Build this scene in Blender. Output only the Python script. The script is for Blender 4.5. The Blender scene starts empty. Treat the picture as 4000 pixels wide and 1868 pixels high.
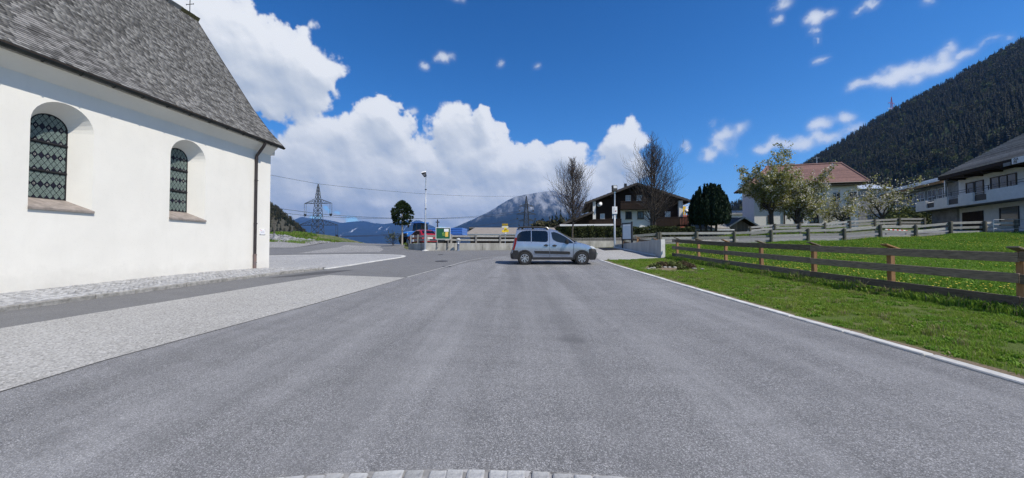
import bpy, bmesh, math, random
import numpy as np
from mathutils import Vector, Matrix, noise

R = math.radians
rnd = random.Random(7)
npr = np.random.default_rng(11)
scene = bpy.context.scene
COL = scene.collection

# ------------------------------------------------------------------ camera, sky, sun, exposure
cam_d = bpy.data.cameras.new('camera')
cam = bpy.data.objects.new('camera', cam_d)
COL.objects.link(cam)
cam.location = (0, 0, 1.5)
cam.rotation_euler = (R(91.42), 0, 0)
cam_d.sensor_width = 36
cam_d.lens = 13.05
cam_d.clip_start = 0.1
cam_d.clip_end = 40000
scene.camera = cam

SUN_EL, SUN_AZ = 51.0, 126.0          # azimuth from +Y (view direction) clockwise: the sun stands to the right
vs = scene.view_settings
vs.view_transform = 'Standard'
vs.look = 'None'
vs.exposure = 0.17
vs.gamma = 1.0
vs.use_curve_mapping = False
scene.cycles.max_bounces = 8
scene.cycles.diffuse_bounces = 3
scene.cycles.glossy_bounces = 3
scene.cycles.transmission_bounces = 6
scene.cycles.transparent_max_bounces = 12
scene.cycles.volume_bounces = 0
scene.cycles.use_denoising = True
scene.cycles.denoiser = 'OPENIMAGEDENOISE'
scene.cycles.denoising_prefilter = 'NONE'
scene.cycles.sample_clamp_indirect = 6.0

sun_d = bpy.data.lights.new('sun', 'SUN')
sun = bpy.data.objects.new('sun', sun_d)
COL.objects.link(sun)
sun_d.energy = 4.9
sun_d.angle = R(0.55)
sun_d.color = (1.0, 0.935, 0.83)
ce, se = math.cos(R(SUN_EL)), math.sin(R(SUN_EL))
SUN_DIR = Vector((ce * math.sin(R(SUN_AZ)), ce * math.cos(R(SUN_AZ)), se))
sun.rotation_euler = SUN_DIR.to_track_quat('Z', 'Y').to_euler()
sun.location = (30, -10, 60)


def lattice_noise(ny, nx, fy, fx, rg):
    """smooth value noise on a ny x nx grid with fy x fx lattice cells"""
    gy, gx = max(2, int(fy)) + 3, max(2, int(fx)) + 3
    g = rg.random((gy, gx)).astype(np.float32)
    g[:, -2:] = g[:, :2]
    def up(a, n, axis, f):
        t = np.linspace(0, max(2, int(f)), n, endpoint=False).astype(np.float32)
        i = t.astype(int)
        w = t - i
        w = w * w * w * (w * (w * 6 - 15) + 10)
        a0 = np.take(a, i, axis)
        a1 = np.take(a, i + 1, axis)
        sh = [1, 1]
        sh[axis] = n
        w = w.reshape(sh)
        return a0 * (1 - w) + a1 * w
    return up(up(g, ny, 0, fy), nx, 1, fx)


def cloud_image():
    """cumulus over an equirectangular sky: R = how brightly a cloud is lit, A = cover"""
    W, H = 4096, 2048
    y0 = H // 2 - 40
    y1 = H // 2 + int(H / 2 * 62 / 90)
    ny = y1 - y0
    az = (np.arange(W) + .5) / W * 2 * np.pi - np.pi / 2          # clockwise from +Y
    az = (az + np.pi) % (2 * np.pi) - np.pi
    el = ((np.arange(y0, y1) + .5) / H - .5) * np.pi
    AZ, EL = np.meshgrid(az.astype(np.float32), el.astype(np.float32))
    rg = np.random.default_rng(5)
    cells = W / 40.0
    fb = np.zeros((ny, W), np.float32)
    bl = np.zeros((ny, W), np.float32)
    amp, tot, f = 1.0, 0.0, 1.0
    for o in range(7):
        n = lattice_noise(ny, W, ny / 64 * f, W / 64 * f, rg) if o < 5 else lattice_noise(ny, W, min(ny / 2, ny / 64 * f), min(W / 2, W / 64 * f), rg)
        fb += amp * n
        bl += amp * (1 - np.abs(2 * n - 1))
        tot += amp
        amp *= .60
        f *= 2
    fb = fb / tot - .5
    bl = bl / tot - .55
    # domain warp
    wx = (lattice_noise(ny, W, ny / 50, W / 50, rg) - .5) * .05 + (lattice_noise(ny, W, ny / 18, W / 18, rg) - .5) * .022
    wy = (lattice_noise(ny, W, ny / 50, W / 50, rg) - .5) * .05 + (lattice_noise(ny, W, ny / 18, W / 18, rg) - .5) * .022
    A2, E2 = AZ + wx, EL + wy
    big = CLOUD_BIG + [(rg.uniform(.95, 6.0 - .95), rg.uniform(.1, .75), rg.uniform(.05, .2), rg.uniform(.03, .09)) for _ in range(38)]  # random clouds carry the sky on out of view; more added for neutral ambient
    d = np.full((ny, W), -9.0, np.float32)
    def blobs(lst, d, k, A2=A2, E2=E2):
        for a, e, rx, ry in lst:
            a = (a + np.pi) % (2 * np.pi) - np.pi
            m = 1.9
            cx = int(((a + np.pi / 2) / (2 * np.pi)) % 1 * W)
            hx = int(rx * m / (2 * np.pi) * W) + 2
            cols = (np.arange(cx - hx, cx + hx)) % W
            r0 = max(0, int((e - ry * m) / np.pi * H + H / 2 - y0))
            r1 = min(ny, int((e + ry * m) / np.pi * H + H / 2 - y0) + 1)
            if r1 <= r0:
                continue
            sub = np.ix_(np.arange(r0, r1), cols)
            da = (A2[sub] - a + np.pi) % (2 * np.pi) - np.pi
            q = 1 - np.sqrt((da / rx) ** 2 + ((E2[sub] - e) / ry) ** 2)
            q = q * k
            cur = d[sub]
            hi = np.maximum(cur, q)
            lo = np.minimum(cur, q)
            d[sub] = hi + .12 * np.exp(np.clip((lo - hi) * 6, -30, 0))
        return d
    d = blobs(big, d, 1.0)
    hf = np.zeros((ny, W), np.float32)
    amp, f = 1.0, 4.0
    for o in range(5):
        hf += amp * (lattice_noise(ny, W, min(ny / 2, ny / 64 * f), min(W / 2, W / 64 * f), rg) - .5)
        amp *= .62
        f *= 2
    dens = d + bl * .55 + fb * .80 + hf * .20
    low = np.clip(1 - EL / .27, 0, 1)
    gap = lattice_noise(ny, W, ny / 34, W / 80, rg) * .6 + lattice_noise(ny, W, ny / 14, W / 30, rg) * .4
    dens = dens - low * np.clip(gap - .42, 0, 1) * 1.1 + low * (bl - .02) * .45
    soft = .15 + .25 * np.clip(lattice_noise(ny, W, ny / 90, W / 90, rg) * 1.6 - .5, 0, 1)
    cov = np.clip((dens + .03) / soft, 0, 1)
    cov = cov * cov * (3 - 2 * cov)
    # thin shreds of cloud
    s = np.full((ny, W), -9.0, np.float32)
    s = blobs(CLOUD_SMALL, s, 1.0, AZ + (wx * .22 + hf * .012), EL + (wy * .22 + np.roll(hf, 37, 1) * .010))
    ds = s + bl * .35 + fb * .4 + hf * .62
    cs = np.clip((ds + .10) / .95, 0, 1)
    cs = cs * cs * (3 - 2 * cs)
    def blur(a, n):
        for ax in (0, 1):
            c = np.cumsum(np.concatenate([np.take(a, range(-n, 0), ax), a, np.take(a, range(0, n), ax)], ax), ax)
            c = (np.take(c, range(2 * n, c.shape[ax]), ax) - np.take(c, range(0, c.shape[ax] - 2 * n), ax)) / (2 * n)
            a = c
        return a
    cs = .45 * cs + .55 * blur(cs, 5)
    # light: the slope of the thickness towards the sun (to the right and above)
    th = np.clip(dens, 0, 1.3) ** .75
    def sh(a, dx, dy):
        return np.roll(np.roll(a, -dx, 1), -dy, 0)
    lit = np.zeros_like(th)
    for s_, w_ in ((2, .55), (5, .6), (12, .55), (28, .5)):
        tb = blur(th, max(1, int(s_ * .5)))
        lit += w_ * (tb - sh(tb, max(1, round(s_ * .35)), max(1, round(s_ * .9))))
    deep = np.clip(dens, 0, 1)
    lum = .81 + .56 * np.clip(lit, -.5, .5) - .20 * np.clip(deep - .3, 0, 1) + .30 * (blur(fb, 6)) + .03 * hf
    # bases go grey-blue near the horizon where the bank is seen edge-on
    lum += low * (.55 * np.clip(bl, -.3, .3) - .05)
    lum_s = .80 + .12 * cs + .06 * hf
    lum = np.where(cs > cov, lum_s, lum)
    lum = np.clip(lum, .34, 1.0)
    cover = np.maximum(cov * (.90 + .10 * np.clip(deep * 3, 0, 1)), np.clip(cs * .84, 0, .84))
    # the bank thins into bright air along its foot
    px = np.zeros((H, W, 4), np.float32)
    px[..., 3] = 1
    px[y0:y1, :, 0] = lum
    px[y0:y1, :, 1] = cover
    img = bpy.data.images.new('cloud_cover', W, H, alpha=False, float_buffer=False)
    img.colorspace_settings.name = 'Non-Color'
    img.pixels.foreach_set(px.ravel())
    img.update()
    img.pack()
    return img


HAZE = 3.5e-05
CLOUD_BIG = [(-0.698, 0.423, 0.136, 0.058), (-0.739, 0.44, 0.085, 0.038), (-0.629, 0.42, 0.119, 0.071), (-0.551, 0.415, 0.096, 0.075), (-0.519, 0.369, 0.068, 0.058), (-0.609, 0.351, 0.094, 0.081), (-0.493, 0.411, 0.049, 0.042), (-0.579, 0.305, 0.059, 0.032), (-0.517, 0.225, 0.068, 0.063), (-0.558, 0.18, 0.06, 0.074), (-0.424, 0.254, 0.086, 0.066), (-0.347, 0.304, 0.068, 0.06), (-0.296, 0.266, 0.095, 0.075), (-0.382, 0.184, 0.154, 0.1), (-0.218, 0.233, 0.073, 0.052), (-0.152, 0.3, 0.061, 0.057), (-0.083, 0.315, 0.062, 0.05), (-0.097, 0.244, 0.103, 0.072), (-0.238, 0.167, 0.169, 0.092), (-0.035, 0.198, 0.103, 0.067), (0.055, 0.211, 0.062, 0.04), (0.131, 0.23, 0.054, 0.039), (0.083, 0.164, 0.123, 0.061), (0.205, 0.168, 0.099, 0.046), (0.315, 0.27, 0.053, 0.046), (0.277, 0.236, 0.058, 0.044), (0.296, 0.203, 0.076, 0.045), (0.198, 0.194, 0.06, 0.039), (0.158, 0.242, 0.041, 0.029), (-0.505, 0.108, 0.132, 0.066), (-0.333, 0.104, 0.184, 0.065), (-0.137, 0.109, 0.201, 0.061), (0.069, 0.123, 0.177, 0.048), (0.224, 0.134, 0.15, 0.033), (-0.541, 0.071, 0.102, 0.024), (-0.204, 0.074, 0.196, 0.027)]
CLOUD_SMALL = [(0.531, 0.263, 0.031, 0.036), (0.51, 0.238, 0.026, 0.023), (0.554, 0.271, 0.023, 0.019), (0.491, 0.223, 0.024, 0.013), (0.436, 0.244, 0.015, 0.012), (0.63, 0.226, 0.032, 0.013), (0.607, 0.219, 0.028, 0.011), (0.583, 0.215, 0.027, 0.007), (0.674, 0.221, 0.025, 0.015), (0.707, 0.228, 0.028, 0.013), (0.739, 0.234, 0.023, 0.011), (0.703, 0.254, 0.02, 0.013), (0.735, 0.255, 0.017, 0.01), (0.759, 0.306, 0.018, 0.009), (0.784, 0.313, 0.021, 0.013), (0.815, 0.317, 0.025, 0.016), (0.847, 0.319, 0.023, 0.015), (0.868, 0.33, 0.013, 0.015), (0.878, 0.343, 0.01, 0.01), (0.891, 0.324, 0.019, 0.008), (0.871, 0.315, 0.02, 0.011), (0.918, 0.329, 0.015, 0.006), (0.933, 0.327, 0.012, 0.005), (0.639, 0.492, 0.023, 0.012), (0.634, 0.467, 0.009, 0.009), (0.699, 0.456, 0.016, 0.01), (0.711, 0.458, 0.018, 0.006), (0.758, 0.446, 0.014, 0.005), (0.779, 0.444, 0.013, 0.006), (0.696, 0.435, 0.009, 0.005), (0.693, 0.415, 0.005, 0.005), (0.702, 0.376, 0.015, 0.006), (0.849, 0.42, 0.008, 0.005), (-0.176, 0.473, 0.027, 0.008), (-0.226, 0.455, 0.01, 0.007), (-0.026, 0.463, 0.014, 0.01), (0.066, 0.46, 0.015, 0.007), (-0.153, 0.592, 0.031, 0.011), (-0.262, 0.349, 0.011, 0.007)]

world = bpy.data.worlds.new('World')
scene.world = world
world.use_nodes = True
nt = world.node_tree
nt.nodes.clear()
out = nt.nodes.new('ShaderNodeOutputWorld')
bg = nt.nodes.new('ShaderNodeBackground')
bg.inputs['Strength'].default_value = 0.11
sky = nt.nodes.new('ShaderNodeTexSky')
sky.sky_type = 'NISHITA'
sky.sun_disc = False
sky.sun_elevation = R(SUN_EL)
sky.sun_rotation = R(SUN_AZ)
sky.altitude = 1000
sky.air_density = 1.0
sky.dust_density = 0.15
sky.ozone_density = 3.0
hs = nt.nodes.new('ShaderNodeHueSaturation')
hs.inputs['Saturation'].default_value = 1.36
hs.inputs['Value'].default_value = 1.0
nt.links.new(sky.outputs[0], hs.inputs['Color'])
env = nt.nodes.new('ShaderNodeTexEnvironment')
env.image = cloud_image()
env.interpolation = 'Linear'
sep = nt.nodes.new('ShaderNodeSeparateColor')
nt.links.new(env.outputs['Color'], sep.inputs[0])
ramp = nt.nodes.new('ShaderNodeValToRGB')
els = ramp.color_ramp.elements
els[0].position, els[0].color = 0.20, (2.5, 3.1, 4.1, 1)
els[1].position, els[1].color = 0.97, (7.6, 7.75, 7.9, 1)
e2 = els.new(0.5)
e2.color = (3.9, 4.5, 5.4, 1)
e3 = els.new(0.74)
e3.color = (5.5, 5.9, 6.4, 1)
nt.links.new(sep.outputs[0], ramp.inputs[0])
mix = nt.nodes.new('ShaderNodeMixRGB')
nt.links.new(sep.outputs[1], mix.inputs[0])
tint = nt.nodes.new('ShaderNodeMixRGB')
tint.blend_type = 'MULTIPLY'
tint.inputs[0].default_value = 1
tc = nt.nodes.new('ShaderNodeTexCoord')
sx = nt.nodes.new('ShaderNodeSeparateXYZ')
nt.links.new(tc.outputs['Generated'], sx.inputs[0])
grad = nt.nodes.new('ShaderNodeValToRGB')
ge = grad.color_ramp.elements
ge[0].position, ge[0].color = 0.0, (1.0, 1.12, 1.30, 1)
ge[1].position, ge[1].color = 0.62, (.85, .86, 1.05, 1)
g2 = ge.new(.18)
g2.color = (1.1, 1.22, 1.36, 1)
nt.links.new(sx.outputs['Z'], grad.inputs[0])
nt.links.new(grad.outputs[0], tint.inputs[2])
nt.links.new(hs.outputs[0], tint.inputs[1])
nt.links.new(tint.outputs[0], mix.inputs[1])
nt.links.new(ramp.outputs[0], mix.inputs[2])
nt.links.new(mix.outputs[0], bg.inputs['Color'])
nt.links.new(bg.outputs[0], out.inputs['Surface'])
world.cycles.sampling_method = 'NONE'


# ------------------------------------------------------------------ helpers
class MB:
    """collects faces; build() links them as one mesh object"""
    def __init__(s):
        s.v, s.f, s.m = [], [], []

    def poly(s, pts, mi=0):
        i = len(s.v)
        s.v += [tuple(p) for p in pts]
        s.f.append(tuple(range(i, i + len(pts))))
        s.m.append(mi)

    def hexa(s, p, mi=0):
        i = len(s.v)
        s.v += [tuple(q) for q in p]
        for f in ((3, 2, 1, 0), (4, 5, 6, 7), (0, 1, 5, 4), (1, 2, 6, 5), (2, 3, 7, 6), (3, 0, 4, 7)):
            s.f.append(tuple(i + k for k in f))
            s.m.append(mi)

    def box(s, x0, x1, y0, y1, z0, z1, mi=0):
        s.hexa([(x0, y0, z0), (x1, y0, z0), (x1, y1, z0), (x0, y1, z0), (x0, y0, z1), (x1, y0, z1), (x1, y1, z1), (x0, y1, z1)], mi)

    def beam(s, a, b, w, h, mi=0, up=(0, 0, 1)):
        a, b = Vector(a), Vector(b)
        d = (b - a).normalized()
        r = d.cross(Vector(up))
        if r.length < 1e-4:
            r = d.cross(Vector((0, 1, 0)))
        r.normalize()
        u = r.cross(d)
        r, u = r * w / 2, u * h / 2
        s.hexa([a - r - u, a + r - u, b + r - u, b - r - u, a - r + u, a + r + u, b + r + u, b - r + u], mi)

    def tube(s, pts, rad, n=8, mi=0, caps=True):
        pts = [Vector(p) for p in pts]
        if not isinstance(rad, (list, tuple)):
            rad = [rad] * len(pts)
        base = len(s.v)
        pr = None
        for k, p in enumerate(pts):
            d = (pts[min(k + 1, len(pts) - 1)] - pts[max(k - 1, 0)])
            d = d.normalized() if d.length > 1e-9 else Vector((0, 0, 1))
            r = (pr - d * pr.dot(d)) if pr is not None else d.cross(Vector((.13, .21, 1)))
            if r.length < 1e-3:
                r = d.cross(Vector((1, 0, 0)))
            r.normalize()
            pr = r
            u = d.cross(r)
            for j in range(n):
                t = 2 * math.pi * j / n
                s.v.append(tuple(p + (r * math.cos(t) + u * math.sin(t)) * rad[k]))
        for k in range(len(pts) - 1):
            for j in range(n):
                a, b = base + k * n + j, base + k * n + (j + 1) % n
                s.f.append((a, b, b + n, a + n))
                s.m.append(mi)
        if caps:
            s.f.append(tuple(base + j for j in reversed(range(n))))
            s.m.append(mi)
            e = base + (len(pts) - 1) * n
            s.f.append(tuple(e + j for j in range(n)))
            s.m.append(mi)

    def lathe(s, prof, n=20, mi=0, M=None):
        base = len(s.v)
        M = M or Matrix()
        for r, z in prof:
            for j in range(n):
                t = 2 * math.pi * j / n
                s.v.append(tuple(M @ Vector((r * math.cos(t), r * math.sin(t), z))))
        for k in range(len(prof) - 1):
            for j in range(n):
                a, b = base + k * n + j, base + k * n + (j + 1) % n
                s.f.append((a, b, b + n, a + n))
                s.m.append(mi)
        if prof[0][0] > 1e-4:
            s.f.append(tuple(base + j for j in reversed(range(n))))
            s.m.append(mi)
        if prof[-1][0] > 1e-4:
            e = base + (len(prof) - 1) * n
            s.f.append(tuple(e + j for j in range(n)))
            s.m.append(mi)

    def prism(s, poly, fa, c0, c1, mi=0):
        """poly: 2D outline; fa(a, b, c) -> 3D; extruded from c0 to c1"""
        n = len(poly)
        i = len(s.v)
        s.v += [tuple(fa(a, b, c0)) for a, b in poly] + [tuple(fa(a, b, c1)) for a, b in poly]
        s.f.append(tuple(i + k for k in reversed(range(n))))
        s.f.append(tuple(i + n + k for k in range(n)))
        s.m += [mi, mi]
        for k in range(n):
            q = (k + 1) % n
            s.f.append((i + k, i + q, i + n + q, i + n + k))
            s.m.append(mi)

    def mesh(s, name, mats, smooth=False, bevel=0, seg=1, recalc=True):
        me = bpy.data.meshes.new(name)
        me.from_pydata(s.v, [], s.f)
        for m in (mats if isinstance(mats, (list, tuple)) else [mats]):
            me.materials.append(m)
        me.polygons.foreach_set('material_index', s.m)
        if recalc or bevel:
            bm = bmesh.new()
            bm.from_mesh(me)
            if recalc:
                bmesh.ops.recalc_face_normals(bm, faces=bm.faces)
            if bevel:
                bmesh.ops.bevel(bm, geom=[e for e in bm.edges if len(e.link_faces) == 2 and e.calc_face_angle(0) > .5], offset=bevel, segments=seg, affect='EDGES', profile=.6)
            bm.to_mesh(me)
            bm.free()
        if smooth:
            me.polygons.foreach_set('use_smooth', [True] * len(me.polygons))
            if smooth == 'auto':
                me.set_sharp_from_angle(angle=R(38))
        me.update()
        return me

    def build(s, name, mats, parent=None, **k):
        return link(name, s.mesh(name, mats, **k), parent)


def link(name, me, parent=None):
    o = bpy.data.objects.new(name, me)
    COL.objects.link(o)
    if parent is not None:
        o.parent = parent
    return o


def tag(o, label=None, cat=None, group=None, kind=None):
    for k, v in (('label', label), ('category', cat), ('group', group), ('kind', kind)):
        if v:
            o[k] = v
    return o


def thing(name, label, cat, loc=(0, 0, 0), rz=0, group=None):
    o = bpy.data.objects.new(name, None)
    COL.objects.link(o)
    o.empty_display_size = .2
    o.location = loc
    o.rotation_euler = (0, 0, rz)
    return tag(o, label, cat, group)


def np_mesh(name, verts, faces, mats, fm=None, smooth=False):
    """verts (n,3), faces (m,k) -> mesh, fast"""
    verts = np.ascontiguousarray(verts, np.float32)
    faces = np.ascontiguousarray(faces, np.int32)
    me = bpy.data.meshes.new(name)
    m, k = faces.shape
    me.vertices.add(len(verts))
    me.vertices.foreach_set('co', verts.ravel())
    me.loops.add(m * k)
    me.loops.foreach_set('vertex_index', faces.ravel())
    me.polygons.add(m)
    me.polygons.foreach_set('loop_start', np.arange(0, m * k, k, dtype=np.int32))
    me.polygons.foreach_set('loop_total', np.full(m, k, np.int32))
    for mt in (mats if isinstance(mats, (list, tuple)) else [mats]):
        me.materials.append(mt)
    if fm is not None:
        me.polygons.foreach_set('material_index', np.ascontiguousarray(fm, np.int32))
    if smooth:
        me.polygons.foreach_set('use_smooth', np.ones(m, bool))
    me.update(calc_edges=True)
    me.validate()
    return me


def tint_attr(me, vals):
    a = me.attributes.new('tint', 'FLOAT', 'FACE')
    a.data.foreach_set('value', np.ascontiguousarray(vals, np.float32))


# ------------------------------------------------------------------ materials
def new_mat(name):
    m = bpy.data.materials.new(name)
    m.use_nodes = True
    t = m.node_tree
    b = t.nodes['Principled BSDF']
    return m, t, b


def N(t, kind, **kw):
    n = t.nodes.new(kind)
    for k, v in kw.items():
        if k.startswith('i_'):
            n.inputs[k[2:].replace('_', ' ')].default_value = v
        else:
            setattr(n, k, v)
    return n


def coords(t, world=True):
    if world:
        return N(t, 'ShaderNodeNewGeometry').outputs['Position']
    return N(t, 'ShaderNodeTexCoord').outputs['Object']


def c4(c):
    return (c[0], c[1], c[2], 1)


def mixrgb(t, fac, a, b, mode='MIX'):
    n = N(t, 'ShaderNodeMixRGB', blend_type=mode)
    for i, v in ((0, fac), (1, a), (2, b)):
        if hasattr(v, 'links') or hasattr(v, 'is_linked'):
            t.links.new(v, n.inputs[i])
        else:
            n.inputs[i].default_value = v if i == 0 else c4(v)
    return n.outputs[0]


def mapr(t, v, a, b, c, d):
    n = N(t, 'ShaderNodeMapRange')
    t.links.new(v, n.inputs[0])
    for i, x in enumerate((a, b, c, d)):
        n.inputs[i + 1].default_value = x
    return n.outputs[0]


def noise_n(t, co, scale, detail=4, rough=.6, stretch=None):
    if stretch:
        mp = N(t, 'ShaderNodeMapping')
        mp.inputs['Scale'].default_value = stretch
        t.links.new(co, mp.inputs[0])
        co = mp.outputs[0]
    n = N(t, 'ShaderNodeTexNoise')
    n.inputs['Scale'].default_value = scale
    n.inputs['Detail'].default_value = detail
    n.inputs['Roughness'].default_value = rough
    t.links.new(co, n.inputs['Vector'])
    return n.outputs['Fac']


def bump(t, b, h, strength=.3, dist=.01):
    n = N(t, 'ShaderNodeBump')
    n.inputs['Strength'].default_value = strength
    n.inputs['Distance'].default_value = dist
    t.links.new(h, n.inputs['Height'])
    t.links.new(n.outputs[0], b.inputs['Normal'])


def pmat(name, col, rough=.7, var=.25, scale=3.0, metal=0, col2=None, bmp=0, bscale=40, bdist=.01, spec=.4, world=False, stretch=None, rand=0, detail=5):
    """general procedural paint, stone, metal, render: two noise octaves of colour, optional relief, optional per-object shift"""
    m, t, b = new_mat(name)
    co = coords(t, world)
    dark = tuple(c * (1 - var) for c in col) if col2 is None else col2
    lite = tuple(min(1, c * (1 + var * .6)) for c in col) if col2 is None else col
    n = noise_n(t, co, scale, detail, .65, stretch)
    f = mapr(t, n, .3, .7, 0, 1)
    c = mixrgb(t, f, dark, lite)
    if rand:
        oi = N(t, 'ShaderNodeObjectInfo')
        at = N(t, 'ShaderNodeAttribute', attribute_name='tint')
        ad = N(t, 'ShaderNodeMath', operation='ADD')
        t.links.new(oi.outputs['Random'], ad.inputs[0])
        t.links.new(at.outputs['Fac'], ad.inputs[1])
        fr = N(t, 'ShaderNodeMath', operation='FRACT')
        t.links.new(ad.outputs[0], fr.inputs[0])
        g = mapr(t, fr.outputs[0], 0, 1, 1 - rand, 1 + rand)
        hsv = N(t, 'ShaderNodeHueSaturation')
        t.links.new(c, hsv.inputs['Color'])
        t.links.new(g, hsv.inputs['Value'])
        c = hsv.outputs[0]
    t.links.new(c, b.inputs['Base Color'])
    b.inputs['Roughness'].default_value = rough
    b.inputs['Metallic'].default_value = metal
    b.inputs['Specular IOR Level'].default_value = spec
    if bmp:
        bump(t, b, noise_n(t, co, bscale, 6, .7, stretch), bmp, bdist)
    return m


def wood_mat(name, c1, c2, axis=(1, 1, 12), rough=.8, bmp=.4, rand=.15, scale=4):
    m = pmat(name, c1, rough, 0, scale, col2=c2, bmp=bmp, bscale=scale * 3, bdist=.006, stretch=axis, rand=rand, spec=.25)
    return m


def glass_mat(name, col=(.02, .025, .03), rough=.08):
    m, t, b = new_mat(name)
    n = noise_n(t, coords(t, False), 1.7, 2)
    c = mixrgb(t, n, tuple(x * .6 for x in col), tuple(x * 1.5 for x in col))
    t.links.new(c, b.inputs['Base Color'])
    b.inputs['Roughness'].default_value = rough
    b.inputs['Specular IOR Level'].default_value = .6
    return m
# ------------------------------------------------------------------ ground heights
PY = [-60, -40, 0, 10, 18.6, 25, 31, 38, 45, 52, 60, 80, 120, 200, 400]
PZ = [-1.8, -1.2, 0, .31, .65, .98, 1.33, 1.62, 1.80, 1.75, 1.3, -1, -6, -20, -60]
CTRL = [(x, y, None) for x in (-6, 0, 5, 10) for y in (-10, 2, 10, 17, 23)] + [(-6, 31, None), (0, 31, None), (5, 30, None), (-12, 31, None), (-14, 38, None), (-17, 45, None), (-11, 36, None), (8.5, 31, 1.5), (8, 27, 1.2), (-20, 20, None), (-12, 5, None), (-20, 8, None),
        (12.3, 30.8, 1.75), (17.5, 30.5, 1.79), (25, 30.5, 2.0), (32, 30.5, 2.3), (39.3, 30.8, 2.68), (40, 36, 3.2), (25, 36, 2.5), (14, 36, 1.95),
        (28.8, 40, 3.0), (41, 40, 3.6), (36, 47, 4.1), (50, 40, 3.3), (30, 60, 4.5), (16, 47, 2.4), (20, 60, 3), (60, 60, 5.5), (62, 35, 3.3), (34, 12, .9), (20, 12, .55), (45, 20, 1.6), (20, 22, 1.0), (32, 22, 1.5),
        (-25, 42, 2.3), (-34, 42, 3.2), (-22, 47, 2.3), (-30, 55, 3.6), (-21, 52, 2.1), (-50, 50, 6), (-9.5, 39.5, 1.95), (-8, 42, 2.0), (-5, 40, 1.8), (0, 45, 1.7), (8, 42, 2.0)]


def P_np(y):
    s = 0
    for k in (-2, -1, 0, 1, 2):
        s = s + np.interp(y + k, PY, PZ)
    return s / 5


_cx = np.array([c[0] for c in CTRL], float)
_cy = np.array([c[1] for c in CTRL], float)
_cd = np.array([0.0 if c[2] is None else c[2] - float(P_np(np.array(float(c[1])))) for c in CTRL])


def G_np(x, y):
    x = np.asarray(x, float)
    y = np.asarray(y, float)
    d2 = (x[..., None] - _cx) ** 2 + (y[..., None] - _cy) ** 2 + 1.2
    w = 1 / d2 ** 1.9
    dl = (w * _cd).sum(-1) / w.sum(-1)
    p = P_np(y)
    far = np.clip((np.abs(x) - 45) / 60, 0, 1)
    z = p + dl - .15 * np.exp(-((x + 12.6) ** 2 + (y - 18.5) ** 2) / (2 * 2.3 ** 2))
    # far right the valley side keeps the village level before the hill starts
    side = np.clip((x - 15) / 30, 0, 1) * np.clip((y - 45) / 25, 0, 1)
    zs = 4.5 + .02 * (y - 50) + .01 * np.abs(x)
    z = z * (1 - side) + np.maximum(z, zs) * side
    sl = np.clip((-x - 22) / 12, 0, 1) * np.clip((y - 44) / 10, 0, 1)
    zl = 2.6 + .03 * (y - 45)
    zl = np.where(y > 58, 3.0 - (y - 58) * .35, zl)
    z = z * (1 - sl) + np.maximum(z, zl) * sl
    return z


def G(x, y):
    return float(G_np(np.array(float(x)), np.array(float(y))))


def sheet(name, poly, mat, off, step=1.0, kind='structure', label=None):
    """a ground-hugging sheet over a plan outline"""
    bm = bmesh.new()
    bm.faces.new([bm.verts.new((x, y, 0)) for x, y in poly])
    xs = [p[0] for p in poly]
    ys = [p[1] for p in poly]
    for ax, lo, hi in ((0, min(xs), max(xs)), (1, min(ys), max(ys))):
        k = math.ceil(lo / step) * step
        while k < hi:
            co = (k, 0, 0) if ax == 0 else (0, k, 0)
            no = (1, 0, 0) if ax == 0 else (0, 1, 0)
            bmesh.ops.bisect_plane(bm, geom=list(bm.verts) + list(bm.edges) + list(bm.faces), plane_co=co, plane_no=no)
            k += step
    co = np.array([v.co[:2] for v in bm.verts])
    z = G_np(co[:, 0], co[:, 1]) + off
    for v, h in zip(bm.verts, z):
        v.co.z = h
    bmesh.ops.triangulate(bm, faces=bm.faces)
    for f in bm.faces:
        if f.normal.z < 0:
            f.normal_flip()
    me = bpy.data.meshes.new(name)
    bm.to_mesh(me)
    bm.free()
    me.materials.append(mat)
    me.polygons.foreach_set('use_smooth', [True] * len(me.polygons))
    o = link(name, me)
    return tag(o, label, None, None, kind)


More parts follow.
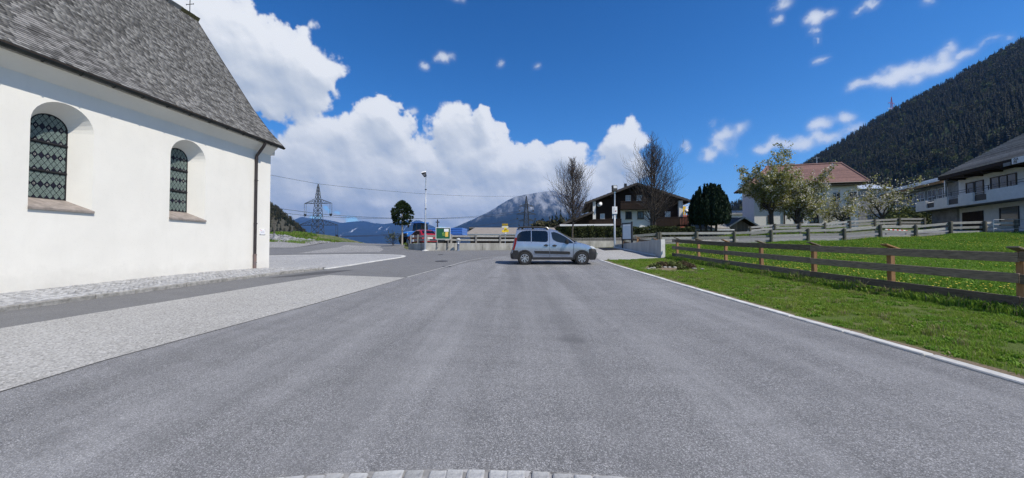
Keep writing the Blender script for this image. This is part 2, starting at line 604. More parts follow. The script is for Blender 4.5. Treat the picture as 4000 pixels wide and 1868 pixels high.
# ------------------------------------------------------------------ ground materials
def asphalt_mat(name, c_dark, c_light, speck, fleck=.5, chip=260, stain=.35, contrast=.5, tracks=False):
    m, t, b = new_mat(name)
    co = coords(t)
    big = noise_n(t, co, .35, 5, .6)
    mid = noise_n(t, co, 2.2, 6, .65)
    fine = noise_n(t, co, 34, 4, .8)
    vor = N(t, 'ShaderNodeTexVoronoi')
    vor.inputs['Scale'].default_value = chip * .42
    t.links.new(co, vor.inputs['Vector'])
    rc = N(t, 'ShaderNodeSeparateColor')
    t.links.new(vor.outputs['Color'], rc.inputs[0])
    base = mixrgb(t, mapr(t, big, .3, .7, 0, 1), c_dark, c_light)
    base = mixrgb(t, mapr(t, mid, .35, .68, 0, stain), base, tuple(c * .62 for c in c_dark))
    base = mixrgb(t, mapr(t, fine, .3, .72, 0, contrast), base, tuple(c * .42 for c in c_dark))
    base = mixrgb(t, mapr(t, rc.outputs[0], .55, 1.0, 0, fleck), base, speck)
    base = mixrgb(t, mapr(t, rc.outputs[1], .66, 1.0, 0, contrast * 1.2), base, tuple(c * .35 for c in c_dark))
    if tracks:
        wet = noise_n(t, co, .8, 7, .75, (1.6, .5, 1))
        base = mixrgb(t, mapr(t, wet, .56, .68, 0, .20), base, tuple(c * .55 for c in c_dark))
        pale = noise_n(t, co, .5, 6, .7, (1.6, .16, 1))
        base = mixrgb(t, mapr(t, pale, .46, .66, 0, .30), base, tuple(min(1, c * 1.45) for c in c_light))
        # the busier track up to the parking bay
        sxy = N(t, 'ShaderNodeSeparateXYZ')
        t.links.new(co, sxy.inputs[0])
        off = N(t, 'ShaderNodeMath', operation='MULTIPLY_ADD')
        t.links.new(mid, off.inputs[0])
        off.inputs[1].default_value = 1.4
        t.links.new(sxy.outputs['X'], off.inputs[2])
        sb_ = N(t, 'ShaderNodeMath', operation='SUBTRACT')
        t.links.new(off.outputs[0], sb_.inputs[0])
        sb_.inputs[1].default_value = 1.1
        ab = N(t, 'ShaderNodeMath', operation='ABSOLUTE')
        t.links.new(sb_.outputs[0], ab.inputs[0])
        ym = N(t, 'ShaderNodeMath', operation='MULTIPLY')
        t.links.new(mapr(t, ab.outputs[0], .35, 1.1, .30, 0), ym.inputs[0])
        t.links.new(mapr(t, sxy.outputs['Y'], 4.5, 9, 0, 1), ym.inputs[1])
        base = mixrgb(t, ym.outputs[0], base, tuple(c * .62 for c in c_dark))
        # smears swept by turning wheels, and a few dark drips
        mp = N(t, 'ShaderNodeMapping')
        mp.inputs['Location'].default_value = (-2.5, -17, 0)
        t.links.new(co, mp.inputs[0])
        wv = N(t, 'ShaderNodeTexWave', wave_type='RINGS', rings_direction='Z')
        wv.inputs['Scale'].default_value = .55
        wv.inputs['Distortion'].default_value = 6
        wv.inputs['Detail'].default_value = 4
        wv.inputs['Detail Scale'].default_value = .6
        t.links.new(mp.outputs[0], wv.inputs['Vector'])
        base = mixrgb(t, mapr(t, wv.outputs['Fac'], .72, 1.0, 0, .10), base, tuple(c * .6 for c in c_dark))
        dv = N(t, 'ShaderNodeTexVoronoi')
        dv.inputs['Scale'].default_value = .42
        t.links.new(co, dv.inputs['Vector'])
        dn = N(t, 'ShaderNodeMath', operation='MULTIPLY_ADD')
        t.links.new(mid, dn.inputs[0])
        dn.inputs[1].default_value = .35
        t.links.new(dv.outputs['Distance'], dn.inputs[2])
        base = mixrgb(t, mapr(t, dn.outputs[0], .235, .31, .5, 0), base, tuple(c * .45 for c in c_dark))
        tr = noise_n(t, co, .9, 4, .6, (2.0, .05, 1))
        base = mixrgb(t, mapr(t, tr, .46, .7, 0, .34), base, tuple(c * .6 for c in c_dark))
        tr2 = noise_n(t, co, 1.1, 4, .6, (.22, 1.5, 1))
        base = mixrgb(t, mapr(t, tr2, .52, .75, 0, .10), base, tuple(min(1, c * 1.35) for c in c_light))
    t.links.new(base, b.inputs['Base Color'])
    b.inputs['Roughness'].default_value = .82
    b.inputs['Specular IOR Level'].default_value = .3
    ad = N(t, 'ShaderNodeMath', operation='MULTIPLY_ADD')
    t.links.new(vor.outputs['Distance'], ad.inputs[0])
    ad.inputs[1].default_value = -1.6
    t.links.new(fine, ad.inputs[2])
    bump(t, b, ad.outputs[0], .55, .006)
    return m


M_park = asphalt_mat('parking_asphalt', (.192, .195, .202), (.285, .288, .295), (.62, .62, .63), .6, 380, .5, .72, True)
M_street = asphalt_mat('street_asphalt', (.165, .167, .171), (.205, .207, .21), (.36, .36, .36), .35, 260, .3, .4)
M_patch = asphalt_mat('patched_asphalt', (.085, .086, .09), (.115, .116, .12), (.2, .2, .2), .25, 260, .3, .4)
M_chip = asphalt_mat('exposed_aggregate', (.38, .375, .355), (.48, .475, .455), (.68, .67, .65), .5, 120, .2, .62)
M_island = asphalt_mat('pale_setts', (.36, .365, .37), (.46, .46, .46), (.6, .6, .6), .4, 60, .3, .5)
M_gravel = asphalt_mat('loose_gravel', (.27, .265, .26), (.38, .375, .365), (.55, .55, .55), .5, 50, .3, .7)
M_white = pmat('white_line', (.78, .78, .76), .7, .12, 3, world=True, bmp=.2, bscale=80)
M_linegrey = pmat('worn_line', (.5, .5, .48), .7, .3, 5, world=True)


def soil_mat(name, g1, g2, br, amount=(.55, .75)):
    m, t, b = new_mat(name)
    co = coords(t)
    a = noise_n(t, co, 1.3, 6, .7)
    f = noise_n(t, co, 22, 5, .8)
    c = mixrgb(t, mapr(t, f, .3, .7, 0, 1), g1, g2)
    c = mixrgb(t, mapr(t, a, amount[0], amount[1], 0, .8), c, br)
    t.links.new(c, b.inputs['Base Color'])
    b.inputs['Roughness'].default_value = .95
    b.inputs['Specular IOR Level'].default_value = .1
    bump(t, b, f, .8, .03)
    return m


M_turf = soil_mat('turf_soil', (.07, .10, .024), (.11, .15, .04), (.19, .16, .09), (.48, .66))
M_meadow = soil_mat('meadow_soil', (.04, .085, .014), (.08, .16, .028), (.10, .11, .04), (.6, .8))
M_land = soil_mat('land_soil', (.05, .075, .025), (.10, .13, .05), (.2, .175, .12), (.45, .65))
M_dirt = soil_mat('bare_dirt', (.16, .125, .085), (.24, .19, .135), (.10, .085, .06))

# ------------------------------------------------------------------ ground sheets
# the land: one sheet out to the horizon
def axis_pts(lo, hi, fine_lo, fine_hi, fine, grow=1.22):
    p = list(np.arange(fine_lo, fine_hi + 1e-6, fine))
    s, x = fine, fine_hi
    while x < hi:
        s *= grow
        x += s
        p.append(min(x, hi))
    s, x = fine, fine_lo
    while x > lo:
        s *= grow
        x -= s
        p.insert(0, max(x, lo))
    return np.array(p)


gx = axis_pts(-20000, 20000, -40, 62, 1.0)
gy = axis_pts(-3000, 25500, -12, 64, 1.0)
GX, GY = np.meshgrid(gx, gy)
GZ = G_np(GX, GY) - .06
far = np.clip((np.hypot(GX, GY) - 130) / 200, 0, 1)
GZ = GZ * (1 - far) + np.where(GY > 0, -16, -6) * far
gv = np.stack([GX, GY, GZ], -1).reshape(-1, 3)
ny_, nx_ = GX.shape
ii = (np.arange(ny_ - 1)[:, None] * nx_ + np.arange(nx_ - 1)[None]).ravel()
land = link('land', np_mesh('land', gv, np.stack([ii, ii + 1, ii + 1 + nx_, ii + nx_], 1), M_land, smooth=True))
tag(land, kind='structure')

sheet('street', [(-40, 18.5), (-17, 20), (-12.3, 20.3), (-12.5, 5), (-12.5, -12), (-4, -12), (-4.5, 8), (-3.7, 13.5), (-2.4, 19), (-1, 24), (2.5, 27), (5.5, 27.5), (7.0, 30), (4, 31.9), (-7.0, 30.7), (-9.2, 32.5), (-10.5, 36), (-12.5, 44), (-13.5, 58), (-22, 58), (-21, 44), (-19.5, 33), (-24, 29.5), (-40, 27)], M_street, 0.0)
sheet('parking_lot', [(-4.99, -12), (5.2, -12), (5.2, 22.0), (5.0, 25), (4.6, 27.5), (2.5, 27), (-.9, 24.2), (-2.5, 19.6), (-3.7, 13.8), (-4.4, 8.2), (-4.9, 4.5)], M_park, .004)
sheet('light_paving', [(-5.0, -12), (-4.93, 4.5), (-4.42, 8.2), (-3.8, 13.3), (-6.95, 14.15), (-7.55, 11.2), (-8.1, 7.8), (-8.4, 5.5), (-9.0, -12)], M_chip, .008)
sheet('pale_crossing', [(-15.6, 27.0), (-10.2, 28.7), (-11.2, 32.4), (-13.0, 36.5), (-15.5, 44.5), (-19.5, 44.5), (-17.0, 36.3)], M_gravel, .005)
sheet('gravel_shoulder', [(-40, 27.5), (-24, 29.8), (-19.6, 33.2), (-21.2, 44), (-23, 44), (-23, 38), (-40, 34)], M_gravel, .006)
sheet('ramp_paving', [(5.26, 21.5), (7.0, 22.0), (9.32, 23.2), (9.1, 27), (8.65, 30.6), (6.0, 32.4), (3.9, 32.0), (4.9, 27.0)], M_chip, .006)
sheet('village_road', [(9.2, 33.6), (14, 32.6), (25, 33.2), (41, 33.2), (60, 33.0), (60, 37.2), (41, 37.4), (25, 37.2), (14, 36), (9.2, 35.4)], M_street, .0)
sheet('asphalt_patch', [(-8.75, 13.2), (-8.0, 15.6), (-6.9, 16.3), (-7.3, 14.6), (-8.1, 13.6)], M_patch, .004)


def strip(name, pts, w, mat, off, h=None):
    """a ribbon along plan points; with h it is a raised block of that height"""
    mb = MB()
    L, Rr = [], []
    for i, p in enumerate(pts):
        a = Vector(pts[max(i - 1, 0)])
        b = Vector(pts[min(i + 1, len(pts) - 1)])
        d = (b - a).normalized()
        nrm = Vector((-d.y, d.x))
        L.append(Vector(p) + nrm * w / 2)
        Rr.append(Vector(p) - nrm * w / 2)
    for i in range(len(pts) - 1):
        q = [Rr[i], Rr[i + 1], L[i + 1], L[i]]
        mb.poly([(v.x, v.y, G(v.x, v.y) + off) for v in q])
    return tag(mb.build(name, mat, recalc=False, smooth=True), kind='structure')


def refine(pts, n=4):
    o = []
    for a, b in zip(pts, pts[1:]):
        for k in range(n):
            o.append((a[0] + (b[0] - a[0]) * k / n, a[1] + (b[1] - a[1]) * k / n))
    return o + [pts[-1]]


strip('lane_line', refine([(-3.78, 13.4), (-3.2, 17.1), (-2.55, 21.0), (-1.9, 22.9), (-1.15, 24.1), (.2, 25.2), (1.6, 26.1)], 5), .065, M_linegrey, .012)

sheet('verge', [(5.27, -12), (10.0, -12), (10.0, 23.2), (9.3, 23.2), (7.0, 21.9), (5.27, 21.4)], M_turf, .012)
sheet('soil_edge', [(5.27, -12), (5.43, -12), (5.47, 4), (5.38, 7), (5.45, 10), (5.36, 13), (5.40, 21.3), (5.27, 21.4)], M_dirt, .018)
sheet('meadow', [(10.0, -12), (45, -12), (60, 20), (60, 31.5), (40.5, 31.4), (32, 31.2), (25, 31.1), (17.5, 31.1), (12.0, 31.4), (9.5, 31.2), (9.6, 23.3), (10.0, 23.2)], M_meadow, .012)
sheet('flower_bed', [(5.75, 16.2), (6.4, 17.6), (7.5, 18.0), (8.2, 17.2), (7.7, 15.4), (7.0, 15.3)], M_dirt, .03, .5)

# kerb of the verge: a white concrete strip, laid in lengths
def kerb_row(name, pts, w, h, mat, length, gap=.012, off=0, jit=.0, base=.1):
    root = bpy.data.objects.new(name, None)
    COL.objects.link(root)
    tag(root, kind='structure')
    # resample
    P = [Vector((p[0], p[1])) for p in pts]
    acc = []
    dist = 0
    for a, b in zip(P, P[1:]):
        acc.append((dist, a, b))
        dist += (b - a).length
    def along(s):
        s = max(0, min(dist - 1e-4, s))
        for d0, a, b in reversed(acc):
            if s >= d0:
                return a + (b - a) * ((s - d0) / (b - a).length)
    s = 0
    while s < dist - .05:
        l = length * (1 + rnd.uniform(-.25, .25) * (1 if jit else 0))
        a, b = along(s + gap / 2), along(min(s + l, dist) - gap / 2)
        s += l
        if (b - a).length < .05:
            continue
        n_ = Vector((-(b - a).y, (b - a).x)).normalized() * w / 2
        mb = MB()
        za, zb = G(a.x, a.y) + off, G(b.x, b.y) + off
        j = rnd.uniform(-jit, jit)
        zz = [za, zb, zb, za]
        pl = [a - n_, b - n_, b + n_, a + n_]
        nj = [rnd.uniform(-jit, jit) * 1.5 for _ in range(4)]
        mb.hexa([(p.x, p.y, z - base) for p, z in zip(pl, zz)] + [(p.x + k * .6, p.y, z + h + j + k * .4) for p, z, k in zip(pl, zz, nj)])
        mb.build('kerb_stone', mat, root, bevel=.012)
    return root


M_kerbw = pmat('pale_kerb_concrete', (.58, .58, .555), .75, .3, 3.5, world=True, bmp=.4, bscale=40, rand=.10)
M_granite = pmat('granite_kerb', (.40, .39, .37), .85, .45, 7, world=True, bmp=.9, bscale=26, bdist=.03, col2=(.17, .165, .15))
kerb_row('verge_kerb', [(5.22, -2), (5.22, 8), (5.2, 14), (5.16, 19.5), (5.1, 21.6)], .15, .03, M_kerbw, 1.0, .018, 0, .004)
KERB = [(-10.45, -3), (-10.36, 4), (-10.2, 8.2), (-9.95, 10.0), (-9.62, 12.0), (-9.2, 13.9), (-8.65, 15.8), (-8.45, 16.6)]
kerb_row('pavement_kerb', KERB, .17, .10, M_granite, 1.05, .02, 0, .012)
ISL = [(-8.40, 16.75), (-8.1, 18.4), (-7.75, 20.4), (-7.4, 22.0), (-7.05, 23.5), (-7.0, 24.2), (-7.25, 24.9), (-7.9, 25.5), (-8.9, 25.8), (-10.5, 25.9), (-13, 25.5), (-16.5, 24.4)]
kerb_row('island_kerb', ISL, .22, .035, M_kerbw, .8, .015)
sheet('island_paving', [(-8.5, 16.8), (-8.2, 18.4), (-7.85, 20.4), (-7.5, 22.0), (-7.15, 23.5), (-7.1, 24.2), (-7.35, 24.8), (-8.0, 25.4), (-9.0, 25.7), (-10.5, 25.8), (-13, 25.4), (-16.5, 24.3), (-16.5, 17.9), (-11.6, 17.9), (-11.5, 16.8)], M_island, .03)
sheet('pavement', [(-10.5, -3), (-10.42, 4), (-10.27, 8.2), (-10.02, 10.0), (-9.7, 12.0), (-9.28, 13.9), (-8.73, 15.8), (-8.5, 16.8), (-11.5, 16.8), (-11.55, 17.6), (-11.9, 17.5), (-14.5, -3)], M_gravel, .085)

# small granite setts on the pavement: the ones that show largest are pieces, the rest one bed of them
M_sett = pmat('grey_setts', (.40, .40, .40), .8, .3, 9, rand=.34, bmp=.5, bscale=30, bdist=.01, col2=(.27, .275, .285))
def sett_mesh(sx, sy, h, seed):
    r = random.Random(seed)
    mb = MB()
    q = [(-1, -1), (1, -1), (1, 1), (-1, 1)]
    bt = [(a * sx / 2, b * sy / 2, -h) for a, b in q]
    md = [(a * sx / 2 * r.uniform(.9, 1.0), b * sy / 2 * r.uniform(.9, 1.0), -.008) for a, b in q]
    tp = [(a * sx / 2 * r.uniform(.68, .84), b * sy / 2 * r.uniform(.68, .84), r.uniform(-.001, .003)) for a, b in q]
    mb.hexa(bt + md)
    mb.hexa(md + tp)
    return mb.mesh('sett', M_sett)
SETTS = [sett_mesh(.098, .098, .05, k) for k in range(6)]
setts = bpy.data.objects.new('pavement_setts', None)
COL.objects.link(setts)
tag(setts, kind='structure')
kx = np.array([p[0] for p in KERB])
ky = np.array([p[1] for p in KERB])
cand = []
for j, yy in enumerate(np.arange(4.0, 17.0, .104)):
    x1 = np.interp(yy, ky, kx) - .12
    x0 = -11.55 - (17.6 - yy) * .1076 - .35
    for i, xx in enumerate(np.arange(x1, x0, -.104)):
        wob = .05 * math.sin(xx * 7 + yy * 2.2)
        cand.append((xx + rnd.uniform(-.006, .006), yy + wob + rnd.uniform(-.006, .006), i))
cand.sort(key=lambda c: abs(c[1] - 8.2) + .3 * abs(c[0] + 10.6))
sv, sf, stn = [], [], []
proto_v = [np.array([v.co[:] for v in me.vertices]) for me in SETTS]
proto_f = [np.array([p.vertices[:] for p in me.polygons]) for me in SETTS]
nv = 0
for k, (xx, yy, i) in enumerate(cand):
    z = G(xx, yy) + .103 + rnd.uniform(-.003, .003)
    if k < 300:
        o = link('sett', SETTS[k % 6], setts)
        o.location = (xx, yy, z)
        o.rotation_euler = (0, 0, rnd.choice((0, 1, 2, 3)) * math.pi / 2 + rnd.uniform(-.06, .06))
    else:
        pv, pf = proto_v[k % 6], proto_f[k % 6]
        a = rnd.uniform(-.06, .06)
        c_, s_ = math.cos(a), math.sin(a)
        q = pv.copy()
        q[:, 0], q[:, 1] = pv[:, 0] * c_ - pv[:, 1] * s_ + xx, pv[:, 0] * s_ + pv[:, 1] * c_ + yy
        q[:, 2] += z
        sv.append(q)
        sf.append(pf + nv)
        stn += [rnd.random()] * len(pf)
        nv += len(q)
me = np_mesh('sett_bed', np.concatenate(sv), np.concatenate(sf), M_sett)
tint_attr(me, stn)
tag(link('sett_bed', me, setts), kind='stuff')

# the arc of big cobbles at the near edge of the lot
M_cob = pmat('pale_granite_cobble', (.46, .465, .46), .8, .3, 14, rand=.25, bmp=.9, bscale=22, bdist=.02, col2=(.26, .265, .27))
cob = bpy.data.objects.new('cobble_edging', None)
COL.objects.link(cob)
tag(cob, kind='structure')
cc = Vector((-.36, -5.195))
for row, rad in enumerate((7.52, 7.36, 7.20)):
    n = int(2 * math.pi * rad / .125)
    for k in range(n):
        a = 2 * math.pi * (k + .5 * (row % 2)) / n + rnd.uniform(-.006, .006)
        if abs(((a - math.pi / 2 + math.pi) % (2 * math.pi)) - math.pi) > .24:
            continue
        rr = rad + rnd.uniform(-.008, .008)
        w, l = 2 * math.pi * rad / n - .004 - rnd.uniform(0, .007), .152
        mb = MB()
        q = [(-1, -1), (1, -1), (1, 1), (-1, 1)]
        lv = lambda f, z, jj: [(s * w / 2 * f + rnd.uniform(-jj, jj), t * l / 2 * f + rnd.uniform(-jj, jj), z + rnd.uniform(-jj, jj) * .5) for s, t in q]
        b0, b1, b2 = lv(1, -.06, 0), lv(.97, .004, .004), lv(.84, .019, .005)
        mb.hexa(b0 + b1)
        mb.hexa(b1 + b2)
        o = mb.build('cobble', M_cob, cob, bevel=.006)
        x, y = cc.x + rr * math.cos(a), cc.y + rr * math.sin(a)
        o.location = (x, y, G(x, y) + .006)
        o.rotation_euler = (0, 0, a - math.pi / 2)
sheet('cobble_bed', [(cc.x + 7.61 * math.cos(t), cc.y + 7.61 * math.sin(t)) for t in np.linspace(math.pi / 2 - .25, math.pi / 2 + .25, 20)] + [(cc.x - 1.5, cc.y + 7.0), (cc.x + 1.5, cc.y + 7.0)], M_gravel, .008, .5)

# metalwork set flush in the paving
M_iron = pmat('cast_iron', (.06, .06, .062), .6, .3, 20, metal=.6, bmp=.3)
def grating(name, label, x0, x1, y0, y1, n):
    root = thing(name, label, 'drain grate', ((x0 + x1) / 2, (y0 + y1) / 2, G((x0 + x1) / 2, (y0 + y1) / 2) + .012))
    w, l = (x1 - x0) / 2, (y1 - y0) / 2
    dz = (G(0, y1) - G(0, y0)) / (y1 - y0) if True else 0
    root.rotation_euler = (math.atan2(G(x0, y1) - G(x0, y0), y1 - y0), 0, 0)
    mb = MB()
    mb.box(-w, w, -l, -l + .05, -.02, .016)
    mb.box(-w, w, l - .05, l, -.02, .016)
    mb.box(-w, -w + .05, -l + .05, l - .05, -.02, .016)
    mb.box(w - .05, w, -l + .05, l - .05, -.02, .016)
    mb.build('frame', M_iron, root)
    mb = MB()
    mb.poly([(-w + .05, -l + .05, .001), (w - .05, -l + .05, .001), (w - .05, l - .05, .001), (-w + .05, l - .05, .001)])
    mb.build('pit_sheet', pmat('pit_shade', (.012, .012, .012), .9, .3, 5), root)  # flat near-black sheet under the bars, shade of the drain as colour
    for k in range(n):
        x = -w + .05 + (k + .5) / n * (2 * w - .1)
        mb = MB()
        mb.box(x - .012, x + .012, -l + .05, l - .05, -.01, .012)
        mb.build('bar', M_iron, root)
grating('drain_grate', 'wide dark steel drain grate set in the pale ramp paving beside the tall floodlight', 7.25, 8.45, 29.0, 31.3, 26)
def manhole(name, label, x, y, r, cat='manhole cover'):
    root = thing(name, label, cat, (x, y, G(x, y) + .006))
    root.rotation_euler = (math.atan2(G(x, y + .5) - G(x, y - .5), 1), 0, 0)
    mb = MB()
    mb.lathe([(r, -.02), (r, .004), (r - .02, .006), (r * .86, .006), (r * .85, .002)], 28)
    mb.build('rim', M_iron, root)
    mb = MB()
    mb.lathe([(r * .84, -.02), (r * .84, .005), (0, .006)], 28)
    mb.build('cover', M_iron, root)
manhole('manhole_cover', 'round dark iron manhole cover in the street left of the silver van', -3.95, 20.85, .36)
manhole('manhole_cover', 'small dark iron manhole cover near the curved worn white line', -3.1, 17.7, .22)
manhole('manhole_cover', 'far small iron manhole cover in front of the low concrete wall', -5.0, 26.0, .2)
mb = MB()
for k in range(9):
    mb.box(-.45 + k * .1, -.37 + k * .1, -.1, .1, 0, .012)
mb.box(-.5, .45, -.14, -.1, 0, .014)
mb.box(-.5, .45, .1, .14, 0, .014)
o = tag(mb.build('drain_grate', M_iron), 'slim slotted drain grate in the pale island paving by the church corner', 'drain grate')
o.location = (-10.2, 16.95, G(-10.2, 16.95) + .034)
# ------------------------------------------------------------------ church
M_plaster = pmat('church_plaster', (.755, .735, .68), .9, .05, .8, bmp=.25, bscale=6, bdist=.012, spec=.15, detail=8)
def weather_plaster(m):
    """faint washes over the whole wall and grey splash marks along its foot"""
    t, b = m.node_tree, m.node_tree.nodes['Principled BSDF']
    src = b.inputs['Base Color'].links[0].from_socket
    co = coords(t, False)
    sx = N(t, 'ShaderNodeSeparateXYZ')
    t.links.new(co, sx.inputs[0])
    run = noise_n(t, co, 1.4, 7, .7, (1, 1, .22))
    c = mixrgb(t, mapr(t, run, .5, .78, 0, .16), src, (.50, .48, .43))
    sp = noise_n(t, co, 2.6, 7, .75)
    ad = N(t, 'ShaderNodeMath', operation='MULTIPLY_ADD')
    t.links.new(sp, ad.inputs[0])
    ad.inputs[1].default_value = -1.3
    t.links.new(sx.outputs['Z'], ad.inputs[2])
    c = mixrgb(t, mapr(t, ad.outputs[0], -.45, .35, .34, 0), c, (.42, .40, .36))
    t.links.new(c, b.inputs['Base Color'])
weather_plaster(M_plaster)
M_darkwood = wood_mat('dark_timber', (.055, .042, .034), (.028, .022, .018))
M_copper = pmat('dark_copper', (.045, .05, .048), .45, .4, 3, metal=.7)
M_brownpipe = pmat('brown_sheet_metal', (.05, .042, .042), .5, .3, 4, metal=.4)
M_sill = pmat('brown_stone_sill', (.27, .235, .21), .8, .35, 6, bmp=.3, bscale=30)
M_lead = pmat('window_lead', (.03, .03, .032), .6, .2, 20, metal=.5)
def pane_mats():
    m, t, b = new_mat('pale_leaded_glass')
    co = coords(t, False)
    v = N(t, 'ShaderNodeTexVoronoi')
    v.inputs['Scale'].default_value = 42
    t.links.new(co, v.inputs['Vector'])
    c = mixrgb(t, mapr(t, v.outputs['Distance'], .12, .45, 0, 1), (.012, .02, .02), (.15, .195, .18))
    t.links.new(c, b.inputs['Base Color'])
    b.inputs['Roughness'].default_value = .35
    m2, t2, b2 = new_mat('dark_leaded_glass')
    n = noise_n(t2, coords(t2, False), 18, 3)
    t2.links.new(mixrgb(t2, n, (.006, .006, .012), (.03, .03, .05)), b2.inputs['Base Color'])
    b2.inputs['Roughness'].default_value = .22
    m3 = pmat('leaded_glass_ring', (.34, .34, .31), .4, .3, 30)
    return [m, m2, m3, M_lead]
M_PANE = pane_mats()
M_shingle = pmat('weathered_larch_shingle', (.235, .23, .225), .85, .5, 3.5, rand=.55, bmp=.6, bscale=20, bdist=.006, stretch=(1, 1, 1), col2=(.14, .137, .133), spec=.2)
M_moss = pmat('mossy_ridge_board', (.20, .17, .07), .95, .5, 8, bmp=.6, bscale=30, col2=(.09, .085, .05))
M_iron2 = pmat('wrought_iron', (.02, .02, .022), .6, .3, 10, metal=.6)

TH = math.atan(.1076)
church = thing('church', 'white plastered church with steep grey shingle roof and two deep arched windows', 'church', (-11.66, 17.84, 0), -TH)
L_CH = 24.0
WINS = (-7.62, -4.045)
HW, SILL, SPR, RAD = .675, 2.56, 4.86, .675
def arch(hw, z0, zs, r, n=16):
    """outline of an arched opening from lower left, over the top, to lower right (y, z)"""
    return [(-hw, z0)] + [(-r * math.cos(math.pi * k / n), zs + r * math.sin(math.pi * k / n)) for k in range(n + 1)] + [(hw, z0)]
ZT = 6.16
mb = MB()
x_ = 0.0
def wq(y0, y1, z0, z1):
    mb.poly([(0, y0, z0), (0, y1, z0), (0, y1, z1), (0, y0, z1)])
ys = [-L_CH]
for yc in WINS:
    ys += [yc - HW, yc + HW]
ys.append(0.0)
for a, b in ((0, 1), (2, 3), (4, 5)):
    wq(ys[a], ys[b], -.6, ZT)
for yc in WINS:
    wq(yc - HW, yc + HW, -.6, SILL)
    o_ = arch(HW, SILL, SPR, RAD)[1:-1]
    for (a, za), (b, zb) in zip(o_, o_[1:]):
        mb.poly([(0, yc + a, za), (0, yc + b, zb), (0, yc + b, ZT), (0, yc + a, ZT)])
# the other three walls
mb.poly([(0, 0, -.6), (-9, 0, -.6), (-9, 0, ZT), (-4.5, 0, 13.0), (0, 0, ZT)])
mb.poly([(-9, 0, -.6), (-9, -L_CH, -.6), (-9, -L_CH, ZT), (-9, 0, ZT)])
mb.poly([(-9, -L_CH, -.6), (0, -L_CH, -.6), (0, -L_CH, ZT), (-4.5, -L_CH, 13.0), (-9, -L_CH, ZT)])
mb.build('wall', M_plaster, church, recalc=False)
# plaster cove under the eaves
mb = MB()
cove = [(.0, 5.98), (.05, 6.02), (.14, 6.12), (.27, 6.24), (.36, 6.31), (.36, 6.42), (-.3, 6.42), (-.3, 5.98)]
mb.prism(cove, lambda a, b, c: (a, c, b), -L_CH, -.003)
mb.prism([(-9 - a, b) for a, b in cove], lambda a, b, c: (a, c, b), -L_CH, -.003)
mb.build('cornice', M_plaster, church, smooth='auto')
mb = MB()
mb.box(-.28, .06, .0, .2, 6.02, 6.3)
mb.build('cornice_end', M_plaster, church, bevel=.02)

def clip_poly(poly, outline):
    """clip a convex polygon to a convex outline (clockwise or not, tested by the outline centre)"""
    cy = sum(p[0] for p in outline) / len(outline)
    cz = sum(p[1] for p in outline) / len(outline)
    for (ay, az), (by, bz) in zip(outline, outline[1:] + outline[:1]):
        sgn = (by - ay) * (cz - az) - (bz - az) * (cy - ay)
        if abs(sgn) < 1e-9:
            continue
        s = 1 if sgn > 0 else -1
        f = lambda p: s * ((by - ay) * (p[1] - az) - (bz - az) * (p[0] - ay))
        o = []
        for p, q in zip(poly, poly[1:] + poly[:1]):
            fp, fq = f(p), f(q)
            if fp >= 0:
                o.append(p)
            if fp * fq < 0:
                k = fp / (fp - fq)
                o.append((p[0] + (q[0] - p[0]) * k, p[1] + (q[1] - p[1]) * k))
        poly = o
        if len(poly) < 3:
            return []
    return poly

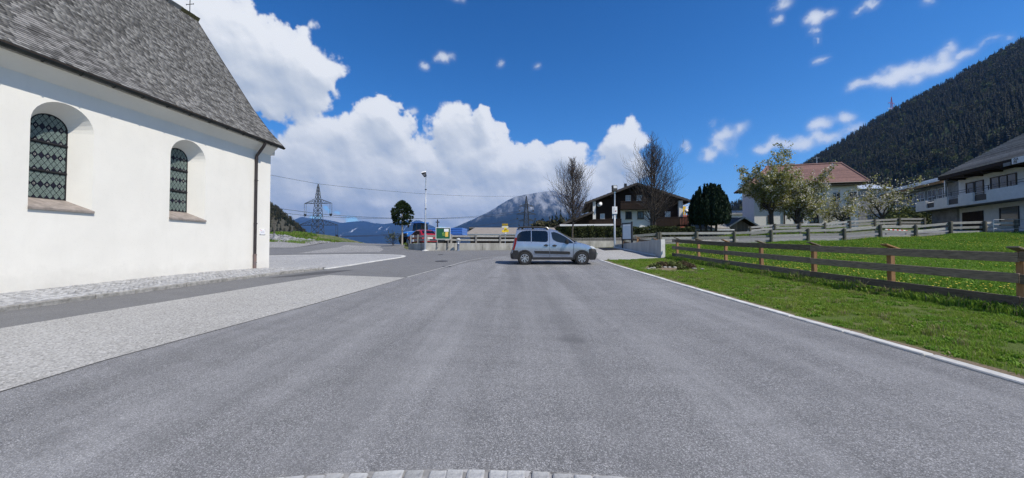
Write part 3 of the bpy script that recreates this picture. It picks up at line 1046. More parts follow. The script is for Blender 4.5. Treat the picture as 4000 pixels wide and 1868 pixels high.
GX_ = -.50
for wi, yc in enumerate(WINS):
    out_o = arch(HW, SILL, SPR, RAD)
    in_o = arch(.405, 2.87, 4.85, .405)
    mb = MB()
    for (p, q), (r_, s_) in zip(zip(out_o, out_o[1:]), zip(in_o, in_o[1:])):
        mb.poly([(0, yc + p[0], p[1]), (GX_, yc + r_[0], r_[1]), (GX_, yc + s_[0], s_[1]), (0, yc + q[0], q[1])])
    mb.build('window_reveal', M_plaster, church, smooth='auto', recalc=False)
    win = bpy.data.objects.new('window', None)
    COL.objects.link(win)
    win.parent = church
    win.location = (GX_, yc, 0)
    # sloping sill
    mb = MB()
    z0, z1 = SILL + .03, 2.872
    mb.hexa([(.06 - GX_, -.71, z0 - .07), (.06 - GX_, .71, z0 - .07), (.012, .40, z1 - .09), (.012, -.40, z1 - .09),
             (.06 - GX_, -.71, z0), (.06 - GX_, .71, z0), (.012, .40, z1), (.012, -.40, z1)])
    mb.build('sill', M_sill, win, bevel=.008)
    # frame round the glass
    mb = MB()
    ro, ri = arch(.405, 2.87, 4.85, .405), arch(.38, 2.895, 4.85, .38)
    for k in range(len(ro) - 1):
        a, b, c, d = ro[k], ro[k + 1], ri[k + 1], ri[k]
        mb.hexa([(-.03, *a), (-.03, *b), (-.03, *c), (-.03, *d), (.014, *a), (.014, *b), (.014, *c), (.014, *d)])
    mb.box(-.03, .014, -.38, .38, 2.87, 2.895)
    mb.build('frame', M_lead, win)
    for zb in (3.645, 4.44):
        mb = MB()
        mb.box(.0, .035, -.40, .40, zb - .018, zb + .018)
        mb.box(-.01, .012, -.40, .40, zb - .045, zb - .018)
        mb.build('saddle_bar', M_lead, win)
    mb = MB()
    mb.poly([(-.02, y, z) for y, z in reversed(ro)])
    mb.build('dark_backing', M_PANE[1], win, recalc=False)  # flat dark panel backing the panes, seen as lead lines between them
    ring = [(math.cos(k * math.pi / 4), math.sin(k * math.pi / 4)) for k in range(8)]
    dw, dh = .133, .2
    inner = ri
    row = 0
    z = 2.87
    while z < 5.35:
        kind = row % 4
        offs = dw / 2 if row % 2 else 0
        for i in range(-4, 5):
            cy = i * dw + offs
            f = .90
            q = [(cy - dw / 2 * f, z), (cy, z - dh / 2 * f), (cy + dw / 2 * f, z), (cy, z + dh / 2 * f)]
            q = clip_poly(q, inner)
            if len(q) < 3:
                continue
            ar = abs(sum(a[0] * b[1] - b[0] * a[1] for a, b in zip(q, q[1:] + q[:1]))) / 2
            if ar < .0015:
                continue
            dark = kind == 0 or (kind == 2 and False)
            mb = MB()
            ty, tz = rnd.uniform(-.03, .03), rnd.uniform(-.03, .03)
            X = lambda y, zz: -.004 + (y - cy) * ty + (zz - z) * tz
            mb.poly([(X(y, zz), y, zz) for y, zz in q], 1 if dark else 0)
            if dark and i % 2 == 0 and len(q) == 4 and ar > .008:
                for k in range(8):
                    a, b = ring[k], ring[(k + 1) % 8]
                    mb.poly([(.001 + X(cy, z), cy + a[0] * .024, z + a[1] * .032), (.001 + X(cy, z), cy + b[0] * .024, z + b[1] * .032), (.001 + X(cy, z), cy + b[0] * .015, z + b[1] * .02), (.001 + X(cy, z), cy + a[0] * .015, z + a[1] * .02)], 2)
            mb.build('pane', M_PANE, win, recalc=False)
        row += 1
        z += dh / 2

# roof
PROF = [(.43, 6.47), (.18, 6.72), (-.37, 7.29), (-1.3, 8.46), (-2.92, 10.83), (-4.5, 13.17)]
slab = PROF + [(-9 - a, b) for a, b in reversed(PROF[:-1])]
inner = [(a, b - .14) for a, b in reversed(slab)]
mb = MB()
mb.prism([(a + (.02 if i == 0 else 0), b) for i, (a, b) in enumerate(slab)] + inner, lambda a, b, c: (a, c, b), -L_CH, .27)
roof = mb.build('roof', M_darkwood, church)
segs = []
acc = 0
for (a, za), (b, zb) in zip(PROF, PROF[1:]):
    l = math.hypot(b - a, zb - za)
    segs.append((acc, l, a, za, (b - a) / l, (zb - za) / l))
    acc += l
SL = acc
def on_roof(s):
    for s0, l, a, za, tx, tz in reversed(segs):
        if s >= s0 or s0 == 0:
            return a + tx * (s - s0), za + tz * (s - s0), tx, tz
WID = (.10, .12, .14, .16, .19)
def shingle_mesh(w, seed):
    """local: x across, y up the slope, z out of the roof; the butt is the lower end"""
    r = random.Random(seed)
    mb = MB()
    l, t = .235, .030
    j = lambda k: r.uniform(-k, k)
    h = .036
    b0, b1 = (-w / 2 + .003, j(.006)), (w / 2 - .003, j(.006))
    mb.hexa([(b0[0], b0[1], h - t), (b1[0], b1[1], h - t + j(.003)), (w / 2 - .003, l, -.004), (-w / 2 + .003, l, -.004),
             (b0[0], b0[1], h + j(.003)), (b1[0], b1[1], h + j(.003)), (w / 2 - .003, l, .004), (-w / 2 + .003, l, .004)])
    return mb.mesh('shingle', M_shingle)
SHG = [[shingle_mesh(w, i * 7 + k) for k in range(3)] for i, w in enumerate(WID)]
cand = []
rows = int((SL - .04) / .111)
for r_ in range(rows):
    s = .004 + r_ * .111
    y = .29 + (0 if r_ % 2 else -.03)
    while y > -13.2:
        wi = rnd.randrange(5)
        if y - WID[wi] < -13.2:
            break
        cand.append((s + rnd.uniform(-.007, .007), y - WID[wi] / 2, wi, rnd.randrange(3)))
        y -= WID[wi]
def sh_key(c):
    a, z, _, _ = on_roof(c[0])
    X = -11.66 + math.cos(TH) * a + math.sin(TH) * c[1]
    Y = 17.84 - math.sin(TH) * a + math.cos(TH) * c[1]
    u, v = X / Y, (z - 1.5) / Y
    inside = Y > 0 and u > -1.36 and v < .66
    return (0 if inside else 1, X * X + Y * Y + (z - 1.5) ** 2)
cand.sort(key=sh_key)
sv, sf, stn, nv = [], [], [], 0
pv_ = [[np.array([v.co[:] for v in m.vertices]) for m in g] for g in SHG]
pf_ = np.array([p.vertices[:] for p in SHG[0][0].polygons])
for k, (s, y, wi, vi) in enumerate(cand):
    a, z, tx, tz = on_roof(s)
    # columns: across = +y(local church), up the slope, out
    up = Vector((tx, 0, tz))
    ac = Vector((0, 1, 0))
    no = ac.cross(up)
    if no.z < 0:
        ac, no = -ac, -no
    yaw = rnd.uniform(-.02, .02)
    ac2 = ac + up * yaw
    if k < 300:
        M = Matrix((ac2, up, no)).transposed().to_4x4()
        M.translation = Vector((a, y, z))
        o = link('shingle', SHG[wi][vi], roof)
        o.matrix_local = M
    else:
        q = pv_[wi][vi]
        w_ = np.outer(q[:, 0], ac2) + np.outer(q[:, 1], up) + np.outer(q[:, 2], no) + np.array([a, y, z])
        sv.append(w_)
        sf.append(pf_ + nv)
        nv += len(q)
        stn += [rnd.random()] * 6
me = np_mesh('shingle_courses', np.concatenate(sv), np.concatenate(sf), M_shingle)
tint_attr(me, stn)
tag(link('shingle_courses', me, roof), kind='stuff')
# unseen slope and the stretch behind the camera: stepped courses in one mesh
mb = MB()
for r_ in range(0, rows, 2):
    s = r_ * .111
    a, z, tx, tz = on_roof(s)
    a2, z2, _, _ = on_roof(min(s + .26, SL))
    nx, nz = tz, -tx
    for yy0, yy1, m_ in ((-L_CH, -13.2, 1), (-L_CH, .28, -1)):
        f = (lambda q: q) if m_ == 1 else (lambda q: -9 - q)
        mb.poly([(f(a + nx * .03), yy0, z + nz * .03), (f(a + nx * .03), yy1, z + nz * .03), (f(a2 + nx * .006), yy1, z2 + nz * .006), (f(a2 + nx * .006), yy0, z2 + nz * .006)])
        mb.poly([(f(a), yy0, z), (f(a), yy1, z), (f(a + nx * .03), yy1, z + nz * .03), (f(a + nx * .03), yy0, z + nz * .03)])
tag(mb.build('shingle_courses', M_shingle, roof), kind='stuff')
y = -L_CH
while y < .28:
    mb = MB()
    l = min(.62, .29 - y)
    mb.beam((-4.36, y, 13.06), (-4.36, y + l + .04, 13.08), .03, .30, up=(.55, 0, .83))
    mb.beam((-4.64, y, 13.06), (-4.64, y + l + .04, 13.08), .03, .30, up=(-.55, 0, .83))
    mb.build('ridge_board', M_moss if y > -1.1 else M_shingle, roof)
    y += .6
mb = MB()
for (a, za), (b, zb) in zip(PROF, PROF[1:]):
    mb.beam((a, .285, za - .06), (b, .285, zb - .06), .03, .13, up=(0, 0, 1) if abs(b - a) > .01 else (1, 0, 0))
mb.build('verge_board', M_darkwood, roof)
# gutter, its hooks and the downpipe
mb = MB()
n = 10
gy0, gy1 = -L_CH, .24
for k in range(n):
    t0, t1 = math.pi * k / n, math.pi * (k + 1) / n
    for (r0, fl) in ((.075, 1), (.070, -1)):
        p = lambda t, y: (.495 + r0 * math.cos(t), y, 6.385 - r0 * math.sin(t))
        q = [p(t0, gy0), p(t0, gy1), p(t1, gy1), p(t1, gy0)]
        mb.poly(q if fl == 1 else q[::-1])
mb.tube([(.57, gy0, 6.388), (.57, gy1, 6.388)], .009, 6)
mb.poly([(.495 + .075 * math.cos(math.pi * k / n), gy1, 6.385 - .075 * math.sin(math.pi * k / n)) for k in range(n + 1)])
mb.build('gutter', M_copper, church, recalc=False)
hook = MB()
pts = [(.41, 0, 6.44)] + [(.495 + .081 * math.cos(math.pi - math.pi * k / 8), 0, 6.385 - .081 * math.sin(math.pi * k / 8)) for k in range(9)]
for p, q in zip(pts, pts[1:]):
    hook.beam(p, q, .03, .008, up=(0, 1, 0))
hme = hook.mesh('gutter_hook', M_copper)
y = -.6
while y > -14:
    link('gutter_hook', hme, church).location = (0, y, 0)
    y -= .78
mb = MB()
py_ = -.96
mb.tube([(.495, py_, 6.36), (.48, py_, 6.25), (.40, py_, 6.12), (.2, py_, 5.86), (.10, py_, 5.74), (.085, py_, 5.6)], [.062] * 6, 12)
mb.tube([(.085, py_, 5.62), (.085, py_, 1.2)], .058, 14)
mb.tube([(.085, py_, 5.55), (.085, py_, 5.65)], .068, 14)
dp = mb.build('downpipe', M_brownpipe, church, smooth='auto')
mb = MB()
mb.tube([(.085, py_, 1.22), (.085, py_, .3)], .068, 14)
mb.tube([(.085, py_, 1.16), (.085, py_, 1.24)], .074, 14)
mb.build('standpipe', pmat('rusty_pipe', (.22, .13, .10), .8, .5, 9, col2=(.12, .12, .13)), church, smooth='auto')
for z in (2.62, 4.6, .85):
    mb = MB()
    mb.tube([(.085, py_, z - .02), (.085, py_, z + .02)], .066, 14)
    mb.box(-.0, .06, py_ - .012, py_ + .012, z - .012, z + .012)
    mb.box(.06, .11, py_ + .055, py_ + .10, z - .015, z + .015)
    mb.build('pipe_clamp', M_brownpipe, church)
# cross on the ridge
cr = bpy.data.objects.new('ridge_cross', None)
COL.objects.link(cr)
cr.parent = church
cr.location = (-4.5, -.02, 13.12)
mb = MB()
mb.tube([(0, 0, -.3), (0, 0, 1.32)], .017, 8)
mb.lathe([(.05, -.02), (.05, .05), (.02, .09)], 10)
mb.build('shaft', M_iron2, cr)
for z, w in ((.60, .185), (.86, .155), (1.32, 0.0)):
    mb = MB()
    if w:
        mb.beam((-w, 0, z), (w, 0, z), .022, .022)
        for sx in (-1, 1):
            mb.hexa([(sx * w, -.011, z - .011), (sx * (w + .022), -.011, z - .04), (sx * (w + .022), .011, z - .04), (sx * w, .011, z - .011),
                     (sx * w, -.011, z + .011), (sx * (w + .022), -.011, z + .04), (sx * (w + .022), .011, z + .04), (sx * w, .011, z + .011)])
    else:
        mb.beam((0, 0, z - .02), (0, 0, z + .03), .05, .022)
    mb.build('cross_arm', M_iron2, cr)
# small plaque on the wall by the corner
pl = thing('plaque', 'small white information plaque screwed to the church wall beside the brown downpipe', 'plaque', (-11.66 + math.cos(TH) * .012 + math.sin(TH) * -.465, 17.84 - math.sin(TH) * .012 + math.cos(TH) * -.465, 2.265), -TH)
mb = MB()
mb.box(-.012, .012, -.165, .165, -.125, .125)
mb.build('board', pmat('plaque_white', (.82, .82, .83), .35, .04, 5), pl, bevel=.003)
mb = MB()
for k, (z, a, b) in enumerate(((.02, -.11, .12), (-.005, -.12, .1), (-.03, -.1, .12), (-.055, -.12, .06))):
    mb.box(.0122, .0128, a, b, z - .006, z + .006)
mb.build('print', pmat('grey_print', (.5, .5, .56), .6, .1, 9), pl)
mb = MB()
mb.box(.0122, .0128, -.13, -.03, .06, .085)
mb.build('print', pmat('red_print', (.75, .3, .3), .6, .1, 9), pl)
for sy in (-1, 1):
    for sz in (-1, 1):
        mb = MB()
        mb.lathe([(.012, 0), (.012, .008), (.0, .01)], 8, M=Matrix.Translation((.012, sy * .145, sz * .108)) @ Matrix.Rotation(R(90), 4, 'Y'))
        mb.build('peg', M_lead, pl)
# ------------------------------------------------------------------ vehicles
def paint_mat(name, col, metal=.6, rough=.32):
    m, t, b = new_mat(name)
    n = noise_n(t, coords(t, False), 2.2, 4)
    t.links.new(mixrgb(t, mapr(t, n, .3, .7, 0, 1), tuple(c * .9 for c in col), tuple(min(1, c * 1.06) for c in col)), b.inputs['Base Color'])
    b.inputs['Metallic'].default_value = metal
    b.inputs['Roughness'].default_value = rough
    b.inputs['Coat Weight'].default_value = .6
    b.inputs['Coat Roughness'].default_value = .08
    fl = noise_n(t, coords(t, False), 900, 2)
    bump(t, b, fl, .04, .001)
    return m


M_silver = paint_mat('silver_blue_paint', (.34, .385, .47), .65, .26)
M_red = paint_mat('red_paint', (.36, .012, .02), .1, .3)
M_trim = pmat('black_plastic_trim', (.022, .022, .024), .55, .3, 12, bmp=.2, bscale=200)
M_tyre = pmat('tyre_rubber', (.025, .025, .026), .85, .35, 14, bmp=.5, bscale=60)
M_alloy = pmat('alloy_rim', (.55, .56, .58), .42, .1, 8, metal=.8)
M_tint = glass_mat('tinted_glass', (.004, .005, .006), .04)
M_clear = glass_mat('car_glass', (.014, .018, .02), .04)
M_chrome = pmat('chrome', (.75, .75, .77), .15, .1, 8, metal=1)
M_lampred = pmat('red_lamp_glass', (.20, .012, .014), .18, .3, 9)
M_lampclr = pmat('clear_lamp_glass', (.72, .75, .78), .12, .2, 14)
M_plate = pmat('number_plate', (.78, .78, .76), .5, .06, 9)
M_gap = pmat('gap_near_black', (.015, .015, .016), .8, .2, 9)  # near-black for seams and chassis, and for shade in wheel wells and hubs


def car(root, st, W, zs0, mats, wheels, glass, rear_tilt, names=('body',)):
    """st: [(x, ztop, halfwidth, zbottom)] rear to front"""
    rows = []
    for i, (x, zt, w, zb) in enumerate(st):
        zs = min(zs0, zt - .05)
        t = max(0, min(1, (zt - zs0 - .04) / .22))
        k6 = (w - .03 - max(0, (zt - .10 - zs)) * .24, zt - .10)
        a6, b6 = (w - .10, zs + .02), k6
        l6 = tuple(p + (q - p) * t for p, q in zip(a6, b6))
        a7, b7 = (w - .32, zt - .005), (k6[0] - .15, zt - .012)
        l7 = tuple(p + (q - p) * t for p, q in zip(a7, b7))
        z3, z4 = min(.62, zb + (zs - zb) * .55), min(.90, zb + (zs - zb) * .85)
        half = [(0, zb), (w - .14, zb), (w - .03, zb + .1), (w, z3), (w - .008, z4), (w - .03, zs), l6, l7, (l7[0] * .5, zt + .008), (0, zt + .012)]
        pts = []
        for y, z in [(-p[0], p[1]) for p in half] + [(p[0], p[1]) for p in reversed(half[1:-1])]:
            sh = rear_tilt * max(0, z - .7) if i == 0 else 0
            pts.append((x + sh, y, z))
        rows.append(pts)
    mb = MB()
    n = len(rows[0])
    for r_ in rows:
        mb.v += r_
    for k in range(len(rows) - 1):
        for j in range(n):
            a, b = k * n + j, k * n + (j + 1) % n
            mb.f.append((a, b, b + n, a + n))
            mb.m.append(0)
    for e in (0, len(rows) - 1):
        mb.f.append(tuple(e * n + j for j in range(n)))
        mb.m.append(0)
    mb.build('body', mats['paint'], root, smooth='auto')
    ws = lambda z: W - .03 - max(0, z - zs0) * .24
    for nm, poly, m in glass:
        for s in (-1, 1):
            g = MB()
            p3 = [(x, s * (ws(z) + .010), z) for x, z in poly]
            cx = sum(p[0] for p in p3) / len(p3)
            g.poly(p3)
            me = g.mesh(nm, m)
            bm = bmesh.new()
            bm.from_mesh(me)
            for f in bm.faces:
                f.normal_update()
                if f.normal.y * s < 0:
                    f.normal_flip()
            r_ = bmesh.ops.extrude_face_region(bm, geom=list(bm.faces))
            bmesh.ops.translate(bm, vec=(0, -s * .02, 0), verts=[v for v in r_['geom'] if isinstance(v, bmesh.types.BMVert)])
            bmesh.ops.recalc_face_normals(bm, faces=bm.faces)
            bm.to_mesh(me)
            bm.free()
            link(nm, me, root)
    return ws


def ztop(prof, x):
    return float(np.interp(x, [p[0] for p in prof], [p[1] for p in prof]))


def panel_across(root, name, prof, xs, hw, m, off=.014):
    """a windscreen or rear window lying on the top surface between stations"""
    mb = MB()
    ring = []
    for x, w in zip(xs, hw):
        z = ztop(prof, x)
        ring.append([(x + off * .7, y * w, z + off + .012 - .02 * y * y) for y in (-1, -.6, 0, .6, 1)])
    for a, b in zip(ring, ring[1:]):
        for j in range(4):
            mb.poly([a[j], b[j], b[j + 1], a[j + 1]])
    me = mb.mesh(name, m, smooth=True, recalc=False)
    if me.polygons and me.polygons[0].normal.z < 0:
        me.flip_normals()
    return link(name, me, root)


def wheel(root, x, y, r, w, side, name='wheel', spokes=7, rim=None, hub=.64):
    wh = bpy.data.objects.new(name, None)
    COL.objects.link(wh)
    wh.parent = root
    wh.location = (x, y, r)
    M = Matrix.Rotation(R(90 if side < 0 else -90), 4, 'X')        # local +z -> outward
    mb = MB()
    h = w / 2
    mb.lathe([(r * hub, -h), (r * .93, -h), (r, -h * .72), (r, h * .72), (r * .95, h * .95), (r * .86, h), (r * hub, h * .92), (r * hub, h * .4)], 30, M=M)
    mb.build('tyre', M_tyre, wh, smooth='auto')
    mb = MB()
    mb.lathe([(r * hub, -h * .6), (r * hub, h * .95), (r * (hub - .04), h * .98), (r * (hub - .06), h * .5), (r * .5, h * .3)], 30, M=M)
    if spokes:
        for k in range(spokes):
            a = 2 * math.pi * k / spokes + .2
            for da in (-.13, .13):
                p = lambda rr, z, ang: M @ Vector((rr * math.cos(ang), rr * math.sin(ang), z))
                mb.beam(p(r * .10, h * .80, a + da * .3), p(r * (hub - .02), h * .90, a + da), .026, .04, up=M.to_3x3() @ Vector((0, 0, 1)))
        mb.lathe([(r * .16, h * .5), (r * .16, h * .88), (0, h * .92)], 14, M=M)
    else:
        mb.lathe([(r * (hub - .05), h * .5), (r * .35, h * .2), (r * .3, h * .55), (0, h * .6)], 20, M=M)
    mb.build('rim', rim or M_alloy, wh, smooth='auto')
    mb = MB()
    mb.lathe([(r * (hub - .05), h * .28), (0, h * .28)], 20, M=M)
    mb.build('hub_backing', M_gap, wh)  # plain dark disc backing the rim, the shade behind it put into colour
    return wh


def side_prism(root, name, poly, y0, y1, m, bevel=.006):
    """an outline in x, z extruded on both flanks"""
    for s in (-1, 1):
        mb = MB()
        mb.prism(poly, lambda a, b, c: (a, c, b), s * y0, s * y1)
        mb.build(name, m, root, bevel=bevel)


def wrap_bumper(root, name, poly, ycut, m, sgn):
    """bumper: outline in x, z swept across the width with rounded corners; sgn +1 front, -1 rear"""
    if sgn < 0:
        tab = {.905: .20, .90: .10, .86: .045, .7: .02, .45: .008, 0: 0}
    else:
        tab = {.865: .34, .855: .22, .80: .11, .68: .05, .45: .018, 0: 0}
    ys = sorted([-y for y in tab if y] + list(tab))
    k = lambda y: tab[abs(y)] * ycut
    mb = MB()
    n = len(poly)
    xin = min(p[0] for p in poly) if sgn > 0 else max(p[0] for p in poly)
    for y in ys:
        for x, z in poly:
            q = x - sgn * k(y)
            if sgn > 0:
                q = max(q, xin)
            else:
                q = min(q, xin)
            mb.v.append((q, y, z))
    for i in range(len(ys) - 1):
        for j in range(n):
            a, b = i * n + j, i * n + (j + 1) % n
            mb.f.append((a, b, b + n, a + n))
            mb.m.append(0)
    for e in (0, len(ys) - 1):
        mb.f.append(tuple(e * n + j for j in range(n)))
        mb.m.append(0)
    mb.build(name, m, root, smooth='auto')


# silver van --------------------------------------------------------
cx_, cy_ = -.09, 19.55
van = thing('parked_van', 'silver high-roofed passenger van with black roof rails parked side-on in the lot', 'van', (cx_, cy_, G(2, cy_) + .01))
van.rotation_euler = (math.atan2(G(2, cy_ + .9) - G(2, cy_ - .9), 1.8), 0, 0)
PV = [(0, 1.80), (.34, 1.815), (1.0, 1.825), (1.84, 1.815), (2.1, 1.785), (2.28, 1.745), (2.5, 1.66), (2.70, 1.555), (3.03, 1.345), (3.39, 1.125), (3.55, 1.09), (3.78, 1.045), (4.05, .965), (4.23, .89), (4.35, .78), (4.40, .70)]
WV = [(0, .86), (.3, .885), (3.5, .885), (3.9, .865), (4.1, .82), (4.25, .76), (4.35, .66), (4.40, .58)]
xs = [.08, .40, .7, 1.0, 1.4, 1.84, 2.1, 2.28, 2.5, 2.7, 2.87, 3.03, 3.2, 3.39, 3.55, 3.78, 3.92, 4.05, 4.15, 4.23, 4.30, 4.35, 4.40]
st = [(x, ztop(PV, x), ztop(WV, x), .26 if x < 4 else .26 + (x - 4) * .5) for x in xs]
G1 = [(.34, 1.19), (.325, 1.32), (.37, 1.50), (.46, 1.60), (.60, 1.675), (.80, 1.70), (1.045, 1.71), (1.045, 1.165), (.42, 1.175)]
G2 = [(1.085, 1.165), (1.085, 1.71), (1.78, 1.70), (1.87, 1.66), (1.90, 1.57), (1.90, 1.22), (1.86, 1.16), (1.76, 1.14)]
G3 = [(2.07, 1.62), (2.20, 1.645), (2.33, 1.61), (2.52, 1.535), (2.75, 1.41), (3.0, 1.24), (3.15, 1.125), (3.18, 1.085), (3.0, 1.075), (2.75, 1.085), (2.52, 1.115), (2.33, 1.16), (2.19, 1.23), (2.12, 1.33)]
ws = car(van, st, .885, 1.08, dict(paint=M_silver), None, [('rear_side_window', G1, M_tint), ('sliding_door_window', G2, M_tint), ('front_side_window', G3, M_clear)], .24)
panel_across(van, 'windscreen', PV, [2.42, 2.6, 2.8, 3.0, 3.2, 3.33], [.60, .64, .68, .72, .75, .77], M_clear)
# corner glass in front of the mirror
side_prism(van, 'quarter_glass', [(3.20, 1.08), (3.19, 1.10), (3.34, 1.055), (3.36, 1.045)], .86, .872, M_trim)
for nm, pts in (('door_gap', [(1.065, .42), (1.065, 1.14)]), ('door_gap', [(1.985, .34), (1.985, 1.0), (1.98, 1.4), (1.96, 1.70)]), ('door_gap', [(3.17, .40), (3.19, .9), (3.19, 1.05)]), ('door_gap', [(1.1, .365), (3.1, .365)])):
    for s in (-1, 1):
        mb = MB()
        for p, q in zip(pts, pts[1:]):
            f = lambda a: (a[0], s * ((ws(a[1]) if a[1] > 1.08 else .8855 - .03 * max(0, a[1] - .9) / .18) - .001 + .004), a[1])
            mb.beam(f(p), f(q), .012, .012, up=(0, 1, 0))
        mb.build(nm, M_gap, van)
side_prism(van, 'side_moulding', [(1.20, .70), (1.24, .585), (1.26, .565), (1.965, .545), (1.965, .69)], .86, .912, M_trim, .01)
side_prism(van, 'side_moulding', [(2.005, .69), (2.005, .545), (2.98, .52), (3.02, .56), (3.0, .64), (2.95, .665)], .86, .912, M_trim, .01)
side_prism(van, 'sill', [(1.10, .36), (1.12, .25), (3.18, .25), (3.22, .36)], .82, .90, M_trim, .012)
for x in (.73, 3.60):
    for s in (-1, 1):
        mb = MB()
        n = 22
        a0, a1 = -.12, math.pi + .12
        for k in range(n):
            t0, t1 = a0 + (a1 - a0) * k / n, a0 + (a1 - a0) * (k + 1) / n
            p = lambda r, t, y: (x + r * math.cos(t), s * y, .325 + r * math.sin(t))
            mb.hexa([p(.355, t0, .80), p(.43, t0, .80), p(.43, t1, .80), p(.355, t1, .80), p(.355, t0, .905), p(.425, t0, .897), p(.425, t1, .897), p(.355, t1, .905)])
        mb.build('wheel_arch', M_trim, van)
        mb = MB()
        M = Matrix.Translation((x, s * .70, .325)) @ Matrix.Rotation(R(90 if s < 0 else -90), 4, 'X')
        mb.lathe([(.365, -.05), (.365, .192), (0, .192)], 28, M=M)
        mb.build('wheel_well_shade', M_gap, van)  # near-black disc on the flank, painted shade of the gap round the wheel
        wheel(van, x, s * .82, .322, .205, s)
wrap_bumper(van, 'rear_bumper', [(.02, .30), (.0, .37), (.0, .53), (.06, .60), (.075, .72), (.20, .715), (.42, .62), (.38, .30)], 1, M_trim, -1)
wrap_bumper(van, 'front_bumper', [(4.36, .24), (4.43, .36), (4.445, .58), (4.40, .74), (4.30, .80), (4.12, .79), (4.0, .66), (3.97, .27)], 1, M_trim, 1)
side_prism(van, 'tail_lamp', [(.115, .74), (.20, 1.10), (.235, 1.36), (.335, 1.36), (.30, 1.05), (.21, .74)], .845, .889, M_lampred, .004)
side_prism(van, 'headlamp', [(4.0, .885), (4.06, .94), (4.2, .885), (4.31, .80), (4.27, .775), (4.12, .80)], .70, .835, M_lampclr, .012)
side_prism(van, 'fog_lamp', [(4.20, .56), (4.21, .60), (4.415, .57), (4.41, .50)], .62, .80, M_chrome, .01)
side_prism(van, 'fog_lamp_housing', [(4.22, .36), (4.22, .54), (4.40, .50), (4.36, .34)], .66, .79, pmat('grey_plastic', (.2, .2, .21), .5, .2, 9), .01)
for x, z in ((1.80, .975), (2.22, .96)):
    for s in (-1, 1):
        mb = MB()
        mb.beam((x - .115, s * .905, z), (x + .115, s * .905, z), .05, .04, up=(0, 1, 0))
        mb.beam((x - .06, s * .888, z - .005), (x + .06, s * .888, z - .005), .11, .012, up=(0, 1, 0))
        h = mb.build('door_handle', M_trim, van, bevel=.01)
        mb = MB()
        mb.beam((x - .03, s * .9, z - .028), (x + .045, s * .9, z - .02), .028, .012, up=(0, 1, 0))
        mb.build('grip_plate', M_chrome, h, bevel=.004)
for s in (-1, 1):
    mb = MB()
    mb.hexa([(2.80, s * .86, 1.04), (2.95, s * .86, 1.06), (2.93, s * .95, 1.09), (2.80, s * .95, 1.08), (2.82, s * .86, 1.12), (2.94, s * .86, 1.13), (2.92, s * .95, 1.17), (2.81, s * .95, 1.17)])
    mb.hexa([(2.77, s * .93, 1.07), (2.93, s * .93, 1.04), (2.91, s * 1.09, 1.07), (2.78, s * 1.09, 1.08), (2.78, s * .93, 1.27), (2.90, s * .93, 1.28), (2.885, s * 1.09, 1.26), (2.79, s * 1.09, 1.25)])
    mb.build('wing_mirror', M_trim, van, bevel=.025, seg=2)
    mb = MB()
    mb.tube([(.40, s * .60, 1.80), (.46, s * .60, 1.86), (.6, s * .60, 1.88), (1.55, s * .60, 1.88), (1.82, s * .60, 1.85), (1.93, s * .60, 1.79)], .045, 8)
    for x in (.62, 1.15):
        mb.beam((x, s * .60, 1.78), (x, s * .60, 1.90), .10, .03)
    rr = mb.build('roof_rail', M_trim, van, smooth='auto')
    mb = MB()
    mb.tube([(1.80, s * .60, 1.872), (1.90, s * .60, 1.83), (1.95, s * .60, 1.785)], .032, 8)
    mb.build('rail_end', M_alloy, rr, smooth='auto')
mb = MB()
mb.hexa([(2.78, -.30, 1.0), (2.9, -.6, 1.0), (3.0, -.3, 1.0), (2.85, -.2, 1.0), (2.78, -.30, 1.2), (2.9, -.6, 1.2), (3.0, -.3, 1.2), (2.85, -.2, 1.2)])
# rear door: handle panel and plate
mb = MB()
mb.box(-.0 + .115, .13, -.28, .28, .86, .98)
mb.build('number_plate', M_plate, van)
mb = MB()
mb.tube([(.9, .4, 1.82), (.75, .4, 2.0)], .006, 5)
mb.build('aerial', M_trim, van)
side_prism(van, 'indicator_lamp', [(3.27, .76), (3.31, .78), (3.34, .76), (3.31, .735)], .87, .895, M_chrome, .002)

# red hatchback behind the low wall --------------------------------------
bx, by = -7.95, 36.0
redcar = thing('parked_car', 'red hatchback parked behind the low concrete wall in front of the blue tractor', 'car', (bx, by, G(bx - 1.2, by + 1.6) + .02), R(127))
PR = [(0, 1.0), (.12, 1.02), (.25, 1.15), (.6, 1.42), (.9, 1.50), (1.6, 1.53), (2.1, 1.47), (2.6, 1.22), (2.95, 1.02), (3.5, .93), (3.9, .78), (4.05, .62)]
WR = [(0, .80), (.3, .86), (3.3, .86), (3.7, .82), (3.95, .70), (4.05, .6)]
xs = [.02, .12, .25, .42, .6, .9, 1.25, 1.6, 2.1, 2.35, 2.6, 2.95, 3.2, 3.5, 3.75, 3.9, 4.0, 4.05]
st = [(x, ztop(PR, x), ztop(WR, x), .25 if x < 3.6 else .25 + (x - 3.6) * .4) for x in xs]
GA = [(.75, 1.0), (.95, 1.36), (1.4, 1.39), (1.4, .98)]
GB = [(1.46, .98), (1.46, 1.39), (1.9, 1.37), (2.2, 1.24), (2.5, 1.06), (2.45, .98)]
car(redcar, st, .86, .95, dict(paint=M_red), None, [('rear_side_window', GA, M_tint), ('front_side_window', GB, M_tint)], .02)
panel_across(redcar, 'rear_window', PR, [.20, .35, .5, .66], [.66, .64, .61, .58], M_tint, .02)
panel_across(redcar, 'windscreen', PR, [2.15, 2.4, 2.65, 2.9], [.58, .62, .66, .70], M_tint, .016)
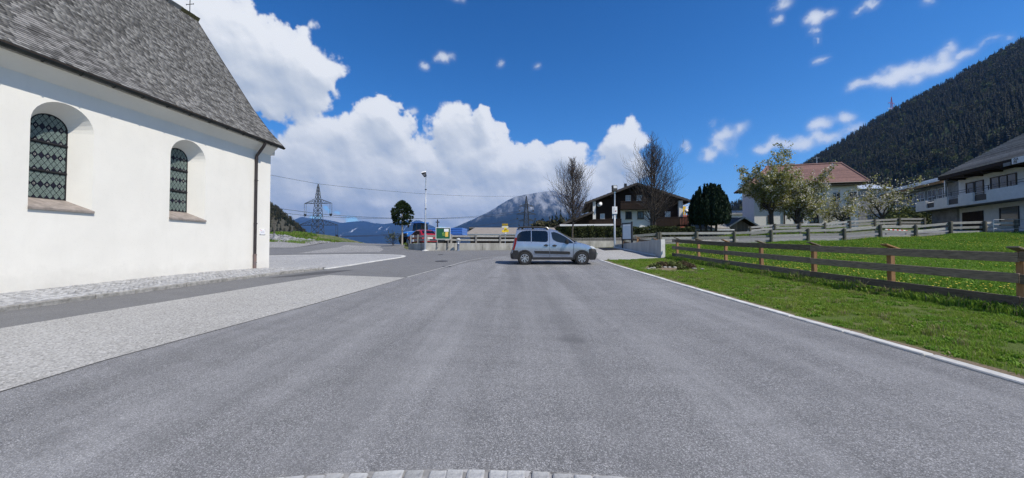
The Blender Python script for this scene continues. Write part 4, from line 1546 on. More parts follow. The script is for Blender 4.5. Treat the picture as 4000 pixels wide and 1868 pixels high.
for x in (.72, 3.3):
    for s in (-1, 1):
        wheel(redcar, x, s * .78, .31, .2, s)
        mb = MB()
        mb.lathe([(.35, -.05), (.35, .10), (0, .10)], 24, M=Matrix.Translation((x, s * .76 + (0), .31)) @ Matrix.Rotation(R(90 if s < 0 else -90), 4, 'X'))
        mb.build('wheel_well_shade', M_gap, redcar)  # dark disc painted as the shaded gap, no arch is cut
mb = MB()
mb.box(-.03, .03, -.27, .27, .62, .74)
mb.build('number_plate', M_plate, redcar)
for s in (-1, 1):
    mb = MB()
    mb.hexa([(-.01, s * .52, .74), (.2, s * .86, .74), (.22, s * .80, .74), (.1, s * .5, .74), (-.005, s * .52, .94), (.2, s * .865, .94), (.22, s * .8, .94), (.1, s * .5, .94)])
    mb.build('tail_lamp', M_lampred, redcar)
mb = MB()
mb.box(-.06, .1, -.78, .78, .30, .55)
mb.build('rear_bumper', M_red, redcar, bevel=.04)
mb = MB()
mb.box(.0, .14, -.35, .35, .78, .83)
mb.build('badge_strip', M_chrome, redcar)

# blue tractor -------------------------------------------------------
M_tblue = paint_mat('tractor_blue', (.03, .16, .52), .0, .4)
M_tyre2 = M_tyre
tx_, ty_ = -11.1, 45.0
trac = thing('tractor', 'blue farm tractor with black lugged tyres standing behind the red car', 'tractor', (tx_, ty_, G(tx_, ty_)), R(246))
def lug_wheel(root, x, y, r, w, s):
    wh = wheel(root, x, y, r, w, s, spokes=0, rim=pmat('white_rim', (.6, .6, .58), .5, .2, 6), hub=.52)
    M = Matrix.Rotation(R(90 if s < 0 else -90), 4, 'X')
    mb = MB()
    n = 18
    for k in range(n):
        a = 2 * math.pi * k / n
        for d in (-1, 1):
            a2 = a + (math.pi / n if d > 0 else 0)
            p0 = M @ Vector((r * .985 * math.cos(a2), r * .985 * math.sin(a2), 0))
            p1 = M @ Vector((r * .985 * math.cos(a2 + .22), r * .985 * math.sin(a2 + .22), d * w * .48))
            mb.beam(p0, p1, .05, .085, up=p0.normalized())
    mb.build('lug', M_tyre, wh)
for s in (-1, 1):
    lug_wheel(trac, 0, s * .80, .80, .46, s)
    lug_wheel(trac, 2.25, s * .78, .56, .34, s)
mb = MB()
mb.prism([(.5, .95), (.5, 1.55), (1.2, 1.56), (2.5, 1.40), (2.78, 1.25), (2.80, .85), (2.3, .8)], lambda a, b, c: (a, c, b), -.36, .36)
hood = mb.build('bonnet', M_tblue, trac, bevel=.05, seg=2)
mb = MB()
mb.box(2.79, 2.83, -.26, .26, .9, 1.22)
mb.build('grille', M_trim, hood)
for s in (-1, 1):
    mb = MB()
    mb.box(2.78, 2.83, s * .32 - .05, s * .32 + .05, 1.1, 1.22)
    mb.build('headlight', M_lampclr, hood)
mb = MB()
mb.box(-.3, 2.5, -.22, .22, .55, .95)
mb.build('chassis', M_gap, trac)
cab = bpy.data.objects.new('cab', None)
COL.objects.link(cab)
cab.parent = trac
mb = MB()
for x, y, x2 in ((-.55, .68, -.45), (.75, .62, .55), (.05, .72, .05)):
    for s in (-1, 1):
        mb.beam((x, s * y, 1.1), (x2, s * (y - .06), 2.52), .07, .07, up=(0, 1, 0))
mb.build('pillar', M_trim, cab)
mb = MB()
mb.box(-.7, .75, -.76, .76, 2.50, 2.66)
mb.build('cab_roof', M_tblue, cab, bevel=.05, seg=2)
for s in (-1, 1):
    mb = MB()
    mb.poly([(-.52, s * .665, 1.25), (.68, s * .615, 1.25), (.53, s * .575, 2.5), (-.44, s * .62, 2.5)])
    mb.build('cab_window', M_clear, cab, recalc=False)
    mb = MB()
    n = 12
    for k in range(n):
        t0, t1 = math.pi * (.05 + .85 * k / n), math.pi * (.05 + .85 * (k + 1) / n)
        p = lambda r, t, y: (r * math.cos(t), s * y, .80 + r * math.sin(t))
        mb.hexa([p(.86, t0, .5), p(.90, t0, .5), p(.90, t1, .5), p(.86, t1, .5), p(.86, t0, 1.04), p(.90, t0, 1.04), p(.90, t1, 1.04), p(.86, t1, 1.04)])
    mb.build('mudguard', M_tblue, trac)
    mb = MB()
    mb.tube([(.62, s * .62, 2.2), (.9, s * .95, 2.25), (.92, s * 1.05, 2.25)], .018, 6)
    mb.box(.86, .94, s * 1.0, s * 1.2, 2.0, 2.34) if s > 0 else mb.box(.86, .94, s * 1.2, s * 1.0, 2.0, 2.34)
    mb.build('wing_mirror', M_trim, trac)
for x0, nm in ((.70, 'front_screen'), (-.53, 'rear_screen')):
    mb = MB()
    x1 = .54 if x0 > 0 else -.45
    mb.poly([(x0, -.6, 1.25), (x0, .6, 1.25), (x1, .56, 2.5), (x1, -.56, 2.5)])
    mb.build('cab_window', M_clear, cab, recalc=False)
mb = MB()
mb.tube([(1.3, .42, 1.4), (1.3, .42, 2.35)], .04, 8)
mb.build('exhaust', M_trim, trac)

# blue tipping trailer -----------------------------------------------------
M_tral = paint_mat('trailer_blue', (.06, .20, .62), .0, .45)
lx, ly = -7.25, 42.2
trl = thing('farm_trailer', 'blue ribbed farm trailer parked behind the fence right of the green notice board', 'trailer', (lx, ly, G(lx, ly)), R(-8))
mb = MB()
mb.box(-1.9, 1.9, -1.0, 1.0, .85, .95)
mb.build('bed', M_tral, trl)
for (ax, c) in (('s', -1), ('s', 1), ('e', -1), ('e', 1)):
    wl = bpy.data.objects.new('side_board', None)
    COL.objects.link(wl)
    wl.parent = trl
    for k in range(3):
        z0 = .97 + k * .26
        mb = MB()
        if ax == 's':
            y = c * 1.0
            mb.box(-1.9, 1.9, min(y, y + c * .03), max(y, y + c * .03), z0, z0 + .13)
            mb.box(-1.9, 1.9, min(y, y + c * .07), max(y, y + c * .07), z0 + .13, z0 + .245)
        else:
            x = c * 1.9
            mb.box(min(x, x + c * .04), max(x, x + c * .04), -1.07, 1.07, z0, z0 + .245)
        mb.build('rib', M_tral, wl, bevel=.012)
for s in (-1, 1):
    for x in (-.55, .55):
        wheel(trl, x, s * .88, .40, .26, s, spokes=0, rim=M_trim)
mb = MB()
mb.beam((-1.9, 0, .75), (-3.3, 0, .6), .12, .12)
mb.box(-1.9, 1.9, -.4, .4, .7, .85)
mb.build('drawbar', M_gap, trl)
# ------------------------------------------------------------------ walls, fences, street furniture
M_conc = pmat('stained_concrete', (.50, .485, .44), .9, 0, 1.6, world=True, bmp=.5, bscale=30, bdist=.01, col2=(.22, .21, .185), stretch=(1, 1, .35), spec=.2)
M_conc2 = pmat('grey_concrete', (.47, .465, .44), .9, 0, 1.8, world=True, bmp=.35, bscale=24, bdist=.008, col2=(.30, .295, .28), stretch=(1.6, 1.6, .3), spec=.2)
M_conclight = pmat('pale_concrete', (.66, .655, .63), .9, .15, 3, world=True, bmp=.3, bscale=30, spec=.2)
M_greywood = wood_mat('weathered_board', (.40, .385, .36), (.15, .14, .125), (14, 1.2, 14), rand=.25)
M_silverwood = wood_mat('silvered_board', (.43, .425, .40), (.15, .145, .135), (1.0, 14, 14), rand=.28)
M_brownwood = wood_mat('brown_fence_board', (.28, .225, .17), (.10, .078, .058), (14, 1.2, 14), rand=.38)
M_postwood = wood_mat('larch_post', (.40, .23, .115), (.23, .125, .06), (8, 8, 1.2), rand=.18)
M_postgrey = wood_mat('grey_green_post', (.13, .125, .10), (.055, .055, .042), (8, 8, 1.4), rand=.25)
M_galv = pmat('galvanised_steel', (.50, .52, .54), .42, .15, 5, metal=.75, world=False)


def wall_run(name, label, pts, tops, th, mat, cat='wall', base=.4, piece=2.4, off=None):
    """a cast concrete wall along plan points; tops are heights above sea at the points; one part per cast length"""
    root = thing(name, label, cat, (pts[0][0], pts[0][1], G(*pts[0])))
    o = Vector((pts[0][0], pts[0][1], G(*pts[0])))
    for i in range(len(pts) - 1):
        a, b = Vector(pts[i]), Vector(pts[i + 1])
        L = (b - a).length
        n = max(1, round(L / piece))
        d = (b - a) / L
        nr = Vector((-d.y, d.x)) * th / 2
        for k in range(n):
            p, q = a + d * (L * k / n + .006), a + d * (L * (k + 1) / n - .006)
            tp = tops[i] + (tops[i + 1] - tops[i]) * k / n
            tq = tops[i] + (tops[i + 1] - tops[i]) * (k + 1) / n
            mb = MB()
            c = [p - nr, q - nr, q + nr, p + nr]
            bt = [G(v.x, v.y) - base for v in c]
            tt = [tp, tq, tq, tp]
            mb.hexa([(v.x - o.x, v.y - o.y, z - o.z) for v, z in zip(c, bt)] + [(v.x - o.x, v.y - o.y, z - o.z) for v, z in zip(c, tt)])
            mb.build('wall_section', mat, root, bevel=.014)
    return root


lowwall = wall_run('low_concrete_wall', 'low stained concrete wall behind the street lamp and below the notice board', [(-9.0, 32.6), (-7.15, 30.75), (-.2, 31.95), (3.4, 32.5)], [1.90, 1.925, 1.93, 1.99], .24, M_conc)
wall_run('low_concrete_wall', 'low blotchy concrete wall under the hedge behind the floodlight ramp', [(4.6, 33.4), (9.4, 33.9), (14.0, 34.0), (20.9, 34.4)], [2.13, 2.16, 2.2, 2.32], .25, M_conc, piece=3.0)
rampw = wall_run('ramp_wall', 'grey board-marked concrete ramp wall with a pale end face at the meadow fence', [(8.72, 31.0), (9.52, 23.45)], [1.80, 2.06], .26, M_conc2, piece=2.6)
mb = MB()
zz = 2.06
mb.box(-.135, .135, -.012, .0, G(9.54, 23.4) - .35, zz)
o = mb.build('lit_end_face', M_conclight, rampw)  # end slab in paler concrete, the sunlit look put into its colour
o.location = Vector((9.535, 23.45, 0)) - rampw.location
o.rotation_euler = (0, 0, math.atan2(.80, 7.55) * 1)
mb = MB()
mb.box(-.06, .06, -3.4, 3.4, -.04, .02)
foot = mb.build('footing', M_conclight, rampw)
foot.location = Vector((8.93, 27.4, G(8.93, 27.4) + .06)) - rampw.location
foot.rotation_euler = (math.atan2(G(9.3, 24) - G(8.7, 31), -7.0), 0, math.atan2(.80, 7.55))


def board(a, b, h, t, mat, parent, o, ends=0):
    mb = MB()
    a, b = Vector(a), Vector(b)
    mb.beam(a - o, b - o, t, h)
    return mb.build('rail', mat, parent, bevel=.006)


# the brown fence along the verge --------------------------------------------
f1 = thing('wooden_fence', 'brown three-rail fence with slanted post caps between the grass verge and the meadow', 'fence', (10.02, 7.4, G(10.02, 7.4)))
o1 = Vector(f1.location)
post_y = [4.80 + 2.55 * k for k in range(8)]
post_y = [2.3] + post_y
for k, y in enumerate(post_y):
    x = 10.09 + .02 * math.sin(k * 2.1)
    z = G(x, y)
    mb = MB()
    lean = rnd.uniform(-.02, .02)
    mb.hexa([(x - .055, y - .06, z - .3), (x + .065, y - .06, z - .3), (x + .065, y + .06, z - .3), (x - .055, y + .06, z - .3),
             (x - .055 + lean, y - .06, z + 1.20), (x + .065 + lean, y - .06, z + 1.16), (x + .065 + lean, y + .06, z + 1.16), (x - .055 + lean, y + .06, z + 1.20)])
    mb.v = [tuple(Vector(v) - o1) for v in mb.v]
    mb.build('post', M_postwood, f1, bevel=.008)
    mb = MB()
    mb.beam(Vector((x - .17 + lean, y + .01, z + 1.295)) - o1, Vector((x + .17 + lean, y - .01, z + 1.165)) - o1, .20, .034)
    mb.build('cap', M_brownwood if k % 3 else M_postwood, f1, bevel=.006)
for zt in (1.10, .675, .235):
    y = post_y[0] - .1
    idx = 0
    while y < 22.9:
        y2 = min(y + 5.1, 23.1)
        seg_n = 1
        z0, z1 = G(9.96, y), G(9.96, y2)
        j = rnd.uniform(-.012, .012)
        board((9.965 + j * .3, y + .006, z0 + zt + j), (9.965 + j * .3, y2 - .006, z1 + zt + j + rnd.uniform(-.012, .012)), .192, .042, M_brownwood, f1, o1)
        y = y2

# weathered pasture fence at the back of the meadow --------------------------
def back_fence(name, label, pts, hts, mat, matp, sect=3.0, rail_h=.17, group=None, round_post=True, side=-1):
    root = thing(name, label, 'fence', (pts[0][0], pts[0][1], G(*pts[0])), 0, group)
    o = Vector(root.location)
    for k, (x, y) in enumerate(pts):
        z = G(x, y)
        mb = MB()
        h = max(hts) + .14 + rnd.uniform(-.03, .05)
        if round_post:
            mb.tube([(x - o.x, y - o.y, z - .4 - o.z), (x - o.x + rnd.uniform(-.03, .03), y - o.y, z + h - .03 - o.z), (x - o.x, y - o.y, z + h - o.z)], [.125, .12, .10], 9)
        else:
            mb.box(x - o.x - .08, x - o.x + .08, y - o.y - .05, y - o.y + .05, z - .4 - o.z, z + h - o.z)
        mb.build('post', matp, root, smooth='auto')
    for (x0, y0), (x1, y1) in zip(pts, pts[1:]):
        for h in hts:
            j = rnd.uniform(-.025, .025)
            e = rnd.uniform(.0, .25)
            d = Vector((x1 - x0, y1 - y0)).normalized()
            n = Vector((-d.y, d.x)) * .135 * (1 if rnd.random() > .12 else .8)
            a = (x0 + n.x - d.x * e, y0 + n.y - d.y * e, G(x0, y0) + h + j)
            b = (x1 + n.x + d.x * .05, y1 + n.y + d.y * .05, G(x1, y1) + h + j + rnd.uniform(-.02, .02))
            board(a, b, rail_h, .05, mat, root, o)
    return root
p2 = [(12.3 + 3.0 * k, 30.8 - .35 * math.sin(k / 9 * math.pi)) for k in range(10)]
back_fence('pasture_fence', 'silver weathered three-rail fence with round posts along the far edge of the meadow', p2 + [(42.3, 31.1)], (.95, .58, .20), M_silverwood, M_postgrey, rail_h=.19)
p2b = [(9.6, 31.6), (12.15, 30.85)]
back_fence('pasture_fence', 'short silver two-rail fence length ending behind the ramp wall beside the information stand', p2b, (.93, .5), M_silverwood, M_postgrey, rail_h=.2)
p3 = [(24.8 + 2.6 * k, 38.6 - .0 * k) for k in range(8)]
back_fence('roadside_fence', 'grey double-board fence with square posts across the village road below the blossom trees', p3, (1.02, .68, .34), M_silverwood, M_postgrey, rail_h=.2, round_post=False)
# brown fence stub with caps beside the stand
f4 = thing('wooden_fence', 'short brown capped fence stub behind the ramp wall near the information stand', 'fence', (9.0, 29.5, G(9.0, 29.5)))
o4 = Vector(f4.location)
for x, y in ((8.95, 30.0), (9.35, 27.6), (9.75, 25.2)):
    z = G(x, y)
    mb = MB()
    mb.box(x - .06 - o4.x, x + .06 - o4.x, y - .06 - o4.y, y + .06 - o4.y, z - .2 - o4.z, z + 1.02 - o4.z)
    mb.build('post', M_postwood, f4)
    mb = MB()
    mb.beam(Vector((x - .16, y, z + 1.12)) - o4, Vector((x + .16, y, z + 1.0)) - o4, .2, .03)
    mb.build('cap', M_postwood, f4)
for zt in (.85, .5):
    board((8.93, 30.2, G(8.95, 30) + zt), (9.75, 25.0, G(9.75, 25.2) + zt), .17, .035, M_brownwood, f4, o4)
    f4.children[-1].location.x += .10

# fence standing on the low wall ------------------------------------------------
f5 = thing('wall_fence', 'grey weathered two-rail fence standing on the low concrete wall left of the silver van', 'fence', (-7.1, 31.0, 1.92))
o5 = Vector(f5.location)
def on_wall(t):
    """t metres along the wall from its left end"""
    a, b, c = Vector((-9.0, 32.75)), Vector((-7.1, 30.92)), Vector((3.4, 32.65))
    l = (b - a).length
    if t < l:
        return a + (b - a) * t / l
    return b + (c - b).normalized() * (t - l)
ts = [.15, 1.3, 2.55] + [4.65 + 2.08 * k for k in range(5)]
for t in ts:
    p = on_wall(t)
    mb = MB()
    mb.box(p.x - .07 - o5.x, p.x + .07 - o5.x, p.y - .05 - o5.y, p.y + .05 - o5.y, -.06, .74)
    mb.build('post', M_greywood, f5, bevel=.008)
for h in (.60, .28):
    for t0, t1 in zip(ts, ts[1:]):
        p, q = on_wall(t0), on_wall(t1)
        n_ = Vector((0, .07))
        board((p.x, p.y + .075, 1.92 + h + rnd.uniform(-.01, .01)), (q.x, q.y + .075, 1.92 + h + rnd.uniform(-.01, .01)), .165, .04, M_silverwood, f5, o5)
# little bracketed lamps and a black mesh at the fence's left end
M_white2 = pmat('white_paint', (.78, .78, .78), .5, .08, 6)
for h in (.62, .24):
    mb = MB()
    mb.box(-.17, .17, -.015, .015, -.10, .10)
    mb.box(-.10, -.03, -.03, -.016, -.05, .05)
    mb.box(.03, .10, -.03, -.016, -.05, .05)
    o = tag(mb.build('fence_sign', [M_white2]), ('upper' if h > .5 else 'lower') + ' small white rail reflector at the left end of the wall fence', 'reflector')
    p = on_wall(.55)
    o.location = (p.x - .05, p.y - .07, 1.92 + h)
    o.rotation_euler = (0, 0, R(-44))

# street lamp ----------------------------------------------------------------
lamp = thing('street_lamp', 'tall slim galvanised street lamp with a tilted box head before the low wall', 'street lamp', (-7.12, 30.45, G(-7.12, 30.45)))
mb = MB()
mb.tube([(0, 0, -.1), (0, 0, 1.6), (0, 0, 1.62), (.02, 0, 4.2), (.02, 0, 4.22), (.03, 0, 6.05)], [.085, .085, .068, .062, .05, .045], 12)
mb.build('pole', M_galv, lamp, smooth='auto')
mb = MB()
mb.lathe([(.30, -.05), (.30, .03), (.12, .05), (.1, .08)], 14)
mb.build('foot', M_conclight, lamp)
mb = MB()
for z in (3.4, 5.0):
    mb.tube([(.02, 0, z), (.02, 0, z + .07)], .075, 10)
mb.build('collar', M_trim, lamp)
hd = bpy.data.objects.new('lamp_head', None)
COL.objects.link(hd)
hd.parent = lamp
hd.location = (0, 0, 6.05)
hd.rotation_euler = (R(20), R(-14), 0)
mb = MB()
mb.hexa([(-.10, -.10, .04), (.10, -.10, .04), (.10, .12, .04), (-.10, .12, .04), (-.22, -.17, .42), (.15, -.17, .42), (.15, .17, .42), (-.22, .17, .42)])
mb.build('housing', pmat('dark_lantern', (.06, .055, .06), .4, .3, 8), hd, bevel=.02)
mb = MB()
mb.hexa([(-.24, -.19, .425), (.17, -.19, .425), (.17, .19, .425), (-.24, .19, .425), (-.16, -.13, .50), (.11, -.13, .50), (.11, .13, .50), (-.16, .13, .50)])
mb.build('lid', M_white2, hd, bevel=.015)
mb = MB()
mb.poly([(-.17, -.152, .34), (.10, -.156, .34), (.07, -.128, .14), (-.12, -.124, .14)])
mb.build('lens', pmat('lantern_glass', (.35, .33, .34), .2, .3, 6), hd)

# floodlight ----------------------------------------------------------------
fl = thing('floodlight_pole', 'galvanised pole with a boxy black floodlight and a small white sign before the dark chalet', 'floodlight', (8.62, 31.15, G(8.62, 31.15)))
mb = MB()
mb.tube([(0, 0, -.1), (0, 0, 2.5), (.01, 0, 2.52), (.03, 0, 4.7)], [.085, .08, .062, .055], 12)
mb.build('pole', M_galv, fl, smooth='auto')
mb = MB()
mb.lathe([(.16, -.05), (.16, .02), (.10, .05)], 12)
mb.build('foot', M_galv, fl)
mb = MB()
mb.hexa([(-.20, -.22, 4.76), (.22, -.22, 4.76), (.22, .14, 4.76), (-.20, .14, 4.76), (-.22, -.16, 5.28), (.20, -.16, 5.28), (.20, .10, 5.28), (-.22, .10, 5.28)])
hb = mb.build('lamp_head', M_trim, fl, bevel=.03)
mb = MB()
mb.poly([(-.11, -.202, 5.02), (.17, -.202, 5.02), (.155, -.178, 5.24), (-.115, -.178, 5.24)])
mb.build('lens', pmat('floodlight_glass', (.62, .63, .64), .2, .2, 7), hb)
mb = MB()
mb.beam((.02, -.04, 4.62), (.02, -.04, 4.80), .12, .10)
mb.build('bracket', M_galv, fl)
sg = bpy.data.objects.new('sign', None)
COL.objects.link(sg)
sg.parent = fl
sg.location = (0, -.10, 3.18)
mb = MB()
mb.box(-.22, .20, -.012, .0, -.30, .30)
mb.build('sign_board', M_white2, sg, bevel=.004)
mb = MB()
for k in range(7):
    mb.box(-.17, -.02 + .03 * (k % 3), -.0145, -.0125, .2 - k * .065, .225 - k * .065)
mb.build('print', pmat('sign_print', (.25, .27, .33), .6, .1, 9), sg)
mb = MB()
mb.lathe([(.055, 0), (.055, .012), (0, .016)], 12, M=Matrix.Translation((.08, -.012, -.08)) @ Matrix.Rotation(R(90), 4, 'X'))
mb.build('emblem', pmat('red_emblem', (.30, .03, .03), .5, .2, 9), sg)

# notice board --------------------------------------------------------------
nb = thing('notice_board', 'green notice board in a white frame on two legs at the low wall', 'notice board', (-5.72, 30.78, 1.85), R(8))
mb = MB()
for a in ((-.60, -.56, 0, 1.0), (.56, .60, 0, 1.0)):
    mb.box(a[0], a[1], -.05, .02, .38, 1.36)
mb.box(-.56, .56, -.05, .02, 1.32, 1.36)
mb.box(-.56, .56, -.05, .02, .38, .42)
mb.build('frame', M_white2, nb, bevel=.006)
mb = MB()
mb.box(-.56, .56, -.02, .0, .42, 1.32)
mb.build('panel', pmat('green_felt', (.008, .095, .05), .9, .2, 12), nb)
mb = MB()
mb.box(.08, .46, -.026, -.021, 1.02, 1.26)
mb.build('paper', pmat('white_paper', (.74, .76, .8), .8, .1, 9), nb)
mb = MB()
mb.box(.18, .42, -.027, -.021, .60, 1.0)
mb.build('poster', pmat('yellow_poster', (.75, .50, .10), .7, .3, 7), nb)
mb = MB()
mb.poly([(-.05, -.0225, .68), (.14, -.0225, .66), (.16, -.0225, .86), (.05, -.0225, .98), (-.08, -.0225, .92)])
mb.build('leaflet', pmat('leaf_green_print', (.16, .30, .06), .7, .6, 9), nb)
for x in (-.46, .42):
    mb = MB()
    mb.box(x - .03, x + .03, -.03, .04, -.28, .375)
    mb.box(x - .05, x + .05, -.035, .08, -.28, -.14)
    mb.build('leg', M_greywood, nb)

# hydrant ---------------------------------------------------------------------
hy = thing('hydrant', 'slim grey-blue hydrant with a pale mushroom cap in front of the low wall', 'hydrant', (-4.42, 30.55, G(-4.42, 30.55)))
mb = MB()
mb.lathe([(.15, -.05), (.15, .02), (.105, .04), (.10, .48), (.115, .50), (.115, .56), (.085, .58)], 18)
mb.build('lower_barrel', pmat('hydrant_blue', (.16, .20, .27), .5, .3, 6), hy, smooth='auto')
mb = MB()
mb.lathe([(.085, .58), (.075, .60), (.075, .86), (.09, .88)], 18)
mb.build('upper_barrel', M_galv, hy, smooth='auto')
mb = MB()
mb.lathe([(.12, .86), (.17, .88), (.175, .93), (.12, 1.0), (.05, 1.03), (0, 1.04)], 18)
mb.build('cap', pmat('hydrant_cap', (.45, .47, .47), .5, .2, 6), hy, smooth='auto')
for s in (-1, 1):
    mb = MB()
    mb.tube([(s * .07, 0, .72), (s * .15, 0, .72)], .045, 10)
    mb.tube([(s * .15, 0, .72), (s * .17, 0, .72)], .055, 10)
    mb.build('outlet', M_galv, hy)

# hiking signpost -----------------------------------------------------------------
M_yel = pmat('signal_yellow', (.82, .58, .02), .5, .12, 6)
sp = thing('signpost', 'yellow hiking signpost with stacked arrow boards behind the wall fence', 'signpost', (-.62, 33.6, 1.3))
mb = MB()
mb.tube([(0, 0, 0), (0, 0, 2.42)], .04, 10)
mb.build('pole', M_galv, sp)
def arrow(z, x0, x1, h, tip, m, y=-.05, rz=0):
    mb = MB()
    t = .09
    if tip > 0:
        pl = [(x0, z - h / 2), (x1 - t, z - h / 2), (x1, z), (x1 - t, z + h / 2), (x0, z + h / 2)]
    elif tip < 0:
        pl = [(x0, z), (x0 + t, z - h / 2), (x1, z - h / 2), (x1, z + h / 2), (x0 + t, z + h / 2)]
    else:
        pl = [(x0, z - h / 2), (x1, z - h / 2), (x1, z + h / 2), (x0, z + h / 2)]
    mb.prism(pl, lambda a, b, c: (a, c, b), y - .012, y + .012)
    o = mb.build('arrow_board', m, sp)
    o.rotation_euler = (0, 0, rz)
arrow(2.33, -.28, .26, .20, 0, pmat('ochre_board', (.36, .25, .02), .6, .3, 6))
arrow(2.13, -.30, .32, .13, 1, pmat('white_arrow', (.80, .78, .60), .5, .15, 6))
arrow(1.95, -.08, .14, .24, 0, M_yel)
arrow(1.78, -.10, .32, .24, 0, M_yel)
arrow(1.74, -.34, -.03, .22, -1, M_yel, -.075, R(12))
mb = MB()
mb.prism([(-.26, 1.62), (-.16, 1.62), (-.0, 1.80), (-.0, 1.84), (-.08, 1.84)], lambda a, b, c: (a, c, b), -.105, -.09)
mb.build('marker', pmat('dark_marker', (.10, .08, .02), .6, .3, 6), sp)
mb = MB()
mb.box(-.03, .11, -.06, -.045, 1.50, 1.62)
mb.build('plate', M_white2, sp)

# information stand ---------------------------------------------------------------
M_anth = pmat('anthracite_frame', (.03, .032, .038), .5, .2, 8)
ib = thing('information_stand', 'tall dark-framed glass information stand on two posts behind the ramp wall', 'information stand', (8.95, 28.9, G(8.95, 28.9)), R(62))
for x, w in ((-.46, .06), (.52, .11)):
    mb = MB()
    mb.box(x - w / 2, x + w / 2, -.06, .06, -.1, 2.18 if x > 0 else 2.12)
    mb.build('post', M_anth, ib, bevel=.006)
mb = MB()
mb.box(-.43, .465, -.05, .05, 2.02, 2.12)
mb.box(-.43, .465, -.05, .05, .78, .85)
mb.build('frame', M_anth, ib)
mb = MB()
mb.box(-.42, .46, -.03, .02, .86, 2.0)
mb.build('panel', pmat('faded_map', (.50, .58, .66), .15, .25, 2.2, col2=(.62, .66, .70)), ib)
mb = MB()
mb.box(-.38, .42, -.034, -.031, 1.88, 1.97)
mb.build('header', M_white2, ib)
ib.rotation_euler = (0, 0, R(-62))

# red and white barrier, metal gate ------------------------------------------------
br = thing('barrier_pole', 'red and white striped barrier pole lying behind the pasture fence', 'barrier', (34.6, 33.4, G(34.6, 33.4) + .55))
for k in range(10):
    mb = MB()
    mb.tube([(-1.0 + k * .2, 0, .03 - k * .012), (-.8 + k * .2, 0, .03 - (k + 1) * .012)], .05, 8)
    mb.build('stripe', pmat('barrier_red', (.65, .05, .04), .5, .1, 8) if k % 2 else M_white2, br)
for x in (-.9, .9):
    mb = MB()
    mb.box(x - .04, x + .04, -.04, .04, -.6, -.03 if x < 0 else -.12)
    mb.build('stand', M_greywood, br)
gt = thing('metal_gate', 'thin tubular steel pasture gate leaning at the right end of the pasture fence', 'gate', (39.9, 30.0, G(39.9, 30.0)))
mb = MB()
mb.tube([(-.9, 0, .12), (-.95, 0, .2), (-.95, 0, 1.10), (-.9, 0, 1.17), (1.6, 0, 1.20)], .022, 8)
mb.tube([(-.9, 0, .12), (1.6, 0, .14)], .022, 8)
mb.build('frame', M_galv, gt)
for z in (.45, .8):
    mb = MB()
    mb.tube([(-.95, 0, z), (1.6, 0, z + .02)], .016, 8)
    mb.build('bar', M_galv, gt)
for x in (-.8, 1.5):
    mb = MB()
    mb.box(x - .03, x + .03, -.03, .03, -.05, .12)
    mb.build('foot', M_galv, gt)

# pylons and wires ---------------------------------------------------------------------
M_steel = pmat('pylon_steel', (.05, .055, .06), .6, .2, 1.0, metal=.3)
M_insul = pmat('insulator', (.03, .03, .03), .4, .2, 5)
def pylon(name, label, x, y, zb, H, W0, arms, rz, mats, wt=.16, cat='pylon'):
    root = thing(name, label, cat, (x, y, zb), rz)
    lev = [0, .10, .2, .3, .39, .47, .55, .62, .69, .75, .81, .87, .92, .96, 1.0]
    wd = lambda t: W0 * (1 - t) ** .75 * (.92) + .25 if t < 1 else .1
    mb = MB()
    C4 = [(-1, -1), (1, -1), (1, 1), (-1, 1)]
    for sx, sy in C4:
        for a, b in zip(lev, lev[1:]):
            mb.beam((sx * wd(a) / 2, sy * wd(a) / 2, a * H), (sx * wd(b) / 2, sy * wd(b) / 2, b * H), wt * 1.25, wt * 1.25)
    for t in range(4):
        mb2 = mb
    mb.build('leg', mats[0], root)
    mb = MB()
    for a, b in zip(lev, lev[1:]):
        for k in range(4):
            p, q = C4[k], C4[(k + 1) % 4]
            f = lambda c, l: (c[0] * wd(l) / 2, c[1] * wd(l) / 2, l * H)
            mb.beam(f(p, a), f(q, b), wt * .7, wt * .7)
            mb.beam(f(q, a), f(p, b), wt * .7, wt * .7)
            mb.beam(f(p, b), f(q, b), wt * .7, wt * .7)
    mb.build('lattice', mats[0], root)
    hang = []
    for i, (za, half, rise, drop) in enumerate(arms):
        w = wd(za / H) / 2
        mb = MB()
        for s in (-1, 1):
            tip = (s * half, 0, za)
            for sy in (-1, 1):
                mb.beam((s * w, sy * w, za), tip, wt, wt)
                mb.beam((s * w, sy * w, za + rise), tip, wt, wt)
            n = 5
            for k in range(n):
                t0, t1 = k / n, (k + .5) / n
                g = lambda t, up: (s * (w + (half - w) * t), 0, za + (rise * (1 - t) if up else 0))
                mb.beam(g(t0, 0), g(t1, 1), wt * .6, wt * .6)
                mb.beam(g(t1, 1), g((k + 1) / n, 0), wt * .6, wt * .6)
        mb.build('cross_arm', mats[min(i + 1, len(mats) - 1)], root)
        if drop:
            for s in (-1, 1):
                mb = MB()
                for dx in (-.7, .7):
                    mb.tube([(s * half + dx - s * .7, 0, za), (s * half + dx - s * .7, 0, za - drop)], .11, 5)
                mb.box(s * half - s * .7 - .95, s * half - s * .7 + .95, -.12, .12, za - drop - .9, za - drop + .05)
                mb.box(s * half - s * .7 - .75, s * half - s * .7 + .75, -.12, .12, za - drop - 1.6, za - drop - 1.1)
                mb.build('insulator', M_insul, root)
                hang.append((s * half - s * .7, za - drop - 1.0))
    return root, hang
def px_pt(u, v, Y):
    return (u * Y, Y, 1.5 + v * Y)
py1, h1 = pylon('pylon', 'dark lattice power pylon rising behind the grassy bank right of the church', -131, 250, -2.5, 47.5, 7.6, [(34.2, 10.4, 3.0, 7.0), (19.5, 15.0, 3.6, 6.6)], R(-10), [M_steel], .21)
